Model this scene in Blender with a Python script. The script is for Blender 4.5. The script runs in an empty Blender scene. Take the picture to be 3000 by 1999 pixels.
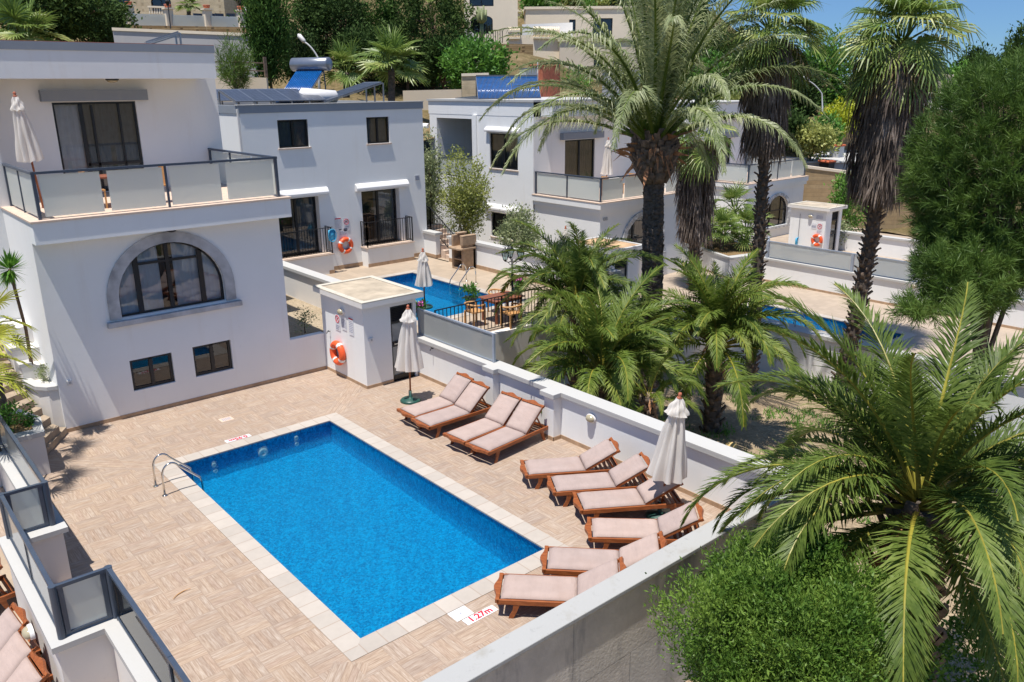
import bpy, bmesh, math, random
import numpy as np
from mathutils import Vector, Matrix
R = math.radians
PI = math.pi
random.seed(7)
rng = np.random.default_rng(11)
scene = bpy.context.scene
COL = scene.collection

# ------------------------------------------------------------------ camera (solved from the pool, walls and house edges)
YAW, PITCH, ROLL, FPX = 0.707486619, 0.303135635, -0.00813029157, 2390.209
CAM = np.array([-5.01490838, -9.4712292, 8.01517723])
def _basis():
    f = np.array([math.sin(YAW)*math.cos(PITCH), math.cos(YAW)*math.cos(PITCH), -math.sin(PITCH)])
    r = np.array([math.cos(YAW), -math.sin(YAW), 0.])
    u = np.cross(r, f)
    c, s = math.cos(ROLL), math.sin(ROLL)
    return np.array([c*r+s*u, -s*r+c*u, f])
BAS = _basis()
def atd(u, v, d):
    """surveying helper: the place seen in direction (u, v) of the survey photo at depth d"""
    return CAM + BAS.T @ np.array([(u-1500)/FPX*d, (999.5-v)/FPX*d, d])
cam_d = bpy.data.cameras.new('camera'); cam = bpy.data.objects.new('camera', cam_d); COL.objects.link(cam)
cam_d.sensor_width = 36.0; cam_d.lens = FPX/3000*36; cam_d.clip_start = 0.1; cam_d.clip_end = 3000
M3 = Matrix((BAS[0], BAS[1], -BAS[2])).transposed()
cam.matrix_world = Matrix.Translation(CAM.tolist()) @ M3.to_4x4()
scene.camera = cam

# ------------------------------------------------------------------ light
SUN_D = Vector((0.27, 0.072, -1.0)).normalized()
sun_l = bpy.data.lights.new('sun', 'SUN'); sun_l.energy = 5.0; sun_l.angle = R(0.5); sun_l.color = (1.0, 0.95, 0.88)
sun = bpy.data.objects.new('sun', sun_l); COL.objects.link(sun)
sun.rotation_euler = SUN_D.to_track_quat('-Z', 'Y').to_euler()
w = bpy.data.worlds.new('World'); scene.world = w; w.use_nodes = True
nt = w.node_tree; bg = nt.nodes['Background']
sky = nt.nodes.new('ShaderNodeTexSky'); sky.sky_type = 'NISHITA'; sky.sun_disc = False
elev = math.asin(-SUN_D.z); az = math.atan2(-SUN_D.x, -SUN_D.y)
sky.sun_elevation = elev; sky.sun_rotation = az % (2*PI)
sky.altitude = 300; sky.air_density = 0.7; sky.dust_density = 0.0; sky.ozone_density = 5.0
tint = nt.nodes.new('ShaderNodeMix'); tint.data_type = 'RGBA'; tint.blend_type = 'MULTIPLY'; tint.inputs[0].default_value = 1.0
tc = nt.nodes.new('ShaderNodeTexCoord'); sx = nt.nodes.new('ShaderNodeSeparateXYZ'); nt.links.new(tc.outputs['Generated'], sx.inputs[0])
cr = nt.nodes.new('ShaderNodeValToRGB'); cr.color_ramp.elements[0].position = 0.0; cr.color_ramp.elements[0].color = (0.25, 0.36, 0.47, 1)
cr.color_ramp.elements[1].position = 0.55; cr.color_ramp.elements[1].color = (1.0, 1.0, 0.98, 1); nt.links.new(sx.outputs[2], cr.inputs[0])
nt.links.new(cr.outputs[0], tint.inputs[7])      # deep clear blue down to the horizon
nt.links.new(sky.outputs[0], tint.inputs[6]); nt.links.new(tint.outputs[2], bg.inputs[0]); bg.inputs[1].default_value = 0.15
scene.view_settings.view_transform = 'Standard'; scene.view_settings.look = 'None'
scene.view_settings.exposure = 0.30; scene.view_settings.gamma = 1.0
scene.cycles.max_bounces = 8; scene.cycles.transparent_max_bounces = 24
scene.cycles.diffuse_bounces = 3; scene.cycles.glossy_bounces = 3; scene.cycles.transmission_bounces = 4
scene.cycles.caustics_reflective = False; scene.cycles.caustics_refractive = False

# ------------------------------------------------------------------ mesh builder
class MB:
    def __init__(s): s.v = []; s.f = []
    def add(s, vs, fs):
        o = len(s.v); s.v += [tuple(map(float, p)) for p in vs]; s.f += [tuple(i+o for i in f) for f in fs]; return s
    def quad(s, a, b, c, d): return s.add([a, b, c, d], [(0, 1, 2, 3)])
    def box(s, x0, y0, z0, x1, y1, z1):
        x0, x1 = min(x0, x1), max(x0, x1); y0, y1 = min(y0, y1), max(y0, y1); z0, z1 = min(z0, z1), max(z0, z1)
        return s.add([(x0,y0,z0),(x1,y0,z0),(x1,y1,z0),(x0,y1,z0),(x0,y0,z1),(x1,y0,z1),(x1,y1,z1),(x0,y1,z1)],
                     [(0,3,2,1),(4,5,6,7),(0,1,5,4),(1,2,6,5),(2,3,7,6),(3,0,4,7)])
    def obox(s, o, ax, ay, az):
        """box from corner o along three edge vectors"""
        o, ax, ay, az = [np.array(q, float) for q in (o, ax, ay, az)]
        P = [o, o+ax, o+ax+ay, o+ay, o+az, o+ax+az, o+ax+ay+az, o+ay+az]
        fs = [(0,3,2,1),(4,5,6,7),(0,1,5,4),(1,2,6,5),(2,3,7,6),(3,0,4,7)]
        if np.dot(np.cross(ax, ay), az) < 0: fs = [f[::-1] for f in fs]
        return s.add(P, fs)
    def bar(s, a, b, w, h, up=(0, 0, 1)):
        """rectangular bar from a to b, width w, height h"""
        a, b = np.array(a, float), np.array(b, float); d = b-a; L = np.linalg.norm(d)
        if L < 1e-6: return s
        d /= L; up = np.array(up, float); sd = np.cross(d, up)
        if np.linalg.norm(sd) < 1e-4: sd = np.cross(d, np.array((1., 0, 0)))
        sd /= np.linalg.norm(sd); u2 = np.cross(sd, d)
        return s.obox(a - sd*w/2 - u2*h/2, d*L, sd*w, u2*h)
    def tube(s, pts, r, n=8, cap=True):
        pts = [np.array(p, float) for p in pts]
        rs = r if hasattr(r, '__len__') else [r]*len(pts)
        vs = []; prev = None
        for i, p in enumerate(pts):
            t = pts[min(i+1, len(pts)-1)] - pts[max(i-1, 0)]; t = t/(np.linalg.norm(t)+1e-9)
            if prev is None:
                a = np.cross(t, (0, 0, 1.)); 
                if np.linalg.norm(a) < 0.05: a = np.cross(t, (1., 0, 0))
            else: a = prev - t*np.dot(prev, t)
            a = a/(np.linalg.norm(a)+1e-9); prev = a; b = np.cross(t, a)
            for k in range(n):
                q = 2*PI*k/n; vs.append(p + rs[i]*(a*math.cos(q)+b*math.sin(q)))
        fs = []
        for i in range(len(pts)-1):
            for k in range(n):
                k2 = (k+1) % n; fs.append((i*n+k, i*n+k2, (i+1)*n+k2, (i+1)*n+k))
        if cap: fs.append(tuple(range(n))[::-1]); fs.append(tuple((len(pts)-1)*n+k for k in range(n)))
        return s.add(vs, fs)
    def lathe(s, prof, c=(0, 0, 0), n=20, axis='z', cap=True):
        vs = []
        for r, h in prof:
            for k in range(n):
                q = 2*PI*k/n; x, y = r*math.cos(q), r*math.sin(q)
                p = (x, y, h) if axis == 'z' else ((h, x, y) if axis == 'x' else (y, h, x))
                vs.append((p[0]+c[0], p[1]+c[1], p[2]+c[2]))
        fs = []
        for i in range(len(prof)-1):
            for k in range(n):
                k2 = (k+1) % n; fs.append((i*n+k, i*n+k2, (i+1)*n+k2, (i+1)*n+k))
        if cap: fs.append(tuple(range(n))[::-1]); fs.append(tuple((len(prof)-1)*n+k for k in range(n)))
        return s.add(vs, fs)
    def torus(s, c, n, r, R0, a0=0, a1=2*PI, nu=32, nv=10):
        c = np.array(c, float); n = np.array(n, float)/np.linalg.norm(n)
        a = np.cross(n, (0, 0, 1.)); a /= np.linalg.norm(a); b = np.cross(n, a)
        full = abs(a1-a0-2*PI) < 1e-6; m = nu if full else nu+1; vs = []
        for i in range(m):
            q = a0+(a1-a0)*i/nu; e = a*math.cos(q)+b*math.sin(q)
            for k in range(nv):
                t = 2*PI*k/nv; vs.append(c+e*(R0+r*math.cos(t))+n*r*math.sin(t))
        fs = []
        for i in range(nu if full else nu):
            i2 = (i+1) % m
            for k in range(nv):
                k2 = (k+1) % nv; fs.append((i*nv+k, i*nv+k2, i2*nv+k2, i2*nv+k))
        return s.add(vs, fs)
    def prism(s, poly, z0, z1):
        n = len(poly); A = sum(poly[i][0]*poly[(i+1)%n][1]-poly[(i+1)%n][0]*poly[i][1] for i in range(n))
        if A < 0: poly = poly[::-1]
        vs = [(p[0], p[1], z0) for p in poly]+[(p[0], p[1], z1) for p in poly]
        return s.add(vs, [tuple(range(n))[::-1], tuple(range(n, 2*n))]+[(i, (i+1)%n, n+(i+1)%n, n+i) for i in range(n)])

def obj(name, mb, mat, parent=None, smooth=False, bevel=0.0):
    """link a builder (world coordinates) as ONE mesh object, stored relative to its parent chain"""
    off = np.zeros(3); p = parent
    while p is not None: off += np.array(p.location); p = p.parent
    me = bpy.data.meshes.new(name)
    if isinstance(mb, MB):
        V = np.array(mb.v, float).reshape(-1, 3)-off
        me.from_pydata(V.tolist(), [], mb.f)
    else:
        V, F = mb; V = np.asarray(V, float)-off; npf = F.shape[1]
        me.vertices.add(len(V)); me.vertices.foreach_set('co', V.ravel().astype(np.float32))
        me.loops.add(F.size); me.loops.foreach_set('vertex_index', F.ravel().astype(np.int32))
        me.polygons.add(len(F)); me.polygons.foreach_set('loop_start', (np.arange(len(F))*npf).astype(np.int32))
        me.polygons.foreach_set('loop_total', np.full(len(F), npf, np.int32))
        me.update(calc_edges=True)
    if mat: me.materials.append(mat)
    if smooth: me.polygons.foreach_set('use_smooth', np.ones(len(me.polygons), bool))
    me.update(); me.validate()
    o = bpy.data.objects.new(name, me); COL.objects.link(o)
    if parent is not None: o.parent = parent
    if bevel > 0:
        b = o.modifiers.new('bevel', 'BEVEL'); b.width = bevel; b.segments = 2; b.limit_method = 'ANGLE'; b.angle_limit = R(50)
    return o
def tag(o, label, cat, group=None):
    o['label'] = label; o['category'] = cat
    if group: o['group'] = group
    return o
def thing(name, label, cat, loc=(0, 0, 0), group=None):
    o = bpy.data.objects.new(name, None); COL.objects.link(o); o.location = [float(q) for q in loc]; o.empty_display_size = 0.2
    return tag(o, label, cat, group)
def struct(name, mb, mat, smooth=False, kind='structure', label=None):
    o = obj(name, mb, mat, None, smooth); o['kind'] = kind
    if label: o['label'] = label
    return o
def dup(root, loc=None, rotz=None, label=None, group=None, scale=None):
    r = root.copy(); COL.objects.link(r)
    if loc is not None: r.location = [float(q) for q in loc]
    if rotz is not None: r.rotation_euler = (0, 0, rotz)
    if scale is not None: r.scale = (scale, scale, scale)
    if label: r['label'] = label
    if group: r['group'] = group
    for ch in list(root.children):
        c = ch.copy(); COL.objects.link(c); c.parent = r
        for g in list(ch.children):
            d = g.copy(); COL.objects.link(d); d.parent = c
    return r

# ------------------------------------------------------------------ materials
class NM:
    def __init__(s, name):
        s.m = bpy.data.materials.new(name); s.m.use_nodes = True; s.t = s.m.node_tree; s.n = s.t.nodes; s.n.clear()
        s.out = s.n.new('ShaderNodeOutputMaterial')
    def L(s, a, b): s.t.links.new(a, b)
    def put(s, sock, v):
        if isinstance(v, bpy.types.NodeSocket): s.L(v, sock)
        elif v is not None:
            if sock.type == 'RGBA' and len(v) == 3: v = (*v, 1)
            sock.default_value = v
    def math(s, op, a, b=None, c=None, clamp=False):
        n = s.n.new('ShaderNodeMath'); n.operation = op; n.use_clamp = clamp
        for i, q in enumerate((a, b, c)):
            if q is not None: s.put(n.inputs[i], q)
        return n.outputs[0]
    def pos(s): return s.n.new('ShaderNodeNewGeometry').outputs['Position']
    def nrm(s): return s.n.new('ShaderNodeNewGeometry').outputs['Normal']
    def oco(s): return s.n.new('ShaderNodeTexCoord').outputs['Object']
    def xyz(s, v):
        n = s.n.new('ShaderNodeSeparateXYZ'); s.L(v, n.inputs[0]); return n.outputs
    def comb(s, x, y, z):
        n = s.n.new('ShaderNodeCombineXYZ')
        for i, q in enumerate((x, y, z)): s.put(n.inputs[i], q)
        return n.outputs[0]
    def scl(s, v, k):
        n = s.n.new('ShaderNodeMapping'); s.L(v, n.inputs[0]); n.inputs['Scale'].default_value = k; return n.outputs[0]
    def noise(s, v, scale, detail=3, rough=0.55, out='Fac'):
        n = s.n.new('ShaderNodeTexNoise'); s.put(n.inputs['Vector'], v); n.inputs['Scale'].default_value = scale
        n.inputs['Detail'].default_value = detail; n.inputs['Roughness'].default_value = rough; return n.outputs[out]
    def white(s, v, out='Value'):
        n = s.n.new('ShaderNodeTexWhiteNoise'); s.put(n.inputs['Vector'], v); return n.outputs[out]
    def voro(s, v, scale, feat='F1', out='Distance'):
        n = s.n.new('ShaderNodeTexVoronoi'); n.feature = feat; s.put(n.inputs['Vector'], v); n.inputs['Scale'].default_value = scale
        return n.outputs[out]
    def ramp(s, f, stops, interp='LINEAR'):
        n = s.n.new('ShaderNodeValToRGB'); r = n.color_ramp; r.interpolation = interp
        while len(r.elements) < len(stops): r.elements.new(0.5)
        for e, (p, c) in zip(r.elements, stops):
            e.position = p; e.color = (*c, 1) if hasattr(c, '__len__') else (c, c, c, 1)
        s.put(n.inputs[0], f); return n.outputs[0]
    def mix(s, f, a, b, mode='MIX'):
        n = s.n.new('ShaderNodeMix'); n.data_type = 'RGBA'; n.blend_type = mode; n.clamp_factor = True
        s.put(n.inputs[0], f); s.put(n.inputs[6], a); s.put(n.inputs[7], b); return n.outputs[2]
    def bump(s, h, strength=0.3, dist=0.02):
        n = s.n.new('ShaderNodeBump'); n.inputs['Strength'].default_value = strength; n.inputs['Distance'].default_value = dist
        s.L(h, n.inputs['Height']); return n.outputs[0]
    def pbsdf(s, col, rough=0.6, normal=None, metal=0.0, spec=0.5):
        n = s.n.new('ShaderNodeBsdfPrincipled'); s.put(n.inputs['Base Color'], col); s.put(n.inputs['Roughness'], rough)
        s.put(n.inputs['Metallic'], metal); s.put(n.inputs['Specular IOR Level'], spec)
        if normal is not None: s.L(normal, n.inputs['Normal'])
        return n.outputs[0]
    def node(s, typ, **kw):
        n = s.n.new(typ)
        for k, v in kw.items(): s.put(n.inputs[k], v)
        return n.outputs[0]
    def mixs(s, f, a, b):
        n = s.n.new('ShaderNodeMixShader'); s.put(n.inputs[0], f); s.L(a, n.inputs[1]); s.L(b, n.inputs[2]); return n.outputs[0]
    def done(s, sh): s.L(sh, s.out.inputs['Surface']); return s.m

def m_simple(name, col, rough=0.6, metal=0.0, var=0.12, scale=6, bump=0.0, spec=0.5, coord='o'):
    m = NM(name); v = m.oco() if coord == 'o' else m.pos()
    f = m.noise(v, scale, 4)
    lo = tuple(c*(1-var) for c in col); hi = tuple(min(1, c*(1+var)) for c in col)
    c = m.ramp(f, [(0.3, lo), (0.7, hi)])
    nb = m.bump(m.noise(v, scale*6, 3), bump, 0.01) if bump else None
    return m.done(m.pbsdf(c, rough, nb, metal, spec))

def m_plaster(name, col=(0.79, 0.775, 0.765), stain=0.10, bump=0.12, warm=(0.62, 0.55, 0.46)):
    m = NM(name); p = m.pos()
    f = m.noise(p, 0.55, 5, 0.6); c = m.ramp(f, [(0.25, tuple(q*0.955 for q in col)), (0.7, tuple(min(1, q*1.02) for q in col))])
    st = m.noise(m.scl(p, (2.2, 2.2, 0.22)), 1.3, 5, 0.65)
    sf = m.math('MULTIPLY', m.ramp(st, [(0.55, 0.0), (0.78, 1.0)]), stain)
    c = m.mix(sf, c, warm)
    sp = m.noise(p, 7, 4, 0.7); c = m.mix(m.math('MULTIPLY', m.ramp(sp, [(0.62, 0.0), (0.8, 1.0)]), stain*0.8), c, tuple(q*0.6 for q in col))
    h = m.math('ADD', m.noise(p, 55, 2), m.math('MULTIPLY', m.noise(p, 6, 3), 1.2))
    return m.done(m.pbsdf(c, 0.85, m.bump(h, bump, 0.01), spec=0.2))

def m_deck():
    m = NM('deck_tile_basket_weave'); p = m.pos(); x, y, z = m.xyz(p)[:]
    S = 0.5
    gx = m.math('MULTIPLY', m.math('ADD', x, 2.34+20), 1/S); gy = m.math('MULTIPLY', m.math('ADD', y, 0.27+20), 1/S)
    # diagonal mitre strips running out from the pool corners
    a = m.math('SUBTRACT', m.math('ABSOLUTE', m.math('SUBTRACT', x, 1.94)), 2.28)
    b = m.math('SUBTRACT', m.math('ABSOLUTE', m.math('SUBTRACT', y, 4.0)), 4.34)
    dab = m.math('MULTIPLY', m.math('SUBTRACT', a, b), 0.7071)
    strip = m.math('MULTIPLY', m.math('LESS_THAN', m.math('ABSOLUTE', dab), 0.27), m.math('GREATER_THAN', m.math('ADD', a, b), 0.0))
    sab = m.math('MULTIPLY', m.math('ADD', a, b), 0.7071)
    ix = m.math('FLOOR', gx); iy = m.math('FLOOR', gy)
    par = m.math('MODULO', m.math('ADD', ix, iy), 2.0)
    fx = m.math('FRACT', gx); fy = m.math('FRACT', gy)
    # u: across planks, v: along planks
    def sel(f, A, B): return m.math('ADD', m.math('MULTIPLY', A, m.math('SUBTRACT', 1.0, f)), m.math('MULTIPLY', B, f))
    flip = m.math('GREATER_THAN', par, 0.5)
    u = sel(flip, fx, fy); v = sel(flip, fy, fx)
    u = sel(strip, u, m.math('MULTIPLY', m.math('ADD', dab, 0.27), 1/0.54)); v = sel(strip, v, m.math('FRACT', m.math('MULTIPLY', sab, 2.0)))
    NPL = 5.0
    un = m.math('MULTIPLY', u, NPL); pi_ = m.math('FLOOR', un); uf = m.math('FRACT', un)
    pid = m.comb(m.math('ADD', m.math('MULTIPLY', ix, 7.0), pi_), iy, m.math('MULTIPLY', strip, 3.3))
    rnd = m.white(pid); rnd2 = m.white(m.comb(iy, pid, ix))
    # grain along each plank
    gr = m.noise(m.comb(m.math('MULTIPLY', un, 2.6), m.math('MULTIPLY', v, 1.1), m.math('MULTIPLY', rnd, 40.0)), 2.0, 5, 0.65)
    c = m.ramp(gr, [(0.22, (0.225, 0.16, 0.115)), (0.38, (0.325, 0.248, 0.19)), (0.54, (0.41, 0.328, 0.26)), (0.72, (0.50, 0.435, 0.37))])
    tint = m.ramp(rnd, [(0.0, (0.91, 0.89, 0.89)), (0.3, (1.02, 1.01, 1.0)), (0.65, (1.01, 0.96, 0.90)), (1.0, (0.97, 0.92, 0.90))])
    c = m.mix(1.0, c, tint, 'MULTIPLY')
    bl = m.white(m.comb(ix, iy, 4.0)); c = m.mix(1.0, c, m.ramp(bl, [(0, (0.94, 0.93, 0.93)), (1, (1.03, 1.02, 1.01))]), 'MULTIPLY')
    e = m.math('MINIMUM', uf, m.math('SUBTRACT', 1.0, uf)); gap = m.ramp(e, [(0.0, 1.0), (0.10, 0.0)])
    odd = m.math('GREATER_THAN', rnd2, 0.25)
    c = m.mix(m.math('MULTIPLY', gap, m.math('MULTIPLY', odd, 0.75)), c, (0.245, 0.175, 0.125))
    ev = m.math('MINIMUM', m.math('MINIMUM', fx, m.math('SUBTRACT', 1.0, fx)), m.math('MINIMUM', fy, m.math('SUBTRACT', 1.0, fy)))
    gap2 = m.ramp(ev, [(0.0, 1.0), (0.018, 0.0)]); c = m.mix(m.math('MULTIPLY', gap2, 0.35), c, (0.25, 0.19, 0.15))
    big = m.noise(p, 0.35, 4, 0.6); c = m.mix(1.0, c, m.ramp(big, [(0.3, 0.93), (0.7, 1.03)]), 'MULTIPLY')
    spots = m.noise(p, 3.1, 5, 0.7); c = m.mix(m.math('MULTIPLY', m.ramp(spots, [(0.66, 0.0), (0.8, 1.0)]), 0.25), c, (0.22, 0.17, 0.135))
    h = m.math('SUBTRACT', m.math('MULTIPLY', gr, 0.5), gap)
    return m.done(m.pbsdf(c, m.ramp(gr, [(0.2, 0.55), (0.8, 0.75)]), m.bump(h, 0.25, 0.004), spec=0.3))

def m_tiles(name, col, sx, sy, var=0.06, joint=0.35, rough=0.6, ox=0.0, oy=0.0, jw=0.02, dirt=0.25, jcol=None):
    """rectangular tiles on a horizontal surface"""
    m = NM(name); p = m.pos(); x, y, z = m.xyz(p)[:]
    gx = m.math('MULTIPLY', m.math('ADD', x, ox+40), 1/sx); gy = m.math('MULTIPLY', m.math('ADD', y, oy+40), 1/sy)
    fx, fy = m.math('FRACT', gx), m.math('FRACT', gy); r = m.white(m.comb(m.math('FLOOR', gx), m.math('FLOOR', gy), 1.0))
    nz = m.noise(p, 5.0, 5, 0.65); f = m.math('ADD', m.math('MULTIPLY', r, 0.45), m.math('MULTIPLY', nz, 0.55))
    c = m.ramp(f, [(0.2, tuple(q*(1-var*1.6) for q in col)), (0.75, tuple(min(1, q*(1+var)) for q in col))])
    ex = m.math('MULTIPLY', m.math('MINIMUM', fx, m.math('SUBTRACT', 1.0, fx)), sx); ey = m.math('MULTIPLY', m.math('MINIMUM', fy, m.math('SUBTRACT', 1.0, fy)), sy)
    j = m.ramp(m.math('DIVIDE', m.math('MINIMUM', ex, ey), jw), [(0.0, 1.0), (1.0, 0.0)])
    c = m.mix(m.math('MULTIPLY', j, joint), c, jcol or tuple(q*0.55 for q in col))
    d = m.noise(p, 0.8, 5, 0.65); c = m.mix(m.math('MULTIPLY', m.ramp(d, [(0.5, 0.0), (0.75, 1.0)]), dirt), c, tuple(q*0.75 for q in col))
    return m.done(m.pbsdf(c, rough, m.bump(m.math('SUBTRACT', nz, j), 0.15, 0.004), spec=0.35))

def m_mosaic():
    m = NM('pool_mosaic'); p = m.pos(); v = m.scl(p, (28, 28, 28))
    n = m.n.new('ShaderNodeVectorMath'); n.operation = 'FLOOR'; m.L(v, n.inputs[0]); r = m.white(n.outputs[0])
    cl = m.noise(p, 9.0, 5, 0.8)  # mottling put into the tile colour, standing in for rippled caustic light
    f = m.math('ADD', m.math('MULTIPLY', r, 0.55), m.math('MULTIPLY', cl, 0.45))
    c = m.ramp(f, [(0.22, (0.001, 0.14, 0.34)), (0.5, (0.001, 0.285, 0.56)), (0.78, (0.004, 0.45, 0.74))])
    return m.done(m.pbsdf(c, 0.35))

def m_water():
    m = NM('pool_water'); p = m.pos()
    h = m.math('ADD', m.noise(p, 7.0, 4, 0.6), m.math('MULTIPLY', m.noise(p, 22.0, 2, 0.5), 0.45))
    nb = m.bump(h, 0.9, 0.05)
    fr = m.n.new('ShaderNodeFresnel'); fr.inputs['IOR'].default_value = 1.33; m.L(nb, fr.inputs['Normal'])
    rip = m.noise(p, 9.0, 5, 0.7)
    g = m.n.new('ShaderNodeBsdfGlossy'); g.inputs['Roughness'].default_value = 0.06; m.L(nb, g.inputs['Normal'])
    rf = m.n.new('ShaderNodeBsdfRefraction'); rf.inputs['IOR'].default_value = 1.12; rf.inputs['Roughness'].default_value = 0.0
    rf.inputs['Color'].default_value = (0.72, 0.93, 1.0, 1); m.L(nb, rf.inputs['Normal'])
    tr = m.node('ShaderNodeBsdfTransparent', Color=(0.72, 0.93, 1.0))
    body = m.mixs(0.35, tr, rf.outputs[0])
    return m.done(m.mixs(m.math('MULTIPLY', fr.outputs[0], 0.5), body, g.outputs[0]))

def m_glass(name, tint=(0.85, 0.93, 0.92), frost=0.0, fcol=(0.60, 0.68, 0.68), rough=0.03, refl=1.0):
    m = NM(name)
    fr = m.n.new('ShaderNodeFresnel'); fr.inputs['IOR'].default_value = 1.5
    g = m.n.new('ShaderNodeBsdfGlossy'); g.inputs['Roughness'].default_value = rough
    tr = m.node('ShaderNodeBsdfTransparent', Color=tint); body = tr
    if frost > 0:
        df = m.node('ShaderNodeBsdfDiffuse', Color=fcol); tl = m.node('ShaderNodeBsdfTranslucent', Color=fcol)
        body = m.mixs(frost, tr, m.mixs(0.58, df, tl))
    return m.done(m.mixs(m.math('MULTIPLY', fr.outputs[0], refl), body, g.outputs[0]))

def m_leaf(name, dark, mid, light, trans=0.3, rough=0.5, scale=1.2, spec=0.35, fine=14):
    k_ = 1.75; dark, mid, light = [tuple(min(0.6, q*k_) for q in cc) for cc in (dark, mid, light)]
    m = NM(name); v = m.oco()
    f = m.math('ADD', m.math('MULTIPLY', m.noise(v, scale, 3), 0.6), m.math('MULTIPLY', m.noise(v, fine, 2), 0.4))
    oi = m.n.new('ShaderNodeObjectInfo').outputs['Random']
    f = m.math('ADD', f, m.math('MULTIPLY', m.math('SUBTRACT', oi, 0.5), 0.12))
    c = m.ramp(f, [(0.3, dark), (0.5, mid), (0.7, light)])
    b = m.pbsdf(c, rough, spec=spec); t = m.node('ShaderNodeBsdfTranslucent', Color=c)
    return m.done(m.mixs(trans, b, t))

def m_wood(name, a, b, c):
    m = NM(name); v = m.oco(); g = m.noise(m.scl(v, (3, 14, 14)), 2.2, 5, 0.6)
    col = m.ramp(g, [(0.25, a), (0.55, b), (0.8, c)])
    return m.done(m.pbsdf(col, 0.42, m.bump(g, 0.1, 0.003), spec=0.4))

def m_brick(name, c1, c2, mortar, sx=0.5, sz=0.26, bump=0.4, stain=0.4, scol=(0.10, 0.09, 0.08)):
    m = NM(name); p = m.pos(); x, y, z = m.xyz(p)[:]
    n = m.n.new('ShaderNodeTexBrick'); m.L(m.comb(m.math('ADD', x, y), z, 0.0), n.inputs['Vector']); n.inputs['Scale'].default_value = 1.0
    n.inputs['Brick Width'].default_value = sx; n.inputs['Row Height'].default_value = sz; n.inputs['Mortar Size'].default_value = 0.012
    for k, q in (('Color1', c1), ('Color2', c2), ('Mortar', mortar)): n.inputs[k].default_value = (*q, 1)
    nz = m.noise(p, 2.2, 6, 0.65); c = m.mix(1.0, n.outputs['Color'], m.ramp(nz, [(0.25, 0.75), (0.75, 1.12)]), 'MULTIPLY')
    st = m.noise(m.scl(p, (1.6, 1.6, 0.35)), 0.9, 5, 0.7); c = m.mix(m.math('MULTIPLY', m.ramp(st, [(0.52, 0.0), (0.72, 1.0)]), stain), c, scol)
    h = m.math('ADD', m.math('MULTIPLY', n.outputs['Fac'], -1.0), m.noise(p, 18, 4))
    return m.done(m.pbsdf(c, 0.9, m.bump(h, bump, 0.02), spec=0.15))

def m_ground(name, cols, scale=1.0, bump=0.5):
    m = NM(name); p = m.pos()
    f = m.math('ADD', m.math('MULTIPLY', m.noise(p, 0.25*scale, 5, 0.65), 0.55), m.math('MULTIPLY', m.noise(p, 3.2*scale, 5, 0.7), 0.45))
    c = m.ramp(f, [(0.3+0.4*i/(len(cols)-1), q) for i, q in enumerate(cols)])
    v = m.voro(p, 9*scale); c = m.mix(1.0, c, m.ramp(v, [(0.0, 1.1), (0.6, 0.78)]), 'MULTIPLY')
    return m.done(m.pbsdf(c, 0.95, m.bump(m.math('ADD', m.noise(p, 14*scale, 4), v), bump, 0.05), spec=0.1))

MT = {}
MT['white'] = m_plaster('white_plaster', (0.82, 0.825, 0.815), 0.2)
MT['white2'] = m_plaster('white_plaster_weathered', (0.74, 0.71, 0.67), 0.25)
MT['cream'] = m_plaster('cream_plaster', (0.86, 0.75, 0.585), 0.2)
MT['cream2'] = m_plaster('sand_plaster', (0.72, 0.62, 0.49), 0.3)
MT['greywall'] = m_plaster('grey_block_wall', (0.47, 0.46, 0.46), 0.35)
MT['band'] = m_plaster('grey_painted_band', (0.27, 0.30, 0.34), 0.1)
MT['hood'] = m_plaster('hood_plaster', (0.76, 0.75, 0.74), 0.1)
MT['coping_conc'] = m_plaster('weathered_coping', (0.39, 0.39, 0.38), 0.85, 0.3, (0.30, 0.28, 0.24))
MT['coping_w'] = m_plaster('white_coping', (0.48, 0.475, 0.46), 0.22, 0.15)
MT['conc_face'] = m_brick('concrete_block_face', (0.60, 0.56, 0.50), (0.63, 0.57, 0.50), (0.44, 0.41, 0.37), 2.4, 1.3, 0.35, 0.85, (0.13, 0.135, 0.15))
MT['deck'] = m_deck()
MT['terrace'] = m_tiles('terrace_tile', (0.42, 0.335, 0.25), 0.33, 0.33, 0.07, 0.22)
MT['terrace3'] = m_tiles('terrace_tile_pale', (0.42, 0.34, 0.265), 0.33, 0.33, 0.07, 0.22)
MT['coping_x'] = m_tiles('pool_coping_tile', (0.47, 0.42, 0.365), 0.36, 9.0, 0.08, 0.85, 0.5, 0.02, 3.2, 0.014, 0.3, (0.33, 0.24, 0.18))
MT['coping_y'] = m_tiles('pool_coping_tile_long', (0.47, 0.42, 0.365), 9.0, 0.36, 0.08, 0.85, 0.5, 3.5, 0.05, 0.014, 0.3, (0.33, 0.24, 0.18))
MT['mosaic'] = m_mosaic(); MT['water'] = m_water()
MT['skirt'] = m_simple('skirting_tile', (0.40, 0.27, 0.17), 0.6, var=0.2, coord='p')
MT['tread'] = m_simple('stone_step', (0.34, 0.265, 0.19), 0.7, var=0.2, bump=0.2, coord='p')
MT['sill'] = m_simple('tile_sill', (0.62, 0.48, 0.38), 0.6, var=0.1, coord='p')
MT['marble'] = m_simple('grey_veined_stone', (0.42, 0.42, 0.43), 0.55, var=0.35, scale=2.2, bump=0.15, coord='p')
MT['rough_stone'] = m_simple('rough_white_stone', (0.55, 0.55, 0.55), 0.9, var=0.4, scale=5, bump=1.0, coord='p')
MT['frame'] = m_simple('dark_aluminium', (0.008, 0.009, 0.012), 0.35, var=0.1, spec=0.5)
MT['rail'] = m_simple('blue_grey_aluminium', (0.05, 0.068, 0.10), 0.35, var=0.08, spec=0.5)
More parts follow.
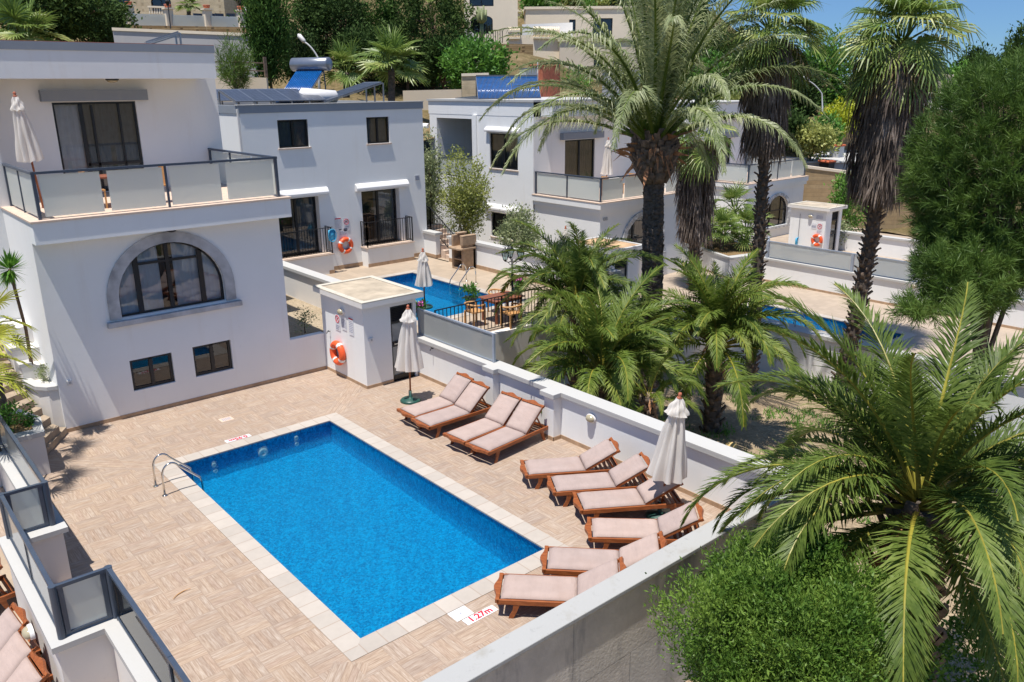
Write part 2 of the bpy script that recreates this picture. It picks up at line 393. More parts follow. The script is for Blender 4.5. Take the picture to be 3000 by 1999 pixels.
MT['rail_l'] = m_simple('pale_aluminium', (0.30, 0.34, 0.40), 0.35, var=0.08)
MT['iron'] = m_simple('black_iron', (0.012, 0.012, 0.014), 0.5, var=0.2)
MT['steel'] = m_simple('polished_steel', (0.62, 0.60, 0.56), 0.14, 1.0, var=0.05)
MT['frost'] = m_glass('frosted_glass', (0.9, 0.95, 0.94), 0.70, (0.92, 0.96, 0.95))
MT['frost_b'] = m_glass('frosted_balcony_glass', (0.9, 0.95, 0.94), 0.90, (0.93, 0.98, 0.95), 0.25, 0.5)
MT['clear'] = m_glass('clear_glass', (0.80, 0.92, 0.90))
MT['pane'] = m_glass('window_glass', (0.80, 0.86, 0.90), 0, rough=0.015, refl=2.4)
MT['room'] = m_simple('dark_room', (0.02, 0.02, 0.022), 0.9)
MT['curtain'] = m_simple('sheer_curtain', (0.82, 0.80, 0.80), 0.9, var=0.06)
MT['curtain_d'] = m_simple('taupe_curtain', (0.26, 0.21, 0.17), 0.9, var=0.1)
MT['curtain_g'] = m_simple('grey_curtain', (0.16, 0.18, 0.195), 0.9, var=0.1)
MT['teak'] = m_wood('oiled_teak', (0.17, 0.045, 0.014), (0.30, 0.088, 0.025), (0.42, 0.15, 0.05))
MT['teak2'] = m_wood('teak_table', (0.20, 0.07, 0.04), (0.28, 0.10, 0.055), (0.34, 0.14, 0.08))
MT['rattan'] = m_wood('honey_rattan', (0.40, 0.20, 0.07), (0.55, 0.30, 0.12), (0.62, 0.38, 0.18))
def m_fabric(name, col, var=0.08):
    m = NM(name); v = m.oco(); f = m.noise(v, 3.0, 4, 0.6)
    c = m.ramp(f, [(0.3, tuple(q*(1-var) for q in col)), (0.7, tuple(min(1, q*(1+var)) for q in col))])
    wv = m.noise(v, 160, 2); oi = m.n.new('ShaderNodeObjectInfo').outputs['Random']; c = m.mix(1.0, c, m.ramp(oi, [(0.0, (0.90, 0.90, 0.92)), (1.0, (1.05, 1.02, 1.0))]), 'MULTIPLY')
    dr = m.n.new('ShaderNodeVectorMath'); dr.operation = 'ADD'; m.L(v, dr.inputs[0]); m.L(m.comb(m.math('MULTIPLY', oi, 37.0), oi, 0.0), dr.inputs[1])
    st = m.noise(dr.outputs[0], 1.6, 5, 0.65); c = m.mix(m.math('MULTIPLY', m.ramp(st, [(0.5, 0.0), (0.72, 1.0)]), 0.30), c, (0.38, 0.27, 0.225))
    wr = m.noise(m.scl(dr.outputs[0], (5.0, 1.2, 1.2)), 2.2, 3, 0.5)
    h = m.math('ADD', m.math('MULTIPLY', wv, 0.3), m.math('MULTIPLY', wr, 2.6))
    return m.done(m.pbsdf(c, 0.9, m.bump(h, 0.4, 0.02), spec=0.15))
MT['cushion'] = m_fabric('blush_cushion_fabric', (0.42, 0.333, 0.298))
def m_canvas():
    m = NM('cream_canvas'); v = m.oco(); c = m.ramp(m.noise(m.scl(v, (3, 3, 0.7)), 2.0, 4, 0.6), [(0.3, (0.86, 0.82, 0.76)), (0.7, (0.93, 0.90, 0.86))])
    b = m.pbsdf(c, 0.85, m.bump(m.noise(v, 20, 3), 0.2, 0.01), spec=0.15); t = m.node('ShaderNodeBsdfTranslucent', Color=c)
    return m.done(m.mixs(0.5, b, t))
MT['canvas'] = m_canvas()
MT['orange'] = m_simple('orange_buoy_plastic', (0.80, 0.105, 0.025), 0.45, var=0.12)
MT['whitep'] = m_simple('white_plastic', (0.72, 0.70, 0.68), 0.4, var=0.05)
MT['lampglass'] = m_simple('cream_lamp_glass', (0.42, 0.37, 0.25), 0.12, var=0.1, spec=0.8)
MT['sign'] = m_simple('white_sign_board', (0.72, 0.72, 0.74), 0.5, var=0.03)
MT['red'] = m_simple('red_print', (0.55, 0.02, 0.04), 0.5, var=0.05)
MT['ink'] = m_simple('grey_blue_print', (0.30, 0.32, 0.42), 0.6, var=0.05)
MT['ink_d'] = m_simple('dark_print', (0.12, 0.04, 0.05), 0.6, var=0.05)
MT['netblue'] = m_simple('blue_net', (0.06, 0.38, 0.62), 0.5, var=0.15)
MT['green_p'] = m_simple('green_plastic_base', (0.018, 0.075, 0.058), 0.4, var=0.15)
MT['pot'] = m_simple('dark_plastic_pot', (0.035, 0.045, 0.05), 0.5, var=0.2)
MT['terracotta'] = m_simple('terracotta', (0.42, 0.13, 0.07), 0.8, var=0.2)
MT['bbq'] = m_simple('sandstone_grill', (0.36, 0.25, 0.16), 0.9, var=0.2, bump=0.4)
MT['gravel'] = m_ground('pale_gravel', [(0.30, 0.23, 0.15), (0.42, 0.34, 0.24), (0.52, 0.43, 0.31)], 1.5)
MT['soil'] = m_ground('dry_soil', [(0.12, 0.08, 0.045), (0.24, 0.16, 0.08), (0.36, 0.25, 0.13)], 1.2)
MT['gardeng'] = m_ground('garden_ground', [(0.17, 0.13, 0.09), (0.33, 0.25, 0.16), (0.46, 0.36, 0.24), (0.50, 0.41, 0.29)], 0.9)
MT['hill'] = m_ground('hill_scrub', [(0.06, 0.065, 0.022), (0.15, 0.12, 0.055), (0.25, 0.185, 0.10), (0.31, 0.25, 0.165)], 0.5, 0.8)
MT['roofcoat'] = m_simple('roof_screed', (0.43, 0.36, 0.27), 0.9, var=0.25, scale=2, coord='p')
MT['roof_tan'] = m_simple('tan_roof_screed', (0.50, 0.33, 0.19), 0.9, var=0.2, scale=2, coord='p')
MT['roofedge'] = m_plaster('roof_edge_weathered', (0.55, 0.51, 0.43), 0.8, 0.2, (0.25, 0.23, 0.17))
MT['block'] = m_simple('yellow_limestone', (0.58, 0.42, 0.18), 0.9, var=0.12, bump=0.3)
MT['pv'] = m_tiles('solar_cells', (0.035, 0.06, 0.15), 0.5, 0.33, 0.15, 0.8, 0.15, jw=0.02, jcol=(0.28, 0.32, 0.40))
MT['evac'] = m_simple('evacuated_tubes', (0.01, 0.11, 0.36), 0.2, var=0.2, spec=0.8)
MT['tank'] = m_simple('grey_metal_tank', (0.27, 0.29, 0.33), 0.3, 0.6, var=0.05)
MT['acgrey'] = m_simple('painted_metal', (0.42, 0.43, 0.44), 0.5, var=0.05)
MT['tile_r'] = m_simple('red_roof_tile', (0.50, 0.12, 0.05), 0.8, var=0.2)
MT['ochre'] = m_brick('ochre_block_wall', (0.38, 0.27, 0.15), (0.42, 0.31, 0.18), (0.30, 0.22, 0.13), 0.6, 0.26, 0.3, 0.35, (0.14, 0.11, 0.08))
MT['rubble'] = m_brick('rubble_wall', (0.30, 0.20, 0.10), (0.40, 0.29, 0.16), (0.16, 0.11, 0.06), 0.28, 0.16, 0.8, 0.3)
MT['limestone'] = m_brick('limestone_blocks', (0.58, 0.47, 0.31), (0.65, 0.54, 0.37), (0.48, 0.38, 0.25), 0.55, 0.28, 0.3, 0.12, (0.3, 0.24, 0.16))
MT['bark'] = m_simple('brown_bark', (0.13, 0.085, 0.055), 0.95, var=0.4, scale=9, bump=0.6)
MT['bark_g'] = m_simple('grey_palm_trunk', (0.105, 0.082, 0.066), 0.95, var=0.4, scale=10, bump=0.6)
MT['boot'] = m_simple('palm_leaf_bases', (0.16, 0.115, 0.085), 0.9, var=0.45, scale=8, bump=0.4)
MT['dead'] = m_leaf('dead_palm_leaf', (0.06, 0.046, 0.038), (0.115, 0.09, 0.075), (0.23, 0.195, 0.17), 0.15, 0.8, 1.5)
MT['deadbrown'] = m_leaf('brown_dead_sheath', (0.14, 0.06, 0.03), (0.27, 0.13, 0.065), (0.40, 0.24, 0.15), 0.15, 0.7, 1.5)
MT['phx'] = m_leaf('date_palm_leaf', (0.04, 0.07, 0.012), (0.085, 0.125, 0.02), (0.17, 0.20, 0.045), 0.40, 0.5, 0.9, 0.32)
MT['phx_d'] = m_leaf('deep_green_palm_leaf', (0.028, 0.050, 0.010), (0.078, 0.115, 0.022), (0.155, 0.19, 0.05), 0.40, 0.5, 0.9, 0.32)
MT['deadfan'] = m_leaf('tan_dead_fan_leaf', (0.10, 0.07, 0.035), (0.17, 0.125, 0.065), (0.27, 0.21, 0.12), 0.2, 0.7, 1.5)
MT['phx_s'] = m_leaf('silvery_palm_leaf', (0.075, 0.10, 0.04), (0.16, 0.185, 0.085), (0.30, 0.31, 0.17), 0.32, 0.45, 0.9, 0.5)
MT['rachis'] = m_simple('yellow_green_midrib', (0.27, 0.24, 0.035), 0.45, var=0.2, scale=2)
MT['fan'] = m_leaf('fan_palm_leaf', (0.04, 0.075, 0.014), (0.10, 0.15, 0.03), (0.26, 0.27, 0.09), 0.3, 0.45, 1.0, 0.5)
MT['fan_y'] = m_leaf('yellowing_fan_leaf', (0.12, 0.15, 0.02), (0.27, 0.28, 0.03), (0.40, 0.36, 0.07), 0.3, 0.45, 1.0, 0.5)
MT['pine'] = m_leaf('pine_needles', (0.028, 0.058, 0.011), (0.06, 0.105, 0.018), (0.13, 0.18, 0.04), 0.28, 0.55, 0.6)
MT['bush'] = m_leaf('bright_shrub_leaf', (0.026, 0.062, 0.010), (0.06, 0.118, 0.017), (0.15, 0.22, 0.038), 0.38, 0.5, 1.6)
MT['cyp'] = m_leaf('cypress_foliage', (0.012, 0.03, 0.009), (0.03, 0.066, 0.014), (0.07, 0.12, 0.026), 0.2, 0.75, 0.5, 0.12)
MT['conif'] = m_leaf('dark_conifer_foliage', (0.012, 0.022, 0.008), (0.028, 0.052, 0.013), (0.06, 0.09, 0.024), 0.2, 0.75, 0.4, 0.12)
MT['olive'] = m_leaf('olive_foliage', (0.10, 0.12, 0.03), (0.19, 0.21, 0.055), (0.34, 0.34, 0.12), 0.3, 0.5, 0.9)
MT['olive_g'] = m_leaf('grey_olive_foliage', (0.09, 0.11, 0.05), (0.16, 0.185, 0.09), (0.28, 0.30, 0.17), 0.3, 0.5, 0.9)
MT['green'] = m_leaf('glossy_green_foliage', (0.025, 0.07, 0.012), (0.06, 0.14, 0.02), (0.14, 0.25, 0.04), 0.3, 0.4, 0.8)
MT['yellowg'] = m_leaf('yellow_green_foliage', (0.14, 0.17, 0.015), (0.27, 0.29, 0.02), (0.42, 0.40, 0.04), 0.3, 0.5, 0.8)
MT['pink'] = m_simple('pink_petals', (0.60, 0.12, 0.38), 0.6, var=0.2)
# ------------------------------------------------------------------ vegetation generators
def nrmz(a): return a/(np.linalg.norm(a, axis=-1, keepdims=True)+1e-9)
def rvec(n): return nrmz(rng.normal(size=(n, 3)))
def leaves(P, D, S, L, W, fold=0.0):
    """diamond leaves: base P, direction D, side S, length L, width W"""
    n = len(P); L = np.broadcast_to(np.asarray(L, float), (n,))[:, None]; W = np.broadcast_to(np.asarray(W, float), (n,))[:, None]
    V = np.stack([P, P+D*L*0.45+S*W*0.5, P+D*L, P+D*L*0.45-S*W*0.5], 1).reshape(-1, 3)
    return V, np.arange(n*4).reshape(n, 4)
def joinq(*vf):
    V = []; F = []; o = 0
    for v, f in vf: V.append(v); F.append(f+o); o += len(v)
    return np.concatenate(V), np.concatenate(F)
def blob_points(n, c, r, shell=0.55, lump=0.25, seed=0):
    """points through an uneven ellipsoid, denser near its skin, with outward directions"""
    g = np.random.default_rng(seed); d = nrmz(g.normal(size=(n, 3)))
    k = nrmz(g.normal(size=(9, 3))); a = g.uniform(-1, 1, 9)
    lum = 1+lump*np.tanh((np.maximum(d@k.T, 0)**3*a).sum(1)*1.6)
    rad = (shell+(1-shell)*g.random(n)**0.6)*lum
    return np.array(c)+d*rad[:, None]*np.array(r), d
def foliage(c, r, nclump, per, lsize, clump=0.3, seed=1, up=0.4, shell=0.5, lump=0.3, aspect=0.42, flat=1.0, out=0.6):
    g = np.random.default_rng(seed); C0, dd = blob_points(nclump, c, r, shell, lump, seed)
    n = nclump*per; idx = np.repeat(np.arange(nclump), per); sz = g.uniform(0.6, 1.35, nclump)[idx]
    o = g.normal(size=(n, 3))*clump*0.5*sz[:, None]; o[:, 2] *= flat
    P = C0[idx]+o
    D = nrmz(dd[idx]*out+g.normal(size=(n, 3))*0.75+np.array([0, 0, up])); S = nrmz(np.cross(D, nrmz(g.normal(size=(n, 3)))))
    L = lsize*g.uniform(0.6, 1.4, n)
    return leaves(P, D, S, L, L*aspect)
def limbs(base, c, r, n, r0, seed=3, fork=True):
    """trunk forking into limbs that reach into the crown"""
    g = np.random.default_rng(seed); mb = MB(); base = np.array(base, float); c = np.array(c, float); r = np.array(r, float)
    top = c+np.array([0, 0, r[2]*0.3]); P = []
    for i in range(7):
        t = i/6; P.append(base*(1-t)+top*t+np.array([math.sin(t*5+seed), math.cos(t*4+seed), 0])*r0*0.7*t)
    mb.tube(P, [r0*(1-0.75*i/6) for i in range(7)], 8)
    for k in range(n):
        t = g.uniform(0.25, 0.95); s = P[0]*(1-t)+top*t; d = nrmz(g.normal(size=3)); d[2] = abs(d[2])*0.6
        e = c+d*r*0.8; m_ = (s+e)/2+np.array([0, 0, -0.06*r[2]])
        mb.tube([s, m_, e], [r0*0.45*(1-t*0.5), r0*0.25, r0*0.06], 6)
    return mb
def tree(name, label, cat, base, c, r, mat, trunk_r=0.12, nclump=150, per=40, lsize=0.14, clump=0.4, seed=1, group=None, nl=7, bark='bark', **kw):
    t = thing(name, label, cat, base, group)
    obj('trunk', limbs(base, c, r, nl, trunk_r, seed), MT[bark], t, True)
    obj('crown', foliage(c, r, nclump, per, lsize, clump, seed, **kw), MT[mat], t)
    return t

# feather-palm frond: bent midrib with two ranks of narrow leaflets
def frond_mesh(name, L, e0, bend, npairs, ll, lw, seed, mats, vee=0.45, droop=0.35, power=1.5, t0=0.12, sway=0.0):
    g = np.random.default_rng(seed); ns = 26; pts = [np.zeros(3)]; el = R(e0); tans = []; ya = 0.0
    for i in range(ns):
        t = (i+0.5)/ns; e = R(e0)-R(bend)*t**power; ya = sway*t*t
        d = np.array([math.cos(e)*math.cos(ya), math.cos(e)*math.sin(ya), math.sin(e)]); tans.append(d); pts.append(pts[-1]+d*L/ns)
    pts = np.array(pts); tans = np.array(tans+[tans[-1]])
    T = np.linspace(t0, 0.985, npairs)+g.uniform(-0.004, 0.004, npairs)
    T = np.repeat(T, 2); side = np.tile([1., -1.], npairs); n = len(T)
    q = np.clip(T, 0, 0.999)*ns; i0 = q.astype(int); f = (q-i0)[:, None]
    P = pts[i0]*(1-f)+pts[i0+1]*f; tn = nrmz(tans[i0]*(1-f)+tans[np.minimum(i0+1, ns)]*f)
    S0 = nrmz(np.cross(tn, np.array([0, 0, 1.0])+1e-4*rvec(1)[0])); N = np.cross(S0, tn)
    S = S0*side[:, None]
    lenp = ll*np.clip(np.minimum((T-t0+0.04)/0.22, 1), 0.25, 1)*(1-0.72*np.clip((T-0.45)/0.55, 0, 1)**1.6)*g.uniform(0.85, 1.1, n)
    ang = R(62)-R(38)*T+g.normal(size=n)*0.10; v = vee+g.normal(size=n)*0.22
    D = nrmz(tn*np.cos(ang)[:, None]+(S*np.cos(v)[:, None]+N*np.sin(v)[:, None])*np.sin(ang)[:, None])
    W = nrmz(tn - D*(tn*D).sum(1)[:, None])*0.85+N*0.35*side[:, None]*0.6; W = nrmz(W)
    w = (lw*np.clip(1.15-0.6*T, 0.3, 1))[:, None]*0.5; Ln = lenp[:, None]
    g1 = np.array([0, 0, -1.0])*droop
    mid = P+D*Ln*0.5+g1*Ln*0.06; tip = P+nrmz(D+g1*g.uniform(0.3, 1.2, (n, 1)))*Ln
    V = np.stack([P-W*w*0.6, P+W*w*0.6, mid+W*w, mid-W*w, tip+W*w*0.06, tip-W*w*0.06], 1).reshape(-1, 3)
    b = np.arange(n)[:, None]*6; F = np.concatenate([b+np.array([0, 1, 2, 3]), b+np.array([3, 2, 4, 5])])
    mb = MB(); mb.tube(pts[::2], [max(0.010, 0.035*L/3*(1-i/13)**1.1) for i in range(len(pts[::2]))], 5)
    Vr = np.array(mb.v); Fr = np.array([f_ for f_ in mb.f if len(f_) == 4])
    Vall, Fall = joinq((V, F), (Vr, Fr))
    me = bpy.data.meshes.new(name); me.from_pydata(Vall.tolist(), [], Fall.tolist())
    for m_ in mats: me.materials.append(m_)
    mi = np.zeros(len(Fall), np.int32); mi[len(F):] = 1; me.polygons.foreach_set('material_index', mi); me.update()
    return me
def frond_set(prefix, L, ll, lw, npairs, mats, bends, seeds=2, power=1.5, **kw):
    """variants by starting elevation: [(e0, bend)]"""
    return [[frond_mesh(prefix, L, e0, b, npairs, ll, lw, 100*k+i, mats, power=power, sway=(0.25 if (i+k) % 2 else -0.25), **kw) for k in range(seeds)] for i, (e0, b) in enumerate(bends)]
def feather_crown(t, c, fs, n, seed, r_base=0.18, skip=None, smin=0.85, smax=1.1, start=0.0):
    g = np.random.default_rng(seed); loc = np.array(t.location)
    for i in range(n):
        u = (i+0.5)/n; k = min(len(fs)-1, int(u*len(fs))); az = i*2.39996+seed+start; az += g.normal()*0.12
        if skip and skip(az % (2*PI), u): continue
        me = fs[k][int(g.integers(len(fs[k])))]
        o = bpy.data.objects.new('frond', me); COL.objects.link(o); o.parent = t
        p = np.array(c)+np.array([math.cos(az), math.sin(az), 0])*r_base*(0.3+0.7*u)+np.array([0, 0, 0.3*(0.6-u)])
        o.location = (p-loc).tolist(); o.rotation_euler = (g.normal()*0.10, g.normal()*0.07, az); s = g.uniform(smin, smax); o.scale = (s, s, s)
def boots(path, rad, n, size, outang=0.5, seed=0, flat=0.5):
    """old leaf bases: tapered wedges in a spiral up a trunk; path: function t->point, rad: function t->radius"""
    g = np.random.default_rng(seed); V = []; F = []; o = 0
    for i in range(n):
        t = (i+0.5)/n; a = i*2.39996+g.normal()*0.1; p = np.array(path(t)); e = np.array([math.cos(a), math.sin(a), 0]); s = np.array([-math.sin(a), math.cos(a), 0])
        sz = size*g.uniform(0.75, 1.25); r = rad(t); base = p+e*r*0.9; oa = outang*g.uniform(0.5, 1.5); d = e*math.sin(oa)+np.array([0, 0, math.cos(oa)])
        k = nrmz(np.cross(s, d)); w = sz*flat
        q = [base-s*w-k*0.02*sz, base+s*w-k*0.02*sz, base+s*w*0.55+d*sz-k*0.05*sz, base-s*w*0.55+d*sz-k*0.05*sz]
        th = k*-sz*0.22 if np.dot(k, e) < 0 else k*sz*0.22
        V += q+[x+th for x in q]; F += [[o, o+1, o+2, o+3], [o+4, o+5, o+6, o+7], [o, o+1, o+5, o+4], [o+1, o+2, o+6, o+5], [o+2, o+3, o+7, o+6], [o+3, o, o+4, o+7]]; o += 8
    return np.array(V), np.array(F)
def path_of(*pts):
    P = np.array(pts, float)
    def f(t):
        x = min(max(t, 0), 1)*(len(P)-1); i = min(int(x), len(P)-2); q = x-i
        return P[i]*(1-q)+P[i+1]*q
    return f
def trunk_mesh(path, rad, n=24, sides=12, rough=0.08, seed=0):
    g = np.random.default_rng(seed); mb = MB(); P = [path(i/n) for i in range(n+1)]
    mb.tube(P, [rad(i/n)*(1+rough*(1 if i % 2 else -1)+g.normal()*rough*0.4) for i in range(n+1)], sides); return mb
# fan-palm leaf: stalk plus a pleated fan of narrow blades with drooping tips
def fan_mesh(name, Ls, rf, e0, seed, mats, nseg=34, spread=155, tipdroop=0.5, w=0.055, dead=False):
    g = np.random.default_rng(seed); V = []; F = []
    d0 = np.array([math.cos(R(e0)), 0, math.sin(R(e0))]); d1 = nrmz(d0+np.array([0, 0, -0.35])); p0 = np.zeros(3); p1 = d0*Ls*0.6; p2 = p1+d1*Ls*0.4
    mb = MB(); mb.tube([p0, p1, p2], [0.03, 0.02, 0.014], 5)
    Vr = np.array(mb.v); Fr = np.array([f for f in mb.f if len(f) == 4])
    ax = nrmz(d1+np.array([0, 0, -0.45])); sd = np.array([0, 1., 0]); up = nrmz(np.cross(ax, sd)); up = up if up[2] > 0 else -up
    a = np.linspace(-R(spread), R(spread), nseg)+g.normal(size=nseg)*0.02; n = nseg
    D = ax*np.cos(a)[:, None]+sd*np.sin(a)[:, None]+up*0.18*np.abs(np.sin(a))[:, None]; D = nrmz(D)
    W = nrmz(np.cross(D, up))+up*(0.5*np.where(np.arange(n) % 2, 1, -1))[:, None]; W = nrmz(W)
    Ln = (rf*(0.72+0.28*np.cos(a*0.8))*g.uniform(0.88, 1.08, n))[:, None]
    gz = np.array([0, 0, -1.0]); P = np.repeat(p2[None], n, 0)
    q1 = P+D*Ln*0.3; q2 = P+D*Ln*0.68+gz*Ln*0.05*tipdroop; q3 = q2+nrmz(D+gz*tipdroop*g.uniform(0.5, 2.2, (n, 1)))*Ln*0.38
    V = np.stack([P-W*0.004, P+W*0.004, q1+W*w*0.5, q1-W*w*0.5, q2+W*w*0.5, q2-W*w*0.5, q3+W*0.004, q3-W*0.004], 1).reshape(-1, 3)
    b = np.arange(n)[:, None]*8; F = np.concatenate([b+np.array([0, 1, 2, 3]), b+np.array([3, 2, 4, 5]), b+np.array([5, 4, 6, 7])])
    Va, Fa = joinq((V, F), (Vr, Fr)); me = bpy.data.meshes.new(name); me.from_pydata(Va.tolist(), [], Fa.tolist())
    for m_ in mats: me.materials.append(m_)
    mi = np.zeros(len(Fa), np.int32); mi[len(F):] = 1; me.polygons.foreach_set('material_index', mi); me.update(); return me
def fan_crown(t, c, sets, n, seed, smin=0.85, smax=1.1):
    g = np.random.default_rng(seed); loc = np.array(t.location)
    for i in range(n):
        u = (i+0.5)/n; k = min(len(sets)-1, int(u*len(sets))); az = i*2.39996+seed+g.normal()*0.15
        o = bpy.data.objects.new('fan_leaf', sets[k][int(g.integers(len(sets[k])))]); COL.objects.link(o); o.parent = t
        p = np.array(c)+np.array([math.cos(az), math.sin(az), 0])*0.12+np.array([0, 0, 0.35*(0.5-u)])
        o.location = (p-loc).tolist(); o.rotation_euler = (g.normal()*0.15, g.normal()*0.1, az); s = g.uniform(smin, smax); o.scale = (s, s, s)
def skirt(path, zt, zb, rt, rb, n, seed, lmin=0.5, lmax=1.1, w=0.05):
    """hanging thatch of dead fans round a trunk between parameters zt (top) and zb (bottom)"""
    g = np.random.default_rng(seed); t = zt+(zb-zt)*g.random(n)**0.9; a = g.random(n)*2*PI
    lum = 1+0.22*np.sin(a*3+seed)+0.12*np.sin(a*7+t*9)
    r = (rt+(rb-rt)*((t-zt)/(zb-zt)))*lum*g.uniform(0.55, 1.0, n); P = np.array([path(x) for x in t]); e = np.stack([np.cos(a), np.sin(a), np.zeros(n)], 1); s = np.stack([-np.sin(a), np.cos(a), np.zeros(n)], 1)
    P = P+e*r[:, None]; D = nrmz(e*g.normal(size=(n, 1))*0.13+e*0.06+s*g.normal(size=(n, 1))*0.12+np.array([0, 0, -1.0])); L = g.uniform(lmin, lmax, n); W = nrmz(s+e*g.normal(size=(n, 1))*0.8)
    return leaves(P, D, W, L, w*g.uniform(0.5, 1.6, n))
def pine_crown(C0, D0, per=42, nl=0.22, nw=0.016, seed=0, tuft_r=0.13):
    """needle tufts at points C0 growing along D0"""
    g = np.random.default_rng(seed); m_ = len(C0); n = m_*per; i = np.repeat(np.arange(m_), per)
    P = C0[i]+D0[i]*g.uniform(-1.2, 0.6, (n, 1))*tuft_r+g.normal(size=(n, 3))*0.02
    D = nrmz(D0[i]*g.uniform(0.25, 1.2, (n, 1))+g.normal(size=(n, 3))*0.6); S = nrmz(np.cross(D, g.normal(size=(n, 3))))
    L = nl*g.uniform(0.7, 1.25, n); return leaves(P, D, S, L, nw)
# ------------------------------------------------------------------ survey helpers: where a sight line meets a real plane
def _ray(u, v): return BAS.T @ np.array([(u-1500)/FPX, (999.5-v)/FPX, 1.])
def onx(u, v, x): d = _ray(u, v); return CAM+d*(x-CAM[0])/d[0]
def ony(u, v, y): d = _ray(u, v); return CAM+d*(y-CAM[1])/d[1]
def onz(u, v, z): d = _ray(u, v); return CAM+d*(z-CAM[2])/d[2]

# ------------------------------------------------------------------ architecture helpers
def facade(mb, o, u, nin, W, z0, z1, ops, depth=0.18, arcn=20):
    o = np.array(o, float); u = np.array(u, float); nin = np.array(nin, float)
    P = lambda a, z, d=0.0: (o[0]+u[0]*a+nin[0]*d, o[1]+u[1]*a+nin[1]*d, z)
    us = sorted({0.0, W}|{q for op in ops for q in (op['u0'], op['u1'])}); zs = sorted({z0, z1}|{q for op in ops for q in (op['z0'], op['z1'])}|{op['zs'] for op in ops if op.get('zs') is not None})
    for i in range(len(us)-1):
        for j in range(len(zs)-1):
            cu, cz = (us[i]+us[i+1])/2, (zs[j]+zs[j+1])/2
            if any(op['u0'] < cu < op['u1'] and op['z0'] < cz < op['z1'] for op in ops): continue
            mb.quad(P(us[i], zs[j]), P(us[i+1], zs[j]), P(us[i+1], zs[j+1]), P(us[i], zs[j+1]))
    for op in ops:
        a, b, c, d = op['u0'], op['u1'], op['z0'], op['z1']; zt = op.get('zs') if op.get('zs') is not None else d
        dp = op.get('depth', depth)
        mb.quad(P(a, c), P(a, zt), P(a, zt, dp), P(a, c, dp)); mb.quad(P(b, c, dp), P(b, zt, dp), P(b, zt), P(b, c)); mb.quad(P(a, c, dp), P(b, c, dp), P(b, c), P(a, c))
        if op.get('zs') is None: mb.quad(P(a, d), P(b, d), P(b, d, dp), P(a, d, dp))
        else:
            pts = arch_pts(op, arcn)
            # spandrels: uneven panels over the arch are cut from every grid cell it crosses
            for k in range(arcn):
                (ua, za), (ub, zb) = pts[k], pts[k+1]
                mb.quad(P(ua, za), P(ub, zb), P(ub, d), P(ua, d)); mb.quad(P(ua, za), P(ua, za, dp), P(ub, zb, dp), P(ub, zb))
def arch_pts(op, n=20):
    a, b, zs, d = op['u0'], op['u1'], op['zs'], op['z1']; c = (a+b)/2; r = (b-a)/2
    return [(c-r*math.cos(PI*k/n), zs+(d-zs)*math.sin(PI*k/n)) for k in range(n+1)]
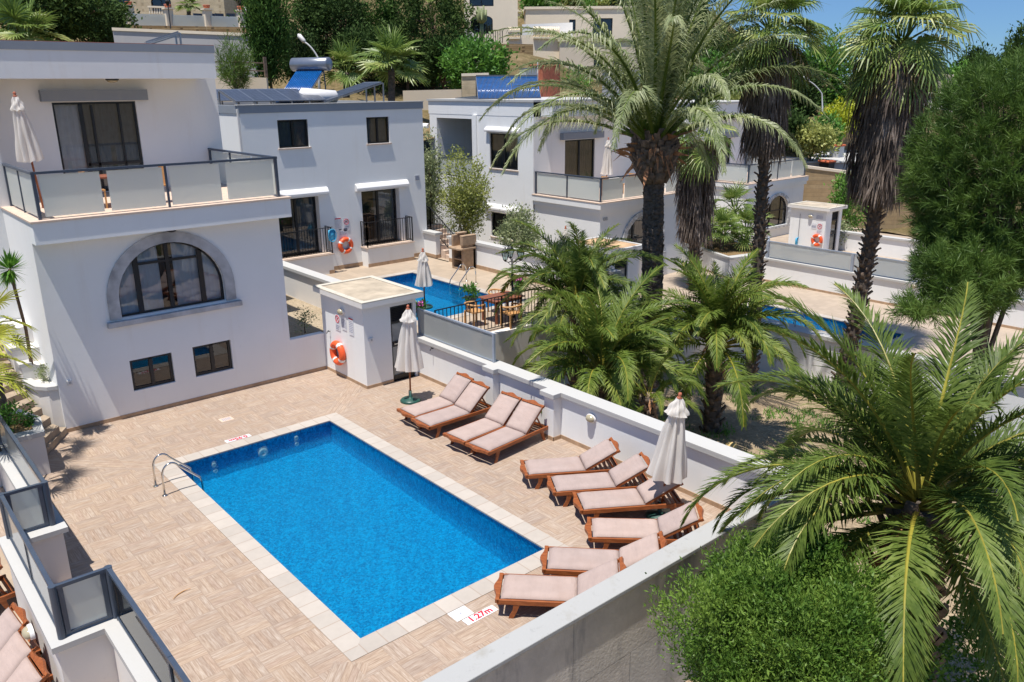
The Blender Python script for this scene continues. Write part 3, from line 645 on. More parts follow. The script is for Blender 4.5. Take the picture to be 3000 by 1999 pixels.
def window(parent, o, u, nin, op, depth=0.10, mulls=(), trans=(), fw=0.06, curtain='curtain', cur=None, name='window', label=None, fmat='frame', extra=None, sill=None, back=0.5, pane='pane'):
    o = np.array(o, float); u = np.array(u, float); nin = np.array(nin, float)
    P = lambda a, z, d=0.0: np.array((o[0]+u[0]*a+nin[0]*d, o[1]+u[1]*a+nin[1]*d, z))
    U3 = np.array((u[0], u[1], 0.)); N3 = np.array((nin[0], nin[1], 0.)); Z3 = np.array((0, 0, 1.))
    a, b, c, d = op['u0'], op['u1'], op['z0'], op['z1']; zs = op.get('zs'); zt = zs if zs is not None else d; g = 0.004
    def topz(x):
        if zs is None: return d
        q = (x-(a+b)/2)/((b-a)/2); return zs+(d-zs)*math.sqrt(max(0, 1-q*q))
    mb = MB(); T = 0.06
    def seg(a0, z0_, a1, z1_): mb.obox(P(a0, z0_, depth), U3*(a1-a0), N3*T, Z3*(z1_-z0_))
    seg(a+g, c+g, a+fw, zt-(0 if zs is not None else g)); seg(b-fw, c+g, b-g, zt-(0 if zs is not None else g)); seg(a+fw, c+g, b-fw, c+fw)
    if zs is None: seg(a+fw, d-fw, b-fw, d-g)
    else:
        pts = arch_pts(op, 24)
        for k in range(24):
            (ua, za), (ub, zb) = pts[k], pts[k+1]; cx = (a+b)/2; f = 1-fw/((b-a)/2)
            q = [P(ua, za, depth), P(ub, zb, depth), P(cx+(ub-cx)*f, zs+(zb-zs)*f, depth), P(cx+(ua-cx)*f, zs+(za-zs)*f, depth)]
            mb.add([*q, *[p+N3*T for p in q]], [(0, 1, 2, 3), (7, 6, 5, 4), (3, 2, 6, 7), (0, 4, 5, 1)])
    for m_ in mulls:
        m_, wd = m_ if hasattr(m_, '__len__') else (m_, 0.07)
        seg(m_-wd/2, c+fw, m_+wd/2, topz(m_)-fw*0.6)
    for t_ in trans:
        z_, u0_, u1_ = t_ if hasattr(t_, '__len__') else (t_, a+fw, b-fw)
        mb.obox(P(u0_, z_-0.03, depth+0.004), U3*(u1_-u0_), N3*(T-0.008), Z3*0.06)
    if extra: extra(mb, seg, P)
    fr = obj(name, mb, MT[fmat], parent)
    if label: fr['label'] = label
    mb = MB()
    if zs is None: mb.quad(P(a+0.02, c+0.02, depth+0.035), P(b-0.02, c+0.02, depth+0.035), P(b-0.02, d-0.02, depth+0.035), P(a+0.02, d-0.02, depth+0.035))
    else:
        pts = [(a+0.02, c+0.02)]+[(min(max(x, a+0.02), b-0.02), z-0.02) for x, z in arch_pts(op, 24)]+[(b-0.02, c+0.02)]
        mb.add([P(x, z, depth+0.035) for x, z in pts], [tuple(range(len(pts)))[::-1]])
    obj('pane', mb, MT[pane], fr)
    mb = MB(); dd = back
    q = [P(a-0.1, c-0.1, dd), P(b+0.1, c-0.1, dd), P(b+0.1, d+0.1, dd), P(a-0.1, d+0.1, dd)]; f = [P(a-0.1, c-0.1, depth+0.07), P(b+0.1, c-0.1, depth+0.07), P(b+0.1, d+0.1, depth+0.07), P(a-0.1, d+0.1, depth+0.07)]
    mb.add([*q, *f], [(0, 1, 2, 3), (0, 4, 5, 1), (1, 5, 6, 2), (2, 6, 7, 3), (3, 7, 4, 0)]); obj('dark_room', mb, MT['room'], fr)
    if curtain:
        for (u0_, u1_, mt_) in (cur or [(a+0.03, b-0.03, curtain)]):
            n = max(6, int((u1_-u0_)/0.035)); mb = MB(); V = []
            for k in range(n+1):
                x = u0_+(u1_-u0_)*k/n; w_ = 0.025*math.sin(x*38)+0.012*math.sin(x*91+1)
                V += [P(x, c-0.02, depth+0.12+w_), P(x+0.02*math.sin(x*17), d+0.02, depth+0.14+w_*0.8)]
            mb.add(V, [(2*k, 2*k+2, 2*k+3, 2*k+1) for k in range(n)]); obj('curtain', mb, MT[mt_], fr, True)
    if sill:
        mb = MB(); mb.obox(P(a-0.05, c-0.05, -0.05), U3*(b-a+0.1), N3*0.2, Z3*0.045); obj('sill', mb, MT[sill], fr)
    return fr
def glass_rail(parent, pts, z0, h, name='balcony_railing', gap=0.1, panel=1.6, fmat='rail', gmat='frost_b', inset=0.05, post=0.07, mids=True, panels=None, botgap=0.06, skip_first=False):
    mb = MB(); segs = []
    for i, p in enumerate(pts): mb.bar((*p, z0), (*p, z0+h), post, post)
    for i in range(len(pts)-1):
        a, b = np.array(pts[i], float), np.array(pts[i+1], float); L = np.linalg.norm(b-a); d = (b-a)/L
        mb.bar((*(a-d*post/2), z0+h+0.02), (*(b+d*post/2), z0+h+0.02), 0.09, 0.055)
        n = (panels[i] if panels else max(1, round(L/panel))); w_ = (L-post)/n
        for k in range(n):
            s = a+d*(post/2+k*w_); segs.append((s+d*gap/2, s+d*(w_-gap/2)))
            if k and mids and k % 2 == 0 or (n == 2 and k == 1 and mids): mb.bar((*s, z0), (*s, z0+h), post*0.7, post*0.7)
    r = obj(name, mb, MT[fmat], parent)
    for s, e in segs:
        mb = MB(); mb.bar((*s, z0+botgap+(h-botgap-0.03)/2), (*e, z0+botgap+(h-botgap-0.03)/2), 0.014, h-botgap-0.03); obj('glass_panel', mb, MT[gmat], r)
    return r
def iron_rail(mb, pts, h, sp=0.11, r=0.008, top=0.035, bot=0.08, posts=True):
    """black iron railing along 3-D foot points"""
    for i in range(len(pts)-1):
        a, b = np.array(pts[i], float), np.array(pts[i+1], float); L = np.linalg.norm(b-a); n = max(2, int(L/sp)); z = np.array((0, 0, 1.))
        mb.bar(a+z*h, b+z*h, top, 0.025); mb.bar(a+z*bot, b+z*bot, 0.025, 0.02)
        for k in range(1, n): p = a+(b-a)*k/n; mb.bar(p+z*bot, p+z*h, 2*r, 2*r)
        for p in (a, b): mb.bar(p, p+z*(h+0.01), top, top)
def hood(parent, x0, x1, y, z0, z1, out=0.17, axis='y', name='window_hood', mat='hood'):
    """sloping plaster hood over an opening, facing -Y (axis y) or -X (axis x)"""
    mb = MB(); zt = z1+0.0; m_ = (z0+z1)/2
    prof = [(0, z1+0.05), (-out*0.55, z1), (-out, m_), (-out, m_-0.07), (-out*0.9, m_-0.09), (-out*0.9, z0), (0, z0)]
    def pt(u, q): return (u, y+q[0], q[1]) if axis == 'y' else (y+q[0], u, q[1])
    n = len(prof); V = [pt(x0, q) for q in prof]+[pt(x1, q) for q in prof]
    F = [(i, (i+1) % n, n+(i+1) % n, n+i) for i in range(n)]+[tuple(range(n))[::-1], tuple(range(n, 2*n))]
    mb.add(V, F); return obj(name, mb, MT[mat], parent)
def text_mesh(body, size, mat, loc, rot, name='lettering', parent=None, bold=0.0):
    cu = bpy.data.curves.new('t', 'FONT'); cu.body = body; cu.size = size; cu.align_x = 'CENTER'; cu.align_y = 'CENTER'; cu.offset = bold; cu.resolution_u = 3
    to = bpy.data.objects.new('t', cu); COL.objects.link(to); dg = bpy.context.evaluated_depsgraph_get(); dg.update()
    me = bpy.data.meshes.new_from_object(to.evaluated_get(dg)); bpy.data.objects.remove(to)
    o = bpy.data.objects.new(name, me); COL.objects.link(o); me.materials.clear(); me.materials.append(mat)
    off = np.zeros(3)
    if parent is not None: off = np.array(parent.location); o.parent = parent
    o.location = (np.array(loc)-off).tolist(); o.rotation_euler = rot; return o

# ------------------------------------------------------------------ terrace with the near pool
PW, PL = 3.88, 8.0
mb = MB(); X0, X1, Y0, Y1 = -3.62, 7.46, -2.7, 11.62; c = 0.335
for (a, b, d, e) in ((X0, Y0, X1, -c), (X0, PL+c, X1, Y1), (X0, -c, -c, PL+c), (PW+c, -c, X1, PL+c)): mb.quad((a, b, 0), (d, b, 0), (d, e, 0), (a, e, 0))
struct('pool_deck', mb, MT['deck'])
mb = MB(); zt, zb, nz = 0.012, -0.07, 0.035
def coping_ring(x0, y0, x1, y1, z, c, nz, mx, my, zb=0.03, w_=None):
    mb = MB(); mb2 = MB()
    for s in (0, 1):
        yo, yi = (y0-c, y0+nz) if s == 0 else (y1+c, y1-nz)
        mb.prism([(x0-c, yo), (x1+c, yo), (x1-nz, yi), (x0+nz, yi)], z-zb, z)
        xo, xi = (x0-c, x0+nz) if s == 0 else (x1+c, x1-nz)
        mb2.prism([(xo, y0-c), (xi, y0+nz), (xi, y1-nz), (xo, y1+c)], z-zb, z)
    struct('pool_coping', mb, MT[mx]); struct('pool_coping', mb2, MT[my])
coping_ring(0, 0, PW, PL, 0.012, 0.34, 0.03, 'coping_x', 'coping_y')
mb = MB(); fl0, fl1 = -0.90, -0.60
mb.quad((0, 0, fl0), (PW, 0, fl0), (PW, PL, fl1), (0, PL, fl1)); mb.quad((0, 0, 0), (PW, 0, 0), (PW, 0, fl0), (0, 0, fl0)); mb.quad((PW, PL, 0), (0, PL, 0), (0, PL, fl1), (PW, PL, fl1))
mb.quad((PW, 0, 0), (PW, PL, 0), (PW, PL, fl1), (PW, 0, fl0)); mb.quad((0, PL, 0), (0, 0, 0), (0, 0, fl0), (0, PL, fl1)); struct('pool_basin', mb, MT['mosaic'])
mb = MB(); mb.quad((0, 0, -0.11), (PW, 0, -0.11), (PW, PL, -0.11), (0, PL, -0.11)); struct('pool_water', mb, MT['water'])
# inlets and lamp on the far pool wall
def pool_fitting(x, z, r, label, name='pool_inlet', cat='pool fitting', group='white fittings on the pool wall'):
    mb = MB(); mb.lathe([(r, 0.0), (r, -0.02), (r*0.75, -0.035), (r*0.3, -0.03), (r*0.3, -0.01)], (x, PL-0.001, z), 18, 'y'); o = obj(name, mb, MT['whitep'], None, True); return tag(o, label, cat, group)
pool_fitting(2.05, -0.33, 0.125, 'large round white underwater lamp in the middle of the pool end wall', 'pool_lamp', 'pool light', None)
for x, z, s in ((0.86, -0.26, 'upper white inlet on the pool end wall by the ladder'), (0.88, -0.42, 'lower white inlet on the pool end wall by the ladder'), (2.92, -0.20, 'upper white inlet on the pool end wall near the loungers'), (2.92, -0.36, 'lower white inlet on the pool end wall near the loungers')): pool_fitting(x, z, 0.055, s)
# ladder
def ladder(name, label, base, d, rail_gap, z, steps=True, wz=None):
    """two bent rails: base = first foot, d = direction into the water"""
    b = np.array(base, float); d = np.array((*d, 0.)); s = np.array((-d[1], d[0], 0.)); t = thing(name, label, 'pool ladder', (b[0], b[1], z)); up = np.array((0, 0, 1.))
    for k in (0, 1):
        f = b+s*rail_gap*k; f[2] = z; r0 = 0.19; P = [f, f+up*0.42]
        for i in range(1, 10): q = PI*0.80*i/9; P.append(f+up*0.42+d*r0*(1-math.cos(q))+up*r0*1.35*math.sin(q))
        e = P[-1]; P += [e+d*0.40-up*0.40, e+d*0.43-up*0.50, e+d*0.44-up*0.95]
        mb = MB(); mb.tube(P, 0.021, 10); obj('handrail', mb, MT['steel'], t, True)
        mb = MB(); mb.lathe([(0.058, 0), (0.058, 0.012), (0.03, 0.024)], (f[0], f[1], z), 16); obj('floor_flange', mb, MT['steel'], t, True)
    for k in range(2):
        p = b+d*0.72+s*0.0; p = np.array((p[0], p[1], z-0.32-0.2*k)); mb = MB(); mb.bar(p, p+s*rail_gap, 0.09, 0.03); obj('tread', mb, MT['steel'], t)
    return t
ladder('pool_ladder', 'stainless steel pool ladder at the corner of the nearest pool', (-0.64, 6.70, 0), (1, 0), 0.56, 0)
# depth signs, skimmer lid, drain
t = thing('depth_marker', 'white tile with red depth figures 1.27m beside the near pool edge', 'depth sign', (1.68, -0.72, 0.0))
p0 = np.array([1.66, -0.70, 0.004]); ang = 0.0
mb = MB(); mb.box(1.46, -0.80, 0.0, 2.07, -0.635, 0.008); obj('plate', mb, MT['sign'], t); text_mesh('1.27m', 0.18, MT['red'], (1.765, -0.717, 0.0105), (0, 0, 0), parent=t, bold=0.006)
t = thing('depth_marker', 'white tile with red depth figures 0.95m at the far end of the pool', 'depth sign', (1.6, 8.48, 0))
mb = MB(); mb.box(1.36, 8.385, 0, 1.97, 8.55, 0.008); obj('plate', mb, MT['sign'], t); text_mesh('0.95m', 0.18, MT['red'], (1.665, 8.467, 0.0105), (0, 0, PI), parent=t, bold=0.008)
t = thing('skimmer_lid', 'square white skimmer lid on the deck beside the 1.27m sign', 'skimmer lid', (1.5, -0.5, 0))
mb = MB(); mb.box(1.38, -0.62, 0, 1.72, -0.35, 0.014); obj('lid', mb, MT['whitep'], t, bevel=0.01); mb = MB(); mb.lathe([(0.016, 0.014), (0.016, 0.018)], (1.55, -0.485, 0), 10); obj('lid_hole', mb, MT['ink'], t)
t = thing('floor_drain', 'small slotted floor drain in the deck below the white villa', 'drain', (1.6, 9.7, 0))
q = onz(663, 1229, 0); mb = MB(); mb.box(q[0]-0.16, q[1]-0.13, 0, q[0]+0.16, q[1]+0.13, 0.006); obj('drain_plate', mb, MT['sill'], t)
mb = MB()
for k in range(5): mb.box(q[0]-0.10+0.045*k, q[1]-0.08, 0.006, q[0]-0.08+0.045*k, q[1]+0.08, 0.009)
obj('slots', mb, MT['ink'], t)

# ------------------------------------------------------------------ boundary walls of the near terrace
t = thing('boundary_wall', 'low white wall with concrete coping along the right side of the pool deck', 'wall', (7.55, 3, 0))
mb = MB(); mb.box(7.45, -2.58, -1.6, 7.70, 9.31, 1.08); mb.box(7.20, 3.34, 0, 7.452, 3.66, 1.08); mb.box(7.24, 5.62, 0, 7.452, 5.92, 1.08); obj('wall', mb, MT['white'], t)
mb = MB(); mb.prism([(7.37, -2.56), (7.80, -2.56), (7.80, 9.31), (7.37, 9.31), (7.37, 6.0), (7.20, 6.0), (7.20, 5.55), (7.37, 5.55), (7.37, 3.74), (7.12, 3.74), (7.12, 3.27), (7.37, 3.27)], 1.08, 1.20); obj('coping', mb, MT['coping_w'], t, bevel=0.008)
mb = MB(); sk = 0.10
for (a, b) in ((-2.58, 3.34), (3.66, 5.62), (5.92, 9.3)): mb.box(7.438, a, 0, 7.45, b, sk)
mb.box(7.19, 3.33, 0, 7.20, 3.67, sk); mb.box(7.19, 3.33, 0, 7.45, 3.34, sk); mb.box(7.19, 3.66, 0, 7.45, 3.67, sk); obj('skirting', mb, MT['skirt'], t)
t2 = thing('glass_screen', 'frosted glass screen standing on the white wall beside the pool shed', 'glass screen', (7.6, 7.7, 1.2))
mb = MB(); za, zb_ = 1.205, 1.96
mb.bar((7.6, 6.0, zb_), (7.6, 9.4, zb_), 0.05, 0.045); mb.bar((7.6, 6.0, za+0.03), (7.6, 9.4, za+0.03), 0.04, 0.03); mb.bar((7.6, 6.0, za), (7.6, 6.0, zb_+0.02), 0.06, 0.06); mb.bar((7.6, 9.37, za), (7.6, 9.37, zb_), 0.06, 0.06); obj('frame', mb, MT['rail_l'], t2)
mb = MB(); mb.bar((7.6, 6.04, 1.59), (7.6, 9.34, 1.59), 0.012, 0.68); obj('glass_panel', mb, MT['frost'], t2)
t = thing('boundary_wall', 'front parapet wall with stained concrete block face and lichen spotted coping', 'wall', (2.5, -2.74, 0))
mb = MB(); mb.box(-3.2, -2.88, -2.6, 7.70, -2.60, 1.13); obj('wall', mb, MT['conc_face'], t)
mb = MB(); mb.prism([(-3.2, -2.93), (7.80, -2.93), (7.80, -2.562), (-3.2, -2.562)], 1.13, 1.20); obj('coping', mb, MT['coping_conc'], t, bevel=0.012)
mb = MB(); mb.box(-3.2, -2.60, 0, 7.45, -2.588, sk); obj('skirting', mb, MT['skirt'], t)

# stepped party wall with glass on the left
t = thing('boundary_wall', 'zigzag white party wall with broad pale coping at the left of the deck', 'wall', (-3.2, 3, 0))
ZC = 1.0; zig = [(-2.93, -3.2), (-2.93, 1.53), (-3.58, 1.53), (-3.58, 4.83), (-2.98, 4.83), (-2.98, 9.36)]
def offset_path(path, w_):
    Lp, Rp = [], []
    for i, p in enumerate(path):
        d1 = np.array(path[i])-np.array(path[i-1]) if i else None; d2 = np.array(path[i+1])-np.array(path[i]) if i < len(path)-1 else None
        n1 = np.array((-d1[1], d1[0]))/np.linalg.norm(d1) if d1 is not None else None; n2 = np.array((-d2[1], d2[0]))/np.linalg.norm(d2) if d2 is not None else None
        n = n1 if n2 is None else (n2 if n1 is None else n1+n2)
        Lp.append(np.array(p)+n*w_); Rp.append(np.array(p)-n*w_)
    return [tuple(q) for q in Lp+Rp[::-1]]
def ribbon(mb, path, w_, z0, z1):
    o = offset_path(path, w_); n = len(path)
    for i in range(n-1): mb.prism([o[i], o[i+1], o[2*n-2-i], o[2*n-1-i]], z0, z1)
mb = MB(); ribbon(mb, zig, 0.11, -0.5, ZC-0.09); obj('wall', mb, MT['white2'], t)
mb = MB(); ribbon(mb, zig, 0.185, ZC-0.09, ZC); obj('coping', mb, MT['coping_w'], t)
t2 = thing('glass_screen', 'zigzag frosted glass screen with blue grey posts on the left party wall', 'glass screen', (-3.2, 3, ZC))
zg = [(-2.91, -3.2), (-2.91, 1.51), (-3.60, 1.51), (-3.60, 4.90), (-2.97, 4.90), (-2.97, 9.2)]
mb = MB(); H = 0.80
for i, p in enumerate(zg):
    mb.lathe([(0.052, 0), (0.052, H)], (*p, ZC), 14) if 0 < i < 5 else mb.bar((*p, ZC), (*p, ZC+H), 0.05, 0.05)
for i in range(5):
    a, b = np.array(zg[i]), np.array(zg[i+1]); d = (b-a)/np.linalg.norm(b-a)
    mb.bar((*(a+d*0.04), ZC+H-0.03), (*(b-d*0.04), ZC+H-0.03), 0.06, 0.05); mb.bar((*(a+d*0.05), ZC+0.05), (*(b-d*0.05), ZC+0.05), 0.045, 0.03)
mb.bar((-2.91, -0.9, ZC), (-2.91, -0.9, ZC+H), 0.05, 0.05); mb.bar((-3.60, 3.2, ZC), (-3.60, 3.2, ZC+H-0.05), 0.04, 0.04)
for i in (1, 2, 3, 4):
    a = np.array(zg[i])
    for j in (i-1, i+1):
        d = np.array(zg[j])-a; d = d/np.linalg.norm(d); mb.bar((*(a+d*0.085), ZC+0.04), (*(a+d*0.085), ZC+H-0.05), 0.05, 0.06)
obj('frame', mb, MT['rail'], t2)
for i in range(5):
    a, b = np.array(zg[i]), np.array(zg[i+1]); L_ = np.linalg.norm(b-a); d = (b-a)/L_
    mb = MB(); mb.bar((*(a+d*0.10), ZC+0.42), (*(b-d*0.10), ZC+0.42), 0.012, 0.70); obj('glass_panel', mb, MT['frost'] if i != 0 else MT['clear'], t2)
# sunk terrace of the neighbour at the far left
mb = MB(); mb.quad((-9, -4, -0.45), (-2.95, -4, -0.45), (-2.95, 9.4, -0.45), (-9, 9.4, -0.45)); struct('lower_terrace', mb, MT['terrace'])
for (u, v, a, l) in ((530, 1738, 0.3, 'thin curled brown leaf strand lying on the deck left of the pool'),):
    q = onz(u, v, 0); t = np.linspace(-0.5, 0.5, 9); mb = MB(); mb.tube([q+np.array((0.34*k*math.cos(a), 0.34*k*math.sin(a)-0.12*k*k*2, 0.012+0.02*abs(k))) for k in t], [0.004+0.006*(1-abs(2*k)) for k in t], 5); tag(obj('fallen_leaf', mb, MT['rattan'], None), l, 'leaf')
# ------------------------------------------------------------------ villa 1 (left)
h1 = thing('white_villa', 'white villa at left with arched stone framed window above the near pool', 'house', (1.65, 13.5, 0))
FX, FY = -1.34, 11.6; W1 = 4.65+1.34
arch1 = dict(u0=0.30-FX, u1=2.95-FX, z0=2.60, zs=3.05, z1=4.33)
w1a = dict(u0=0.32-FX, u1=1.365-FX, z0=0.66, z1=1.475); w1b = dict(u0=1.905-FX, u1=2.94-FX, z0=0.66, z1=1.495)
mb = MB(); facade(mb, (FX, FY), (1, 0), (0, 1), W1, 0, 4.68, [arch1, w1a, w1b], 0.16)
mb.quad((FX, 14.55, 0), (FX, FY, 0), (FX, FY, 4.68), (FX, 14.55, 4.68)); mb.quad((4.65, FY, 0), (4.65, 21, 0), (4.65, 21, 4.68), (4.65, FY, 4.68))
# upper storey: recess wall, left wing, side wall
door1 = dict(u0=0.5+1.15, u1=2.66+1.15, z0=5.22, z1=7.68)
facade(mb, (-1.15, 16.0), (1, 0), (0, 1), 5.05+1.15, 5.2, 9.1, [door1], 0.14)
mb.quad((5.05, 16, 0), (5.05, 22, 0), (5.05, 22, 9.1), (5.05, 16, 9.1))
mb.box(-9, 14.55, 0, -1.15, 16.05, 8.30); mb.box(-9, 16.05, 0, -1.3, 22, 9.0)
obj('wall', mb, MT['white'], h1)
mb = MB(); mb.box(FX, 11.22, 4.67, 4.86, 16.0, 5.17); obj('balcony', mb, MT['white'], h1, bevel=0.01)
mb = MB(); mb.box(FX-0.03, 11.19, 5.172, 4.89, 15.99, 5.21); obj('balcony_floor', mb, MT['sill'], h1)
mb = MB(); mb.box(-9, 14.48, 8.28, 4.50, 22.2, 8.98); obj('roof_slab', mb, MT['white'], h1)
mb = MB(); mb.box(-9, 14.46, 8.96, 4.52, 14.62, 9.16); mb.box(4.36, 14.62, 8.982, 4.52, 22.2, 9.16); obj('roof_band', mb, MT['band'], h1)
mb = MB(); mb.box(-9, 14.465, 9.161, 4.51, 14.61, 9.172); obj('roof_edge', mb, MT['terracotta'], h1)
window(h1, (FX, FY), (1, 0), (0, 1), arch1, 0.10, mulls=[(0.83-FX, 0.12), (1.60-FX, 0.10), (2.42-FX, 0.12)], trans=[(3.86, 0.8-FX, 2.45-FX)], fw=0.05, cur=[(0.35-FX, 1.40-FX, 'curtain'), (1.75-FX, 2.9-FX, 'curtain')], label='arched window of dark aluminium with grey curtains')
mb = MB(); a = arch1; c_ = (a['u0']+a['u1'])/2+FX; r = (a['u1']-a['u0'])/2; f2 = (r+0.27)/r; V = []; n = 24
pts = [(c_-r, 2.60)]+[(x+FX, z) for x, z in arch_pts(a, n)]+[(c_+r, 2.60)]
out = [(c_-r-0.27, 2.60)]+[(c_+(x+FX-c_)*f2, 3.05+(z-3.05)*1.205) for x, z in arch_pts(a, n)]+[(c_+r+0.27, 2.60)]
for (x0, z0), (x1, z1), (X1_, Z1_), (X0_, Z0_) in zip(pts[:-1], pts[1:], out[1:], out[:-1]):
    mb.add([(x0, FY-0.04, z0), (x1, FY-0.04, z1), (X1_, FY-0.04, Z1_), (X0_, FY-0.04, Z0_), (x0, FY, z0), (x1, FY, z1), (X1_, FY, Z1_), (X0_, FY, Z0_)], [(0, 1, 2, 3), (3, 2, 6, 7), (0, 4, 5, 1)])
obj('arch_surround', mb, MT['marble'], h1)
mb = MB(); mb.box(-0.06, FY-0.12, 2.41, 3.34, FY+0.05, 2.545); obj('arch_sill', mb, MT['marble'], h1, bevel=0.01)
for op in (w1a, w1b):
    m_ = (op['u0']+op['u1'])/2; window(h1, (FX, FY), (1, 0), (0, 1), op, 0.07, mulls=[(m_, 0.09)], fw=0.07, curtain=None, sill=None)
def slide_door(mb, seg, P): seg(1.21+1.15+0.25, 5.3, 1.21+1.15+0.31, 7.6); seg(1.2+1.15, 5.95, 2.6+1.15, 6.03)
window(h1, (-1.15, 16.0), (1, 0), (0, 1), door1, 0.06, mulls=[(1.21+1.15, 0.10), (2.2+1.15, 0.05)], fw=0.06, cur=[(0.52+1.15, 1.2+1.15, 'curtain'), (1.3+1.15, 2.62+1.15, 'curtain_g')], name='balcony_door', extra=slide_door, label='dark sliding balcony door with a pale curtain')
mb = MB(); mb.box(0.23, 15.78, 7.71, 2.96, 16.0, 8.0); obj('door_hood', mb, MT['band'], h1)
glass_rail(h1, [(-1.12, 14.5), (-1.12, 11.42), (4.62, 11.42), (4.62, 15.95)], 5.205, 1.02, panels=[2, 4, 3], gap=0.16)
mb = MB(); mb.box(-1.345, 11.588, 0, 4.65, 11.6, 0.10); obj('skirting', mb, MT['skirt'], h1)
# lamp under the roof, lamp under the balcony slab, wall box
def tagd(o, l, c, g=None): return tag(o, l, c, g)
t = thing('ceiling_lamp', 'round ceiling lamp under the roof overhang of the left villa', 'lamp', (1.9, 15.2, 8.28)); mb = MB(); mb.lathe([(0.17, 8.28), (0.17, 8.245)], (1.9, 15.2, 0), 18); obj('base', mb, MT['frame'], t); mb = MB(); mb.lathe([(0.15, 8.245), (0.12, 8.20), (0.05, 8.18)], (1.9, 15.2, 0), 18); obj('diffuser', mb, MT['lampglass'], t, True)
t = thing('ceiling_lamp', 'small round lamp under the balcony above the arched window', 'lamp', (1.7, 11.45, 4.67)); mb = MB(); mb.lathe([(0.13, 4.67), (0.13, 4.64), (0.06, 4.60)], (1.72, 11.44, 0), 16); obj('lamp_body', mb, MT['frame'], t, True)
def wall_box(p, d, label, s=0.055):
    p = np.array(p, float); d = np.array((*d, 0.)); u = np.array((-d[1], d[0], 0)); t = thing('socket_box', label, 'socket box', p); mb = MB(); mb.obox(p-u*s-np.array((0, 0, s)), u*2*s, d*0.05, (0, 0, 2*s)); obj('cover', mb, MT['whitep'], t, bevel=0.008)
    mb = MB(); mb.obox(p+d*0.05-u*s*0.5-np.array((0, 0, s*0.5)), u*s, d*0.006, (0, 0, s)); obj('switch', mb, MT['acgrey'], t)
wall_box((-1.09, 11.6, 1.25), (0, -1), 'small white socket box on the sunlit corner of the left villa')

# low wall, yard and retaining wall between villa 1 and the shed
t = thing('boundary_wall', 'low white wall between the left villa and the pool shed', 'wall', (5.2, 11.7, 0)); mb = MB(); mb.box(4.65, 11.6, 0, 5.73, 11.82, 1.12); obj('wall', mb, MT['white'], t)
mb = MB(); mb.box(4.65, 11.588, 0, 5.71, 11.6, 0.10); obj('skirting', mb, MT['skirt'], t)
mb = MB(); mb.quad((4.66, 11.82, 0.95), (7.3, 11.82, 0.95), (7.3, 20, 0.95), (4.66, 20, 0.95)); struct('yard_gravel', mb, MT['gravel'])
t = thing('retaining_wall', 'cream rendered retaining wall with pale coping behind the pool shed', 'wall', (7.4, 15, 0)); mb = MB(); mb.box(7.3, 11.66, -1.5, 7.55, 19.58, 1.93); obj('wall', mb, MT['white2'], t)
mb = MB(); mb.box(7.22, 11.66, 1.93, 7.62, 19.55, 2.03); obj('coping', mb, MT['coping_w'], t)

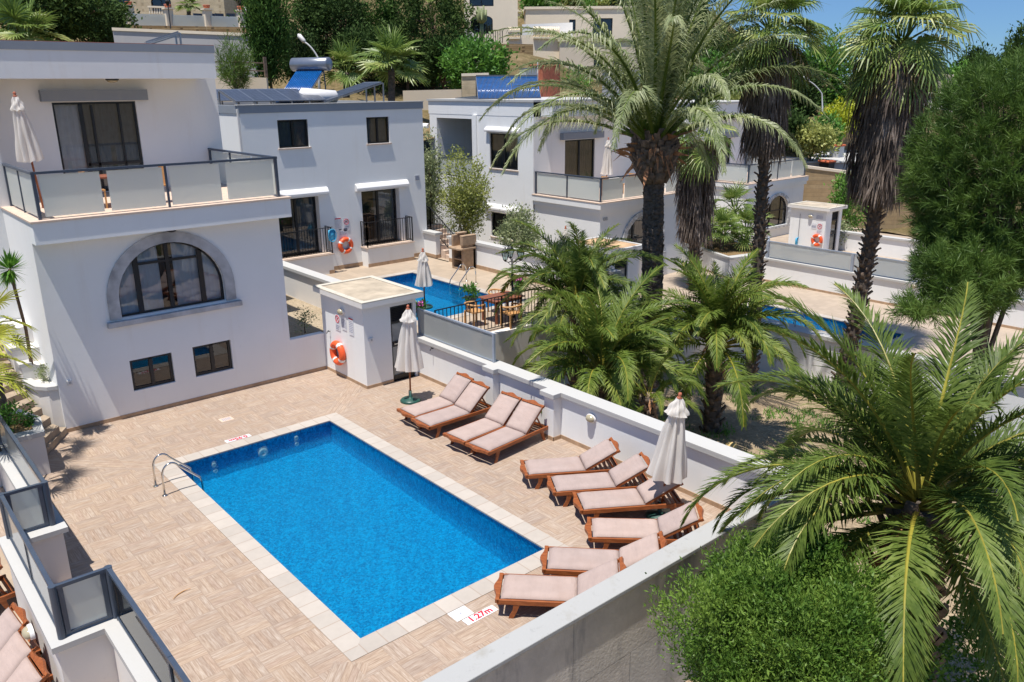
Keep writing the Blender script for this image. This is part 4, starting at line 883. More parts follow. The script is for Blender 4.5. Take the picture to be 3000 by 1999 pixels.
# ------------------------------------------------------------------ pool sheds
def shed(label, x0, y0, z0, w_, d_, h, door, roofmat, over=0.15, open_door=False, signs=True):
    t = thing('pool_shed', label, 'shed', (x0+w_/2, y0+d_/2, z0)); x1, y1 = x0+w_, y0+d_; mb = MB()
    op = dict(u0=door[0], u1=door[1], z0=z0+door[2], z1=z0+door[3], depth=0.12)
    facade(mb, (x0, y0), (1, 0), (0, 1), w_, z0, z0+h, [op]); mb.quad((x0, y1, z0), (x0, y0, z0), (x0, y0, z0+h), (x0, y1, z0+h)); mb.quad((x1, y0, z0), (x1, y1, z0), (x1, y1, z0+h), (x1, y0, z0+h)); mb.quad((x1, y1, z0), (x0, y1, z0), (x0, y1, z0+h), (x1, y1, z0+h)); obj('wall', mb, MT['white'], t)
    mb = MB(); X0_, Y0_, X1_, Y1_ = x0-over, y0-over*1.6, x1+over*0.8, y1+over; zz = z0+h; mb.box(X0_, Y0_, zz, X1_, Y1_, zz+0.13); obj('roof_slab', mb, MT['white2'], t)
    mb = MB(); b_ = 0.17
    for q in ((X0_, Y0_, X1_, Y0_+b_), (X0_, Y1_-b_, X1_, Y1_), (X0_, Y0_+b_, X0_+b_, Y1_-b_), (X1_-b_, Y0_+b_, X1_, Y1_-b_)): mb.box(q[0], q[1], zz+0.131, q[2], q[3], zz+0.165)
    obj('roof_edge', mb, MT['roofedge' if roofmat == 'roofcoat' else 'coping_w'], t); mb = MB(); mb.quad((X0_+b_, Y0_+b_, zz+0.14), (X1_-b_, Y0_+b_, zz+0.14), (X1_-b_, Y1_-b_, zz+0.14), (X0_+b_, Y1_-b_, zz+0.14)); obj('roof_top', mb, MT[roofmat], t)
    # door: louvre over two glazed leaves
    a, b, c, d = x0+door[0], x0+door[1], z0+door[2], z0+door[3]; yd = y0+0.06; mb = MB(); fw = 0.07
    for q in ((a, c, a+fw, d), (b-fw, c, b, d), (a+fw, c, b-fw, c+0.16), (a+fw, d-fw, b-fw, d), (a+fw, c+(d-c)*0.46, b-fw, c+(d-c)*0.53), (a+fw, d-0.52, b-fw, d-0.46)): mb.box(q[0], yd, q[1], q[2], yd+0.045, q[3])
    for k in range(8): mb.obox((a+fw, yd+0.005, d-0.45+k*0.048), (b-a-2*fw, 0, 0), (0, 0.03, 0.03), (0, -0.004, 0.006))
    dr = obj('door', mb, MT['frame'], t); mb = MB(); mb.quad((a+fw, yd+0.03, c+0.1), (b-fw, yd+0.03, c+0.1), (b-fw, yd+0.03, d-0.48), (a+fw, yd+0.03, d-0.48)); obj('pane', mb, MT['frost' if not open_door else 'pane'], dr)
    mb = MB(); mb.quad((a, y0+0.125, c), (b, y0+0.125, c), (b, y0+0.125, d), (a, y0+0.125, d)); obj('dark_room', mb, MT['room'], dr)
    mb = MB(); mb.bar((a+fw*1.6, yd-0.04, c+(d-c)*0.50), (a+fw*1.6+0.14, yd-0.04, c+(d-c)*0.50), 0.02, 0.02); mb.box(a+fw*1.5, yd-0.04, c+(d-c)*0.49, a+fw*1.7, yd, c+(d-c)*0.51); obj('handle', mb, MT['steel'], dr)
    mb = MB(); mb.box(x0-0.012, y0-0.012, z0, x0+door[0], y0, z0+0.09); mb.box(x0-0.012, y0, z0, x0, y1, z0+0.09); obj('skirting', mb, MT['skirt'], t); return t
shed('white pool shed with tan flat roof and dark glazed door behind the loungers', 5.74, 9.3, 0, 1.72, 2.35, 2.37, (0.86, 1.62, 0.0, 2.2), 'roofcoat')
def buoy(c, n, R0, label, group=None):
    t = thing('lifebuoy', label, 'lifebuoy', c, group); mb = MB(); mb.torus(c, n, R0*0.27, R0*0.75, nu=40, nv=14); obj('ring', mb, MT['orange'], t, True)
    for k in range(4):
        mb = MB(); a = PI/4+k*PI/2+0.25; mb.torus(c, n, R0*0.283, R0*0.75, a-0.13, a+0.13, 4, 14); obj('white_band', mb, MT['whitep'], t, True)
    return t
G_B = 'orange lifebuoys hung on walls'
buoy((5.64, 10.69, 0.74), (-1, 0, 0), 0.36, 'orange lifebuoy hanging on the near pool shed', G_B)
def bulkhead(p, d, label, s=1.0, flip=False):
    """oval wall lamp: p on the wall, d outward"""
    p = np.array(p, float); d = np.array((*d, 0.)); u = np.array((-d[1], d[0], 0)); t = thing('wall_lamp', label, 'wall lamp', p, 'round bulkhead lamps on white walls'); V = []
    def ring(rx, rz, o): return [p+u*rx*s*math.cos(2*PI*k/20)+np.array((0, 0, rz*s*math.sin(2*PI*k/20)))+d*o for k in range(20)]
    def loft(rs, nm, mat):
        mb = MB(); V = []; n = len(rs)
        for r_ in rs: V += r_
        mb.add(V, [(i*20+k, i*20+(k+1) % 20, (i+1)*20+(k+1) % 20, (i+1)*20+k) for i in range(n-1) for k in range(20)]+[tuple((n-1)*20+k for k in range(20))]); obj(nm, mb, MT[mat], t, True)
    loft([ring(.14, .105, 0), ring(.14, .105, .05), ring(.12, .09, .06)], 'base', 'whitep'); loft([ring(.12, .088, .05), ring(.115, .083, .09), ring(.085, .06, .125), ring(.03, .02, .14)], 'diffuser', 'lampglass')
bulkhead((7.45, 2.34, 0.84), (-1, 0), 'oval bulkhead lamp on the white wall above the fan of loungers')
p = onx(800+455/2.24, 550+812/2.24, 5.74); bulkhead((5.74, p[1], p[2]), (-1, 0), 'round bulkhead lamp above the notices on the near pool shed')
bulkhead((-3.80, 2.55, 0.62), (-1, 0), 'bulkhead lamp on the neighbour side of the zigzag wall')
def sign_round(c, d, label, r=0.10):
    """white board with a red ring-and-bar prohibition sign over lines of small print"""
    c = np.array(c, float); d = np.array((*d, 0.)); u = np.array((d[1], -d[0], 0))*-1; up = np.array((0, 0, 1.)); t = thing('notice_sign', label, 'sign', c)
    mb = MB(); mb.obox(c-u*r*1.15-up*r*3.0, u*r*2.3, d*0.006, up*r*4.3); obj('board', mb, MT['sign'], t)
    o = c+d*0.008; mb = MB(); mb.torus(o, d, r*0.09, r*0.88, nu=28, nv=6); mb.bar(o-(u+up)*r*0.60, o+(u+up)*r*0.60, r*0.13, 0.004, d); mb.bar(o-(u-up)*r*0.60, o+(u-up)*r*0.60, r*0.10, 0.004, d); obj('prohibition_ring', mb, MT['red'], t)
    mb = MB(); mb.bar(o-u*r*0.3-up*r*0.1, o+u*r*0.35+up*r*0.25, r*0.22, 0.003, d); obj('pictogram', mb, MT['ink_d'], t)
    mb = MB()
    for k in range(3):
        for a0, a1 in ((-0.9, -0.35), (-0.25, 0.3), (0.4, 0.85-0.2*k)): q = o-up*r*(1.7+0.42*k); mb.obox(q+u*r*a0-up*0.012, u*r*(a1-a0), d*0.002, up*0.022)
    obj('print_lines', mb, MT['ink'], t); return t
def sign_text(c, d, label, w_=0.26, h=0.5, head='red', rows=7):
    c = np.array(c, float); d = np.array((*d, 0.)); u = np.array((d[1], -d[0], 0))*-1; up = np.array((0, 0, 1.)); t = thing('notice_sign', label, 'sign', c)
    mb = MB(); mb.obox(c-u*w_/2-up*h/2, u*w_, d*0.006, up*h); obj('board', mb, MT['sign'], t); o = c+d*0.007
    if head: mb = MB(); mb.obox(o-u*w_*0.46+up*(h/2-0.06), u*w_*0.92, d*0.002, up*0.04); obj('red_heading', mb, MT[head], t)
    mb = MB(); g = np.random.default_rng(int(abs(c[1]*100)))
    for k in range(rows):
        z = h/2-0.12-(h-0.16)*k/rows; x = -0.44
        while x < 0.34: l_ = g.uniform(0.08, 0.22); mb.obox(o+u*w_*x+up*z, u*w_*min(l_, 0.42-x), d*0.002, up*0.016); x += l_+0.045
    obj('print_lines', mb, MT['ink'], t); return t
m_ = lambda a, b: (800+a/2.24, 550+b/2.24)
p = onx(*m_(422, 862), 5.73); sign_round((5.734, p[1], p[2]), (-1, 0), 'white notice with a red prohibition ring on the near pool shed', 0.115)
p = onx(*m_(465, 890), 5.73); sign_text((5.734, p[1], p[2]), (-1, 0), 'white notice of dark text lines under the lamp on the near pool shed', 0.26, 0.42, None, 6)
p = onx(*m_(512, 912), 5.73); sign_text((5.734, p[1], p[2]), (-1, 0), 'white notice with a red heading on the near pool shed', 0.24, 0.52)
p = ony(*m_(640, 998), 9.3); wall_box((p[0], 9.3, p[2]), (0, -1), 'small white switch box on the front of the near pool shed')
def tap(c, d, label):
    c = np.array(c, float); d = np.array((*d, 0.)); t = thing('garden_tap', label, 'tap', c); mb = MB(); mb.tube([c, c+d*0.09, c+d*0.12-np.array((0, 0, 0.05))], 0.012, 8); mb.bar(c+d*0.06+np.array((-0.03*d[1], 0.03*d[0], 0.03)), c+d*0.06-np.array((-0.03*d[1], 0.03*d[0], -0.03)), 0.012, 0.012); mb.bar(c+d*0.06, c+d*0.06+np.array((0, 0, 0.03)), 0.012, 0.012); obj('tap_body', mb, MT['iron'], t)
p = onx(*m_(375, 942), 5.74); tap((5.74, p[1], p[2]), (-1, 0), 'small dark tap on the side of the near pool shed')
p = onx(*m_(1052, 1055), 7.45); tap((7.45, p[1], p[2]), (-1, 0), 'dark hose bracket on the white wall below the frosted glass screen')

# ------------------------------------------------------------------ villa 2
h2 = thing('white_villa', 'white villa behind the pool shed with two upstairs windows and solar panels on top', 'house', (11, 23, 1)); Y2 = 19.58; O2 = 7.2; W2 = 15.04-7.2
ops = [dict(u0=8.6-O2, u1=9.82-O2, z0=5.87, z1=6.88), dict(u0=12.35-O2, u1=13.4-O2, z0=5.85, z1=6.87), dict(u0=8.3-O2, u1=10.02-O2, z0=1.80, z1=4.0, depth=0.35), dict(u0=11.92-O2, u1=13.72-O2, z0=1.80, z1=4.0, depth=0.35)]
mb = MB(); facade(mb, (O2, Y2), (1, 0), (0, 1), W2, 0.5, 7.15, ops, 0.14); mb.quad((O2, 28, 0.5), (O2, Y2, 0.5), (O2, Y2, 7.15), (O2, 28, 7.15)); mb.quad((15.04, Y2, 0.5), (15.04, 28, 0.5), (15.04, 28, 7.15), (15.04, Y2, 7.15)); obj('wall', mb, MT['white'], h2)
mb = MB(); mb.box(O2-0.03, Y2-0.03, 7.15, 15.07, Y2+0.2, 7.42); mb.box(O2-0.03, Y2+0.2, 7.15, O2+0.2, 28, 7.42); mb.box(14.85, Y2+0.2, 7.15, 15.07, 28, 7.42); mb.box(O2+.2, 27.8, 7.15, 14.85, 28, 7.42); obj('roof_band', mb, MT['band'], h2)
mb = MB(); mb.box(O2-0.06, Y2-0.06, 7.421, 15.1, Y2+0.23, 7.45); obj('roof_edge', mb, MT['coping_w'], h2); mb = MB(); mb.box(O2+0.2, Y2+0.2, 7.1, 14.85, 27.8, 7.3); obj('roof', mb, MT['roofcoat'], h2)
for i, op in enumerate(ops[:2]): m_2 = (op['u0']+op['u1'])/2; window(h2, (O2, Y2), (1, 0), (0, 1), op, 0.07, mulls=[(m_2, 0.07)], fw=0.06, curtain='curtain_g', sill='sill')
for op in ops[2:]:
    m_2 = (op['u0']+op['u1'])/2; window(h2, (O2, Y2), (1, 0), (0, 1), op, 0.28, mulls=[(m_2, 0.1)], trans=[3.0] if 0 else [], fw=0.07, curtain='curtain_g', cur=[(m_2-0.1, op['u1']-0.05, 'curtain_g')], name='french_door', back=0.8)
hood(h2, 8.1, 10.41, Y2, 4.04, 4.28); hood(h2, 11.65, 14.13, Y2, 4.04, 4.28)
for (a, b) in ((7.62, 10.21), (11.78, 14.0)):
    mb = MB(); mb.box(a, 19.10, 1.0, b, Y2, 1.76); bb = obj('balconette_base', mb, MT['white'], h2); mb = MB(); mb.box(a-0.04, 19.05, 1.761, b+0.04, Y2+0.3, 1.80); obj('balconette_floor', mb, MT['sill'], bb)
for (a, b) in ((7.7, 10.2), (11.8, 13.98)): mb = MB(); iron_rail(mb, [(a, Y2-0.02, 1.8), (a, 19.12, 1.8), (b, 19.12, 1.8), (b, Y2-0.02, 1.8)], 1.02); obj('balconette_railing', mb, MT['iron'], h2)
mb = MB(); mb.box(O2, Y2-0.014, 1.0, 11.78, Y2, 1.16); mb.box(14.0, Y2-0.014, 1.0, 15.04, Y2, 1.16); mb.box(11.766, 19.086, 1.0, 14.01, 19.10, 1.14); mb.box(10.0, 19.086, 1.0, 10.22, 19.10, 1.14); obj('skirting', mb, MT['skirt'], h2)
mb = MB(); mb.bar((7.16, 19.62, 4.8), (7.16, 19.62, 7.3), 0.06, 0.06, (0, 1, 0)); obj('downpipe', mb, MT['whitep'], h2)
buoy((11.02, 19.50, 1.95), (0, -1, 0), 0.33, 'orange lifebuoy hanging between the two balconettes of the middle villa', G_B)
sign_round((11.15, Y2-0.005, 2.88), (0, -1), 'prohibition notice on the middle villa, right of two above the lifebuoy', 0.12); sign_text((10.78, Y2-0.005, 2.83), (0, -1), 'notice with red heading on the middle villa, left of the prohibition ring', 0.28, 0.5); sign_text((10.98, Y2-0.005, 2.46), (0, -1), 'small notice directly above the lifebuoy on the middle villa', 0.36, 0.32, None, 4)
t = thing('wall_vent', 'small square grey vent high on the middle villa near its right corner', 'vent', (14.64, Y2, 4.34)); mb = MB(); mb.box(14.53, Y2-0.02, 4.25, 14.75, Y2, 4.46)
obj('plate', mb, MT['acgrey'], t); mb = MB()
for k in range(5): mb.box(14.55, Y2-0.03, 4.27+k*0.037, 14.73, Y2-0.02, 4.285+k*0.037)
obj('slat', mb, MT['ink'], t)
def pool_net(p, label, hang=0.0, L=1.2):
    p = np.array(p, float); t = thing('pool_net', label, 'pool net', p); mb = MB(); mb.tube([p+np.array((0, 0, 0.3)), p+np.array((0, 0.0, 0.3+L))], 0.014, 8); obj('handle', mb, MT['tank'], t); mb = MB()
    mb.tube([p+np.array((0.17*math.sin(a)*(1.0), 0, 0.05+0.25*math.cos(a))) for a in np.linspace(-PI, PI, 17)], 0.018, 6); obj('net_frame', mb, MT['netblue'], t); mb = MB(); mb.obox(p+np.array((-0.14, 0.02, -0.14)), (0.28, 0, 0), (0, 0.05, 0), (0, 0, 0.40)); o = obj('net_bag', mb, MT['netblue'], t, True); return t
q = ony(974, 690, 19.05); pool_net((q[0], 19.05, q[2]-0.05), 'blue pool net hanging at the end of the left balconette', L=0.1)

# terrace 2
mb = MB(); Z2 = 1.0; px0, py0, px1, py1 = 8.72, 10.9, 12.58, 17.1; cc = 0.3
for (a, b, d, e) in ((7.55, 8.7, 14.9, py0-cc), (7.55, py1+cc, 14.9, Y2+0.05), (7.55, py0-cc, px0-cc, py1+cc), (px1+cc, py0-cc, 14.9, py1+cc)): mb.quad((a, b, Z2), (d, b, Z2), (d, e, Z2), (a, e, Z2))
mb.quad((14.8, 17.8, Z2), (16, 17.8, Z2), (16, 20, Z2), (14.8, 20, Z2)); struct('middle_terrace', mb, MT['terrace'])
coping_ring(px0, py0, px1, py1, Z2+0.012, 0.31, 0.03, 'coping_x', 'coping_y'); mb = MB(); zf = Z2-0.72
mb.quad((px0, py0, zf), (px1, py0, zf), (px1, py1, zf), (px0, py1, zf))
for a, b in (((px0, py0), (px1, py0)), ((px1, py0), (px1, py1)), ((px1, py1), (px0, py1)), ((px0, py1), (px0, py0))): mb.quad((*b, Z2), (*a, Z2), (*a, zf), (*b, zf))
struct('pool_basin', mb, MT['mosaic']); mb = MB(); mb.quad((px0, py0, Z2-0.12), (px1, py0, Z2-0.12), (px1, py1, Z2-0.12), (px0, py1, Z2-0.12)); struct('pool_water', mb, MT['water'])
ladder('pool_ladder', 'polished steel ladder of the middle villa pool beside the stone grill', (13.2, 13.86, Z2), (-1, 0), -0.58, Z2)
t = thing('terrace_wall', 'white retaining wall along the front of the middle terrace', 'wall', (11, 8.65, 0)); mb = MB(); mb.box(7.70, 8.45, -3.4, 15.15, 8.70, 1.0); obj('wall', mb, MT['white2'], t)
t = thing('iron_railing', 'black iron railing along the edge of the middle terrace', 'railing', (11, 8.75, 1)); mb = MB(); iron_rail(mb, [(7.75, 8.78, Z2), (10.2, 8.78, Z2), (12.6, 8.78, Z2), (14.85, 8.78, Z2)], 1.0, 0.13, 0.009); obj('bars', mb, MT['iron'], t)
t = thing('boundary_wall', 'white wall with grey coping along the right side of the middle terrace', 'wall', (15, 13, 1)); mb = MB(); mb.box(14.9, 8.6, -3.4, 15.12, 17.82, 1.98); obj('wall', mb, MT['white'], t); mb = MB(); mb.box(14.83, 8.5, 1.98, 15.2, 17.88, 2.08); obj('coping', mb, MT['coping_w'], t); mb = MB(); mb.box(14.885, 8.78, 1.0, 14.9, 17.82, 1.16); obj('skirting', mb, MT['skirt'], t)
t = thing('boundary_wall', 'short white wall stub at the corner of the middle villa beside the steps', 'wall', (15, 19.2, 1)); mb = MB(); mb.box(14.88, 18.72, 1.0, 15.10, 19.60, 2.0); obj('wall', mb, MT['white'], t); mb = MB(); mb.box(14.80, 18.64, 2.0, 15.18, 19.63, 2.10); obj('coping', mb, MT['coping_w'], t); mb = MB(); mb.box(14.866, 18.705, 1.0, 15.10, 19.6, 1.15); obj('skirting', mb, MT['skirt'], t)
t = thing('garden_steps', 'steps climbing beside the middle villa behind the wall stub', 'steps', (15.6, 19, 1))
for k in range(7): mb = MB(); mb.box(15.12, 18.1+0.3*k, 1.0, 16.1, 18.42+0.3*k, 1.17+0.17*k); obj('step', mb, MT['sill'], t)
t = thing('iron_railing', 'black stair railing beside the steps at the right of the middle villa', 'railing', (15.5, 19.6, 1.5)); mb = MB(); iron_rail(mb, [(15.25, 22.5, 2.2), (15.25, 19.6, 2.1), (15.25, 17.95, 1.15)], 0.95, 0.12, 0.011, 0.045); obj('bars', mb, MT['iron'], t)
# stone grill
t = thing('stone_grill', 'sandstone barbecue with curved shelf on the middle terrace', 'barbecue', (14.5, 16.3, 1)); x, y = 14.55, 16.35
mb = MB(); mb.box(x-0.32, y-0.38, 1, x+0.3, y-0.26, 2.0); mb.box(x-0.32, y+0.26, 1, x+0.3, y+0.38, 2.35); mb.box(x+0.18, y-0.38, 1, x+0.3, y+0.38, 2.3); mb.box(x-0.32, y-0.26, 1.0, x+0.18, y+0.26, 1.08); obj('body', mb, MT['bbq'], t, bevel=0.02)
mb = MB(); mb.prism([(x-0.52, y-0.3), (x-0.42, y-0.44), (x+0.3, y-0.44), (x+0.3, y+0.44), (x-0.42, y+0.44), (x-0.52, y+0.3)], 1.82, 1.9); mb.prism([(x-0.3, y-0.3), (x+0.3, y-0.3), (x+0.3, y+0.3), (x-0.3, y+0.3)], 1.38, 1.44); obj('shelf', mb, MT['bbq'], t, bevel=0.02)
mb = MB(); mb.box(x-0.36, y-0.42, 2.0, x+0.34, y-0.24, 2.34); mb.box(x-0.36, y-0.42, 2.34, x+0.34, y-0.22, 2.40); obj('side_wing', mb, MT['bbq'], t, bevel=0.02); mb = MB(); mb.box(x-0.1, y+0.22, 2.35, x+0.36, y+0.42, 2.42); obj('top_slab', mb, MT['bbq'], t, bevel=0.02)
# lamp post with three lanterns
LX, LY = 11.25, 9.5; LX = ony(1501, 845, LY)[0]; t = thing('lantern_post', 'black lamp post with three lanterns behind the iron railing', 'lamp post', (LX, LY, Z2)); zt = ony(1503, 762, LY)[2]
mb = MB(); mb.lathe([(0.09, Z2), (0.09, Z2+0.06), (0.045, Z2+0.14), (0.035, Z2+0.3), (0.03, zt+0.04)], (LX, LY, 0), 12); obj('pole', mb, MT['iron'], t, True)
for k in range(3):
    a = R(60+120*k); e = np.array((math.cos(a), math.sin(a), 0)); c0 = np.array((LX, LY, zt)); q = c0+e*0.28; mb = MB(); mb.tube([c0+np.array((0, 0, -0.02)), c0+e*0.14-np.array((0, 0, 0.05)), q], 0.014, 6); mb.tube([c0-np.array((0, 0, 0.16)), c0+e*0.10-np.array((0, 0, 0.12)), c0+e*0.16-np.array((0, 0, 0.05))], 0.009, 5); obj('arm', mb, MT['iron'], t)
    mb = MB(); mb.lathe([(0.03, 0), (0.05, 0.03), (0.06, 0.045)], q, 6); mb.lathe([(0.135, 0.27), (0.10, 0.34), (0.05, 0.39), (0.02, 0.41), (0.02, 0.45)], q, 6)
    for j in range(6): b = 2*PI*j/6; mb.bar(q+np.array((0.06*math.cos(b), 0.06*math.sin(b), 0.04)), q+np.array((0.125*math.cos(b), 0.125*math.sin(b), 0.28)), 0.012, 0.012)
    ln = obj('lantern', mb, MT['iron'], t); mb = MB(); mb.lathe([(0.055, 0.05), (0.115, 0.27)], q, 6, cap=False); obj('pane', mb, MT['clear'], ln)
# potted plants
def potted(p, label, mat='green', r=0.16, h=0.3, pl=0.32, flowers=None, n=14):
    p = np.array(p, float); t = thing('potted_plant', label, 'potted plant', p); mb = MB(); mb.lathe([(r*0.7, 0), (r, h), (r*1.12, h), (r*1.12, h+0.03), (r*0.9, h+0.03), (r*0.85, h-0.02)], p, 16); obj('pot', mb, MT['pot'], t, True)
    obj('foliage', foliage(p+np.array((0, 0, h+pl*0.6)), (r*1.3, r*1.3, pl*0.7), n, 26, 0.11, 0.12, int(p[0]*10), shell=0.3), MT[mat], t)
    if flowers: obj('flowers', foliage(p+np.array((0, 0, h+pl*0.8)), (r*1.3, r*1.3, pl*0.6), 9, 14, 0.06, 0.06, 9, aspect=0.9), MT['pink'], t)
potted(onz(1379, 902, Z2+0.05), 'leafy plant in a dark pot beside the railing and the middle pool', r=0.2, h=0.34)
q = onz(1515, 838, 1.55); potted((q[0], q[1], 1.15), 'pot of pink flowers at the foot of the lantern post', flowers=True)
q = ony(1762, 792, 8.9); potted((q[0], 8.9, 2.0), 'dark planter box with a small plant at the end of the iron railing', r=0.15, h=0.25, pl=0.22)
potted(ony(1236, 905, 11.9)+np.array((-0.1, 0, -0.25)), 'small plant in a pot beside the closed parasol of the middle pool', r=0.12, h=0.2, pl=0.2, flowers=True)
# table and chairs
tx, ty = 11.55, 10.0; tx, ty = onz(1470, 868, 1.75)[:2]; t = thing('patio_table', 'reddish slatted wooden table behind the iron railing', 'table', (tx, ty, Z2)); mb = MB()
for k in range(8): mb.box(tx-0.6, ty-0.44+k*0.111, 1.72, tx+0.6, ty-0.44+k*0.111+0.095, 1.75)
obj('tabletop', mb, MT['teak2'], t)
for sx in (-1, 1):
    for sy in (-1, 1): mb = MB(); mb.bar((tx+sx*0.5, ty+sy*0.33, Z2), (tx+sx*0.5, ty+sy*0.33, 1.72), 0.06, 0.06); obj('leg', mb, MT['teak2'], t)
mb = MB(); mb.box(tx-0.54, ty-0.36, 1.64, tx+0.54, ty+0.36, 1.72); obj('apron', mb, MT['teak2'], t)
ch = thing('wooden_armchair', 'curved honey coloured armchair at the left end of the red table', 'chair', (tx-1.0, ty+0.1, Z2), 'armchairs around the red table'); p0 = np.array((tx-1.0, ty+0.1, Z2))
mb = MB(); mb.prism([(p0[0]-0.24, p0[1]-0.24), (p0[0]+0.24, p0[1]-0.24), (p0[0]+0.24, p0[1]+0.24), (p0[0]-0.24, p0[1]+0.24)], Z2+0.42, Z2+0.45); obj('seat', mb, MT['rattan'], ch)
mb = MB(); mb.tube([p0+np.array((0.30*math.cos(a)*(1 if abs(a) < 4 else 1), 0.30*math.sin(a), 0.70-0.06*abs(math.cos(a/2)))) for a in np.linspace(R(50), R(310), 15)], 0.03, 8); obj('arm_rail', mb, MT['rattan'], ch, True)
mb = MB()
for a in np.linspace(R(110), R(250), 7): mb.bar(p0+np.array((0.24*math.cos(a), 0.24*math.sin(a), 0.45)), p0+np.array((0.30*math.cos(a), 0.30*math.sin(a), 0.67)), 0.02, 0.02)
obj('backrest', mb, MT['rattan'], ch)
for sx in (-1, 1):
    for sy in (-1, 1): mb = MB(); mb.bar(p0+np.array((sx*0.22, sy*0.22, 0)), p0+np.array((sx*0.22, sy*0.22, 0.66 if sx > 0 else 0.45)), 0.04, 0.04); obj('leg', mb, MT['rattan'], ch)
dup(ch, (tx+0.45, ty+0.75, Z2), R(-90), 'curved honey coloured armchair on the far side of the red table'); dup(ch, (tx-0.3, ty-0.8, Z2), R(90), 'curved honey coloured armchair between the red table and the railing')
# ------------------------------------------------------------------ villas 3 and 4 (same family: arched ground floor, set back balcony storey)
def corner_villa(label, x0, y0, zs, zb, yr, xr, xu, arch, door, zroof, zband, yend, stone='rough_stone', ops_side=(), roof_front=None, rails=(2, 4), dcol='curtain_d', back_rail=False):
    t = thing('white_villa', label, 'house', (x0+3, y0+4, zb)); mb = MB(); W = xr-x0
    op = dict(u0=arch[0]-x0, u1=arch[1]-x0, z0=arch[2], zs=arch[3], z1=arch[4]); facade(mb, (x0, y0), (1, 0), (0, 1), W, zb-2.5, zs-0.5, [op], 0.14)
    mb.quad((x0, yr, zb-2.5), (x0, y0, zb-2.5), (x0, y0, zs-0.5), (x0, yr, zs-0.5)); mb.quad((xr, y0, zb-2.5), (xr, yr+6, zb-2.5), (xr, yr+6, zs-0.5), (xr, y0, zs-0.5))
    dop = dict(u0=door[0]-x0+0.05, u1=door[1]-x0+0.05, z0=zs+0.02, z1=door[2]); facade(mb, (x0-0.05, yr), (1, 0), (0, 1), xu-x0+0.05, zs, zroof, [dop], 0.14)
    mb.quad((xu, yr, zs), (xu, yend, zs), (xu, yend, zroof), (xu, yr, zroof))
    if ops_side is not None: facade(mb, (x0-0.05, yend), (0, -1), (1, 0), yend-yr, zb-0.2, zband, list(ops_side), 0.16)
    obj('wall', mb, MT['white'], t)
    mb = MB(); mb.box(x0-0.10, y0-0.10, zs-0.50, xr+0.10, yr, zs-0.19); mb.box(x0-0.16, y0-0.16, zs-0.30, xr+0.16, yr, zs-0.04); obj('balcony', mb, MT['white'], t)
    mb = MB(); mb.box(x0-0.18, y0-0.18, zs-0.039, xr+0.18, yr-0.01, zs); obj('balcony_floor', mb, MT['sill'], t)
    yf = roof_front if roof_front is not None else yr-0.9
    mb = MB(); mb.box(x0-0.06, yr, zband, xu+0.06, yend+0.06, zroof-0.1); mb.box(x0+0.4, yf, zband, xu+0.06, yr, zroof-0.1); obj('roof_slab', mb, MT['white'], t)
    mb = MB(); mb.box(x0-0.12, yr-0.06, zroof-0.098, xu+0.12, yend+0.12, zroof); mb.box(x0+0.34, yf-0.06, zroof-0.098, xu+0.12, yr-0.06, zroof); obj('roof_edge', mb, MT['coping_w'], t)
    window(t, (x0, y0), (1, 0), (0, 1), op, 0.08, mulls=[(op['u0']+(op['u1']-op['u0'])*q, 0.08) for q in (0.25, 0.72)], trans=[(op['zs']+0.15, op['u0']+0.1, op['u1']-0.1)], fw=0.05, curtain=dcol, label='arched window behind a rough white stone surround')
    mb = MB(); a0, a1 = arch[0], arch[1]; c = (a0+a1)/2; r = (a1-a0)/2; f = (r+0.26)/r; n = 16; g = np.random.default_rng(int(x0))
    pts = [(a0, arch[2])]+[(q[0]+x0, q[1]) for q in arch_pts(op, n)]+[(a1, arch[2])]
    out = [(c+(x-c)*f, arch[2] if i in (0, n+2) else arch[3]+(z-arch[3])*1.13+0.02) for i, (x, z) in enumerate(pts)]
    for i in range(len(pts)-1):
        d = 0.05+0.05*g.random(); (p, q), (P_, Q_) = (pts[i], pts[i+1]), (out[i], out[i+1])
        mb.add([(p[0], y0-d, p[1]), (q[0], y0-d, q[1]), (Q_[0], y0-d, Q_[1]), (P_[0], y0-d, P_[1]), (p[0], y0, p[1]), (q[0], y0, q[1]), (Q_[0], y0, Q_[1]), (P_[0], y0, P_[1])], [(0, 1, 2, 3), (0, 4, 5, 1), (3, 2, 6, 7), (0, 3, 7, 4), (1, 5, 6, 2)])
    obj('arch_surround', mb, MT[stone], t); mb = MB(); mb.box(a0-0.35, y0-0.09, arch[2]-0.16, a1+0.35, y0+0.04, arch[2]-0.01); obj('arch_sill', mb, MT[stone], t)
    md = (dop['u0']+dop['u1'])/2; window(t, (x0-0.05, yr), (1, 0), (0, 1), dop, 0.06, mulls=[(md, 0.1)], trans=[], fw=0.07, curtain=dcol, name='balcony_door', back=0.45)
    mb = MB(); mb.box(door[0]-0.35, yr-0.25, door[2]+0.04, door[1]+0.4, yr, door[2]+0.36); obj('door_hood', mb, MT['band'], t)
    pts = [(x0+0.02, yr-0.1), (x0+0.02, y0+0.02), (xr-0.05, y0+0.02)]+([(xr-0.05, yr-0.1)] if back_rail else [])
    glass_rail(t, pts, zs, 1.02, panels=list(rails)+([3] if back_rail else []), gap=0.12); return t
YS = 28.2
side3 = [dict(u0=YS-27.55, u1=YS-24.5, z0=3.42, z1=6.42, depth=2.4), dict(u0=YS-23.07, u1=YS-20.93, z0=4.08, z1=5.78), dict(u0=YS-23.05, u1=YS-21.0, z0=0.62, z1=1.86)]
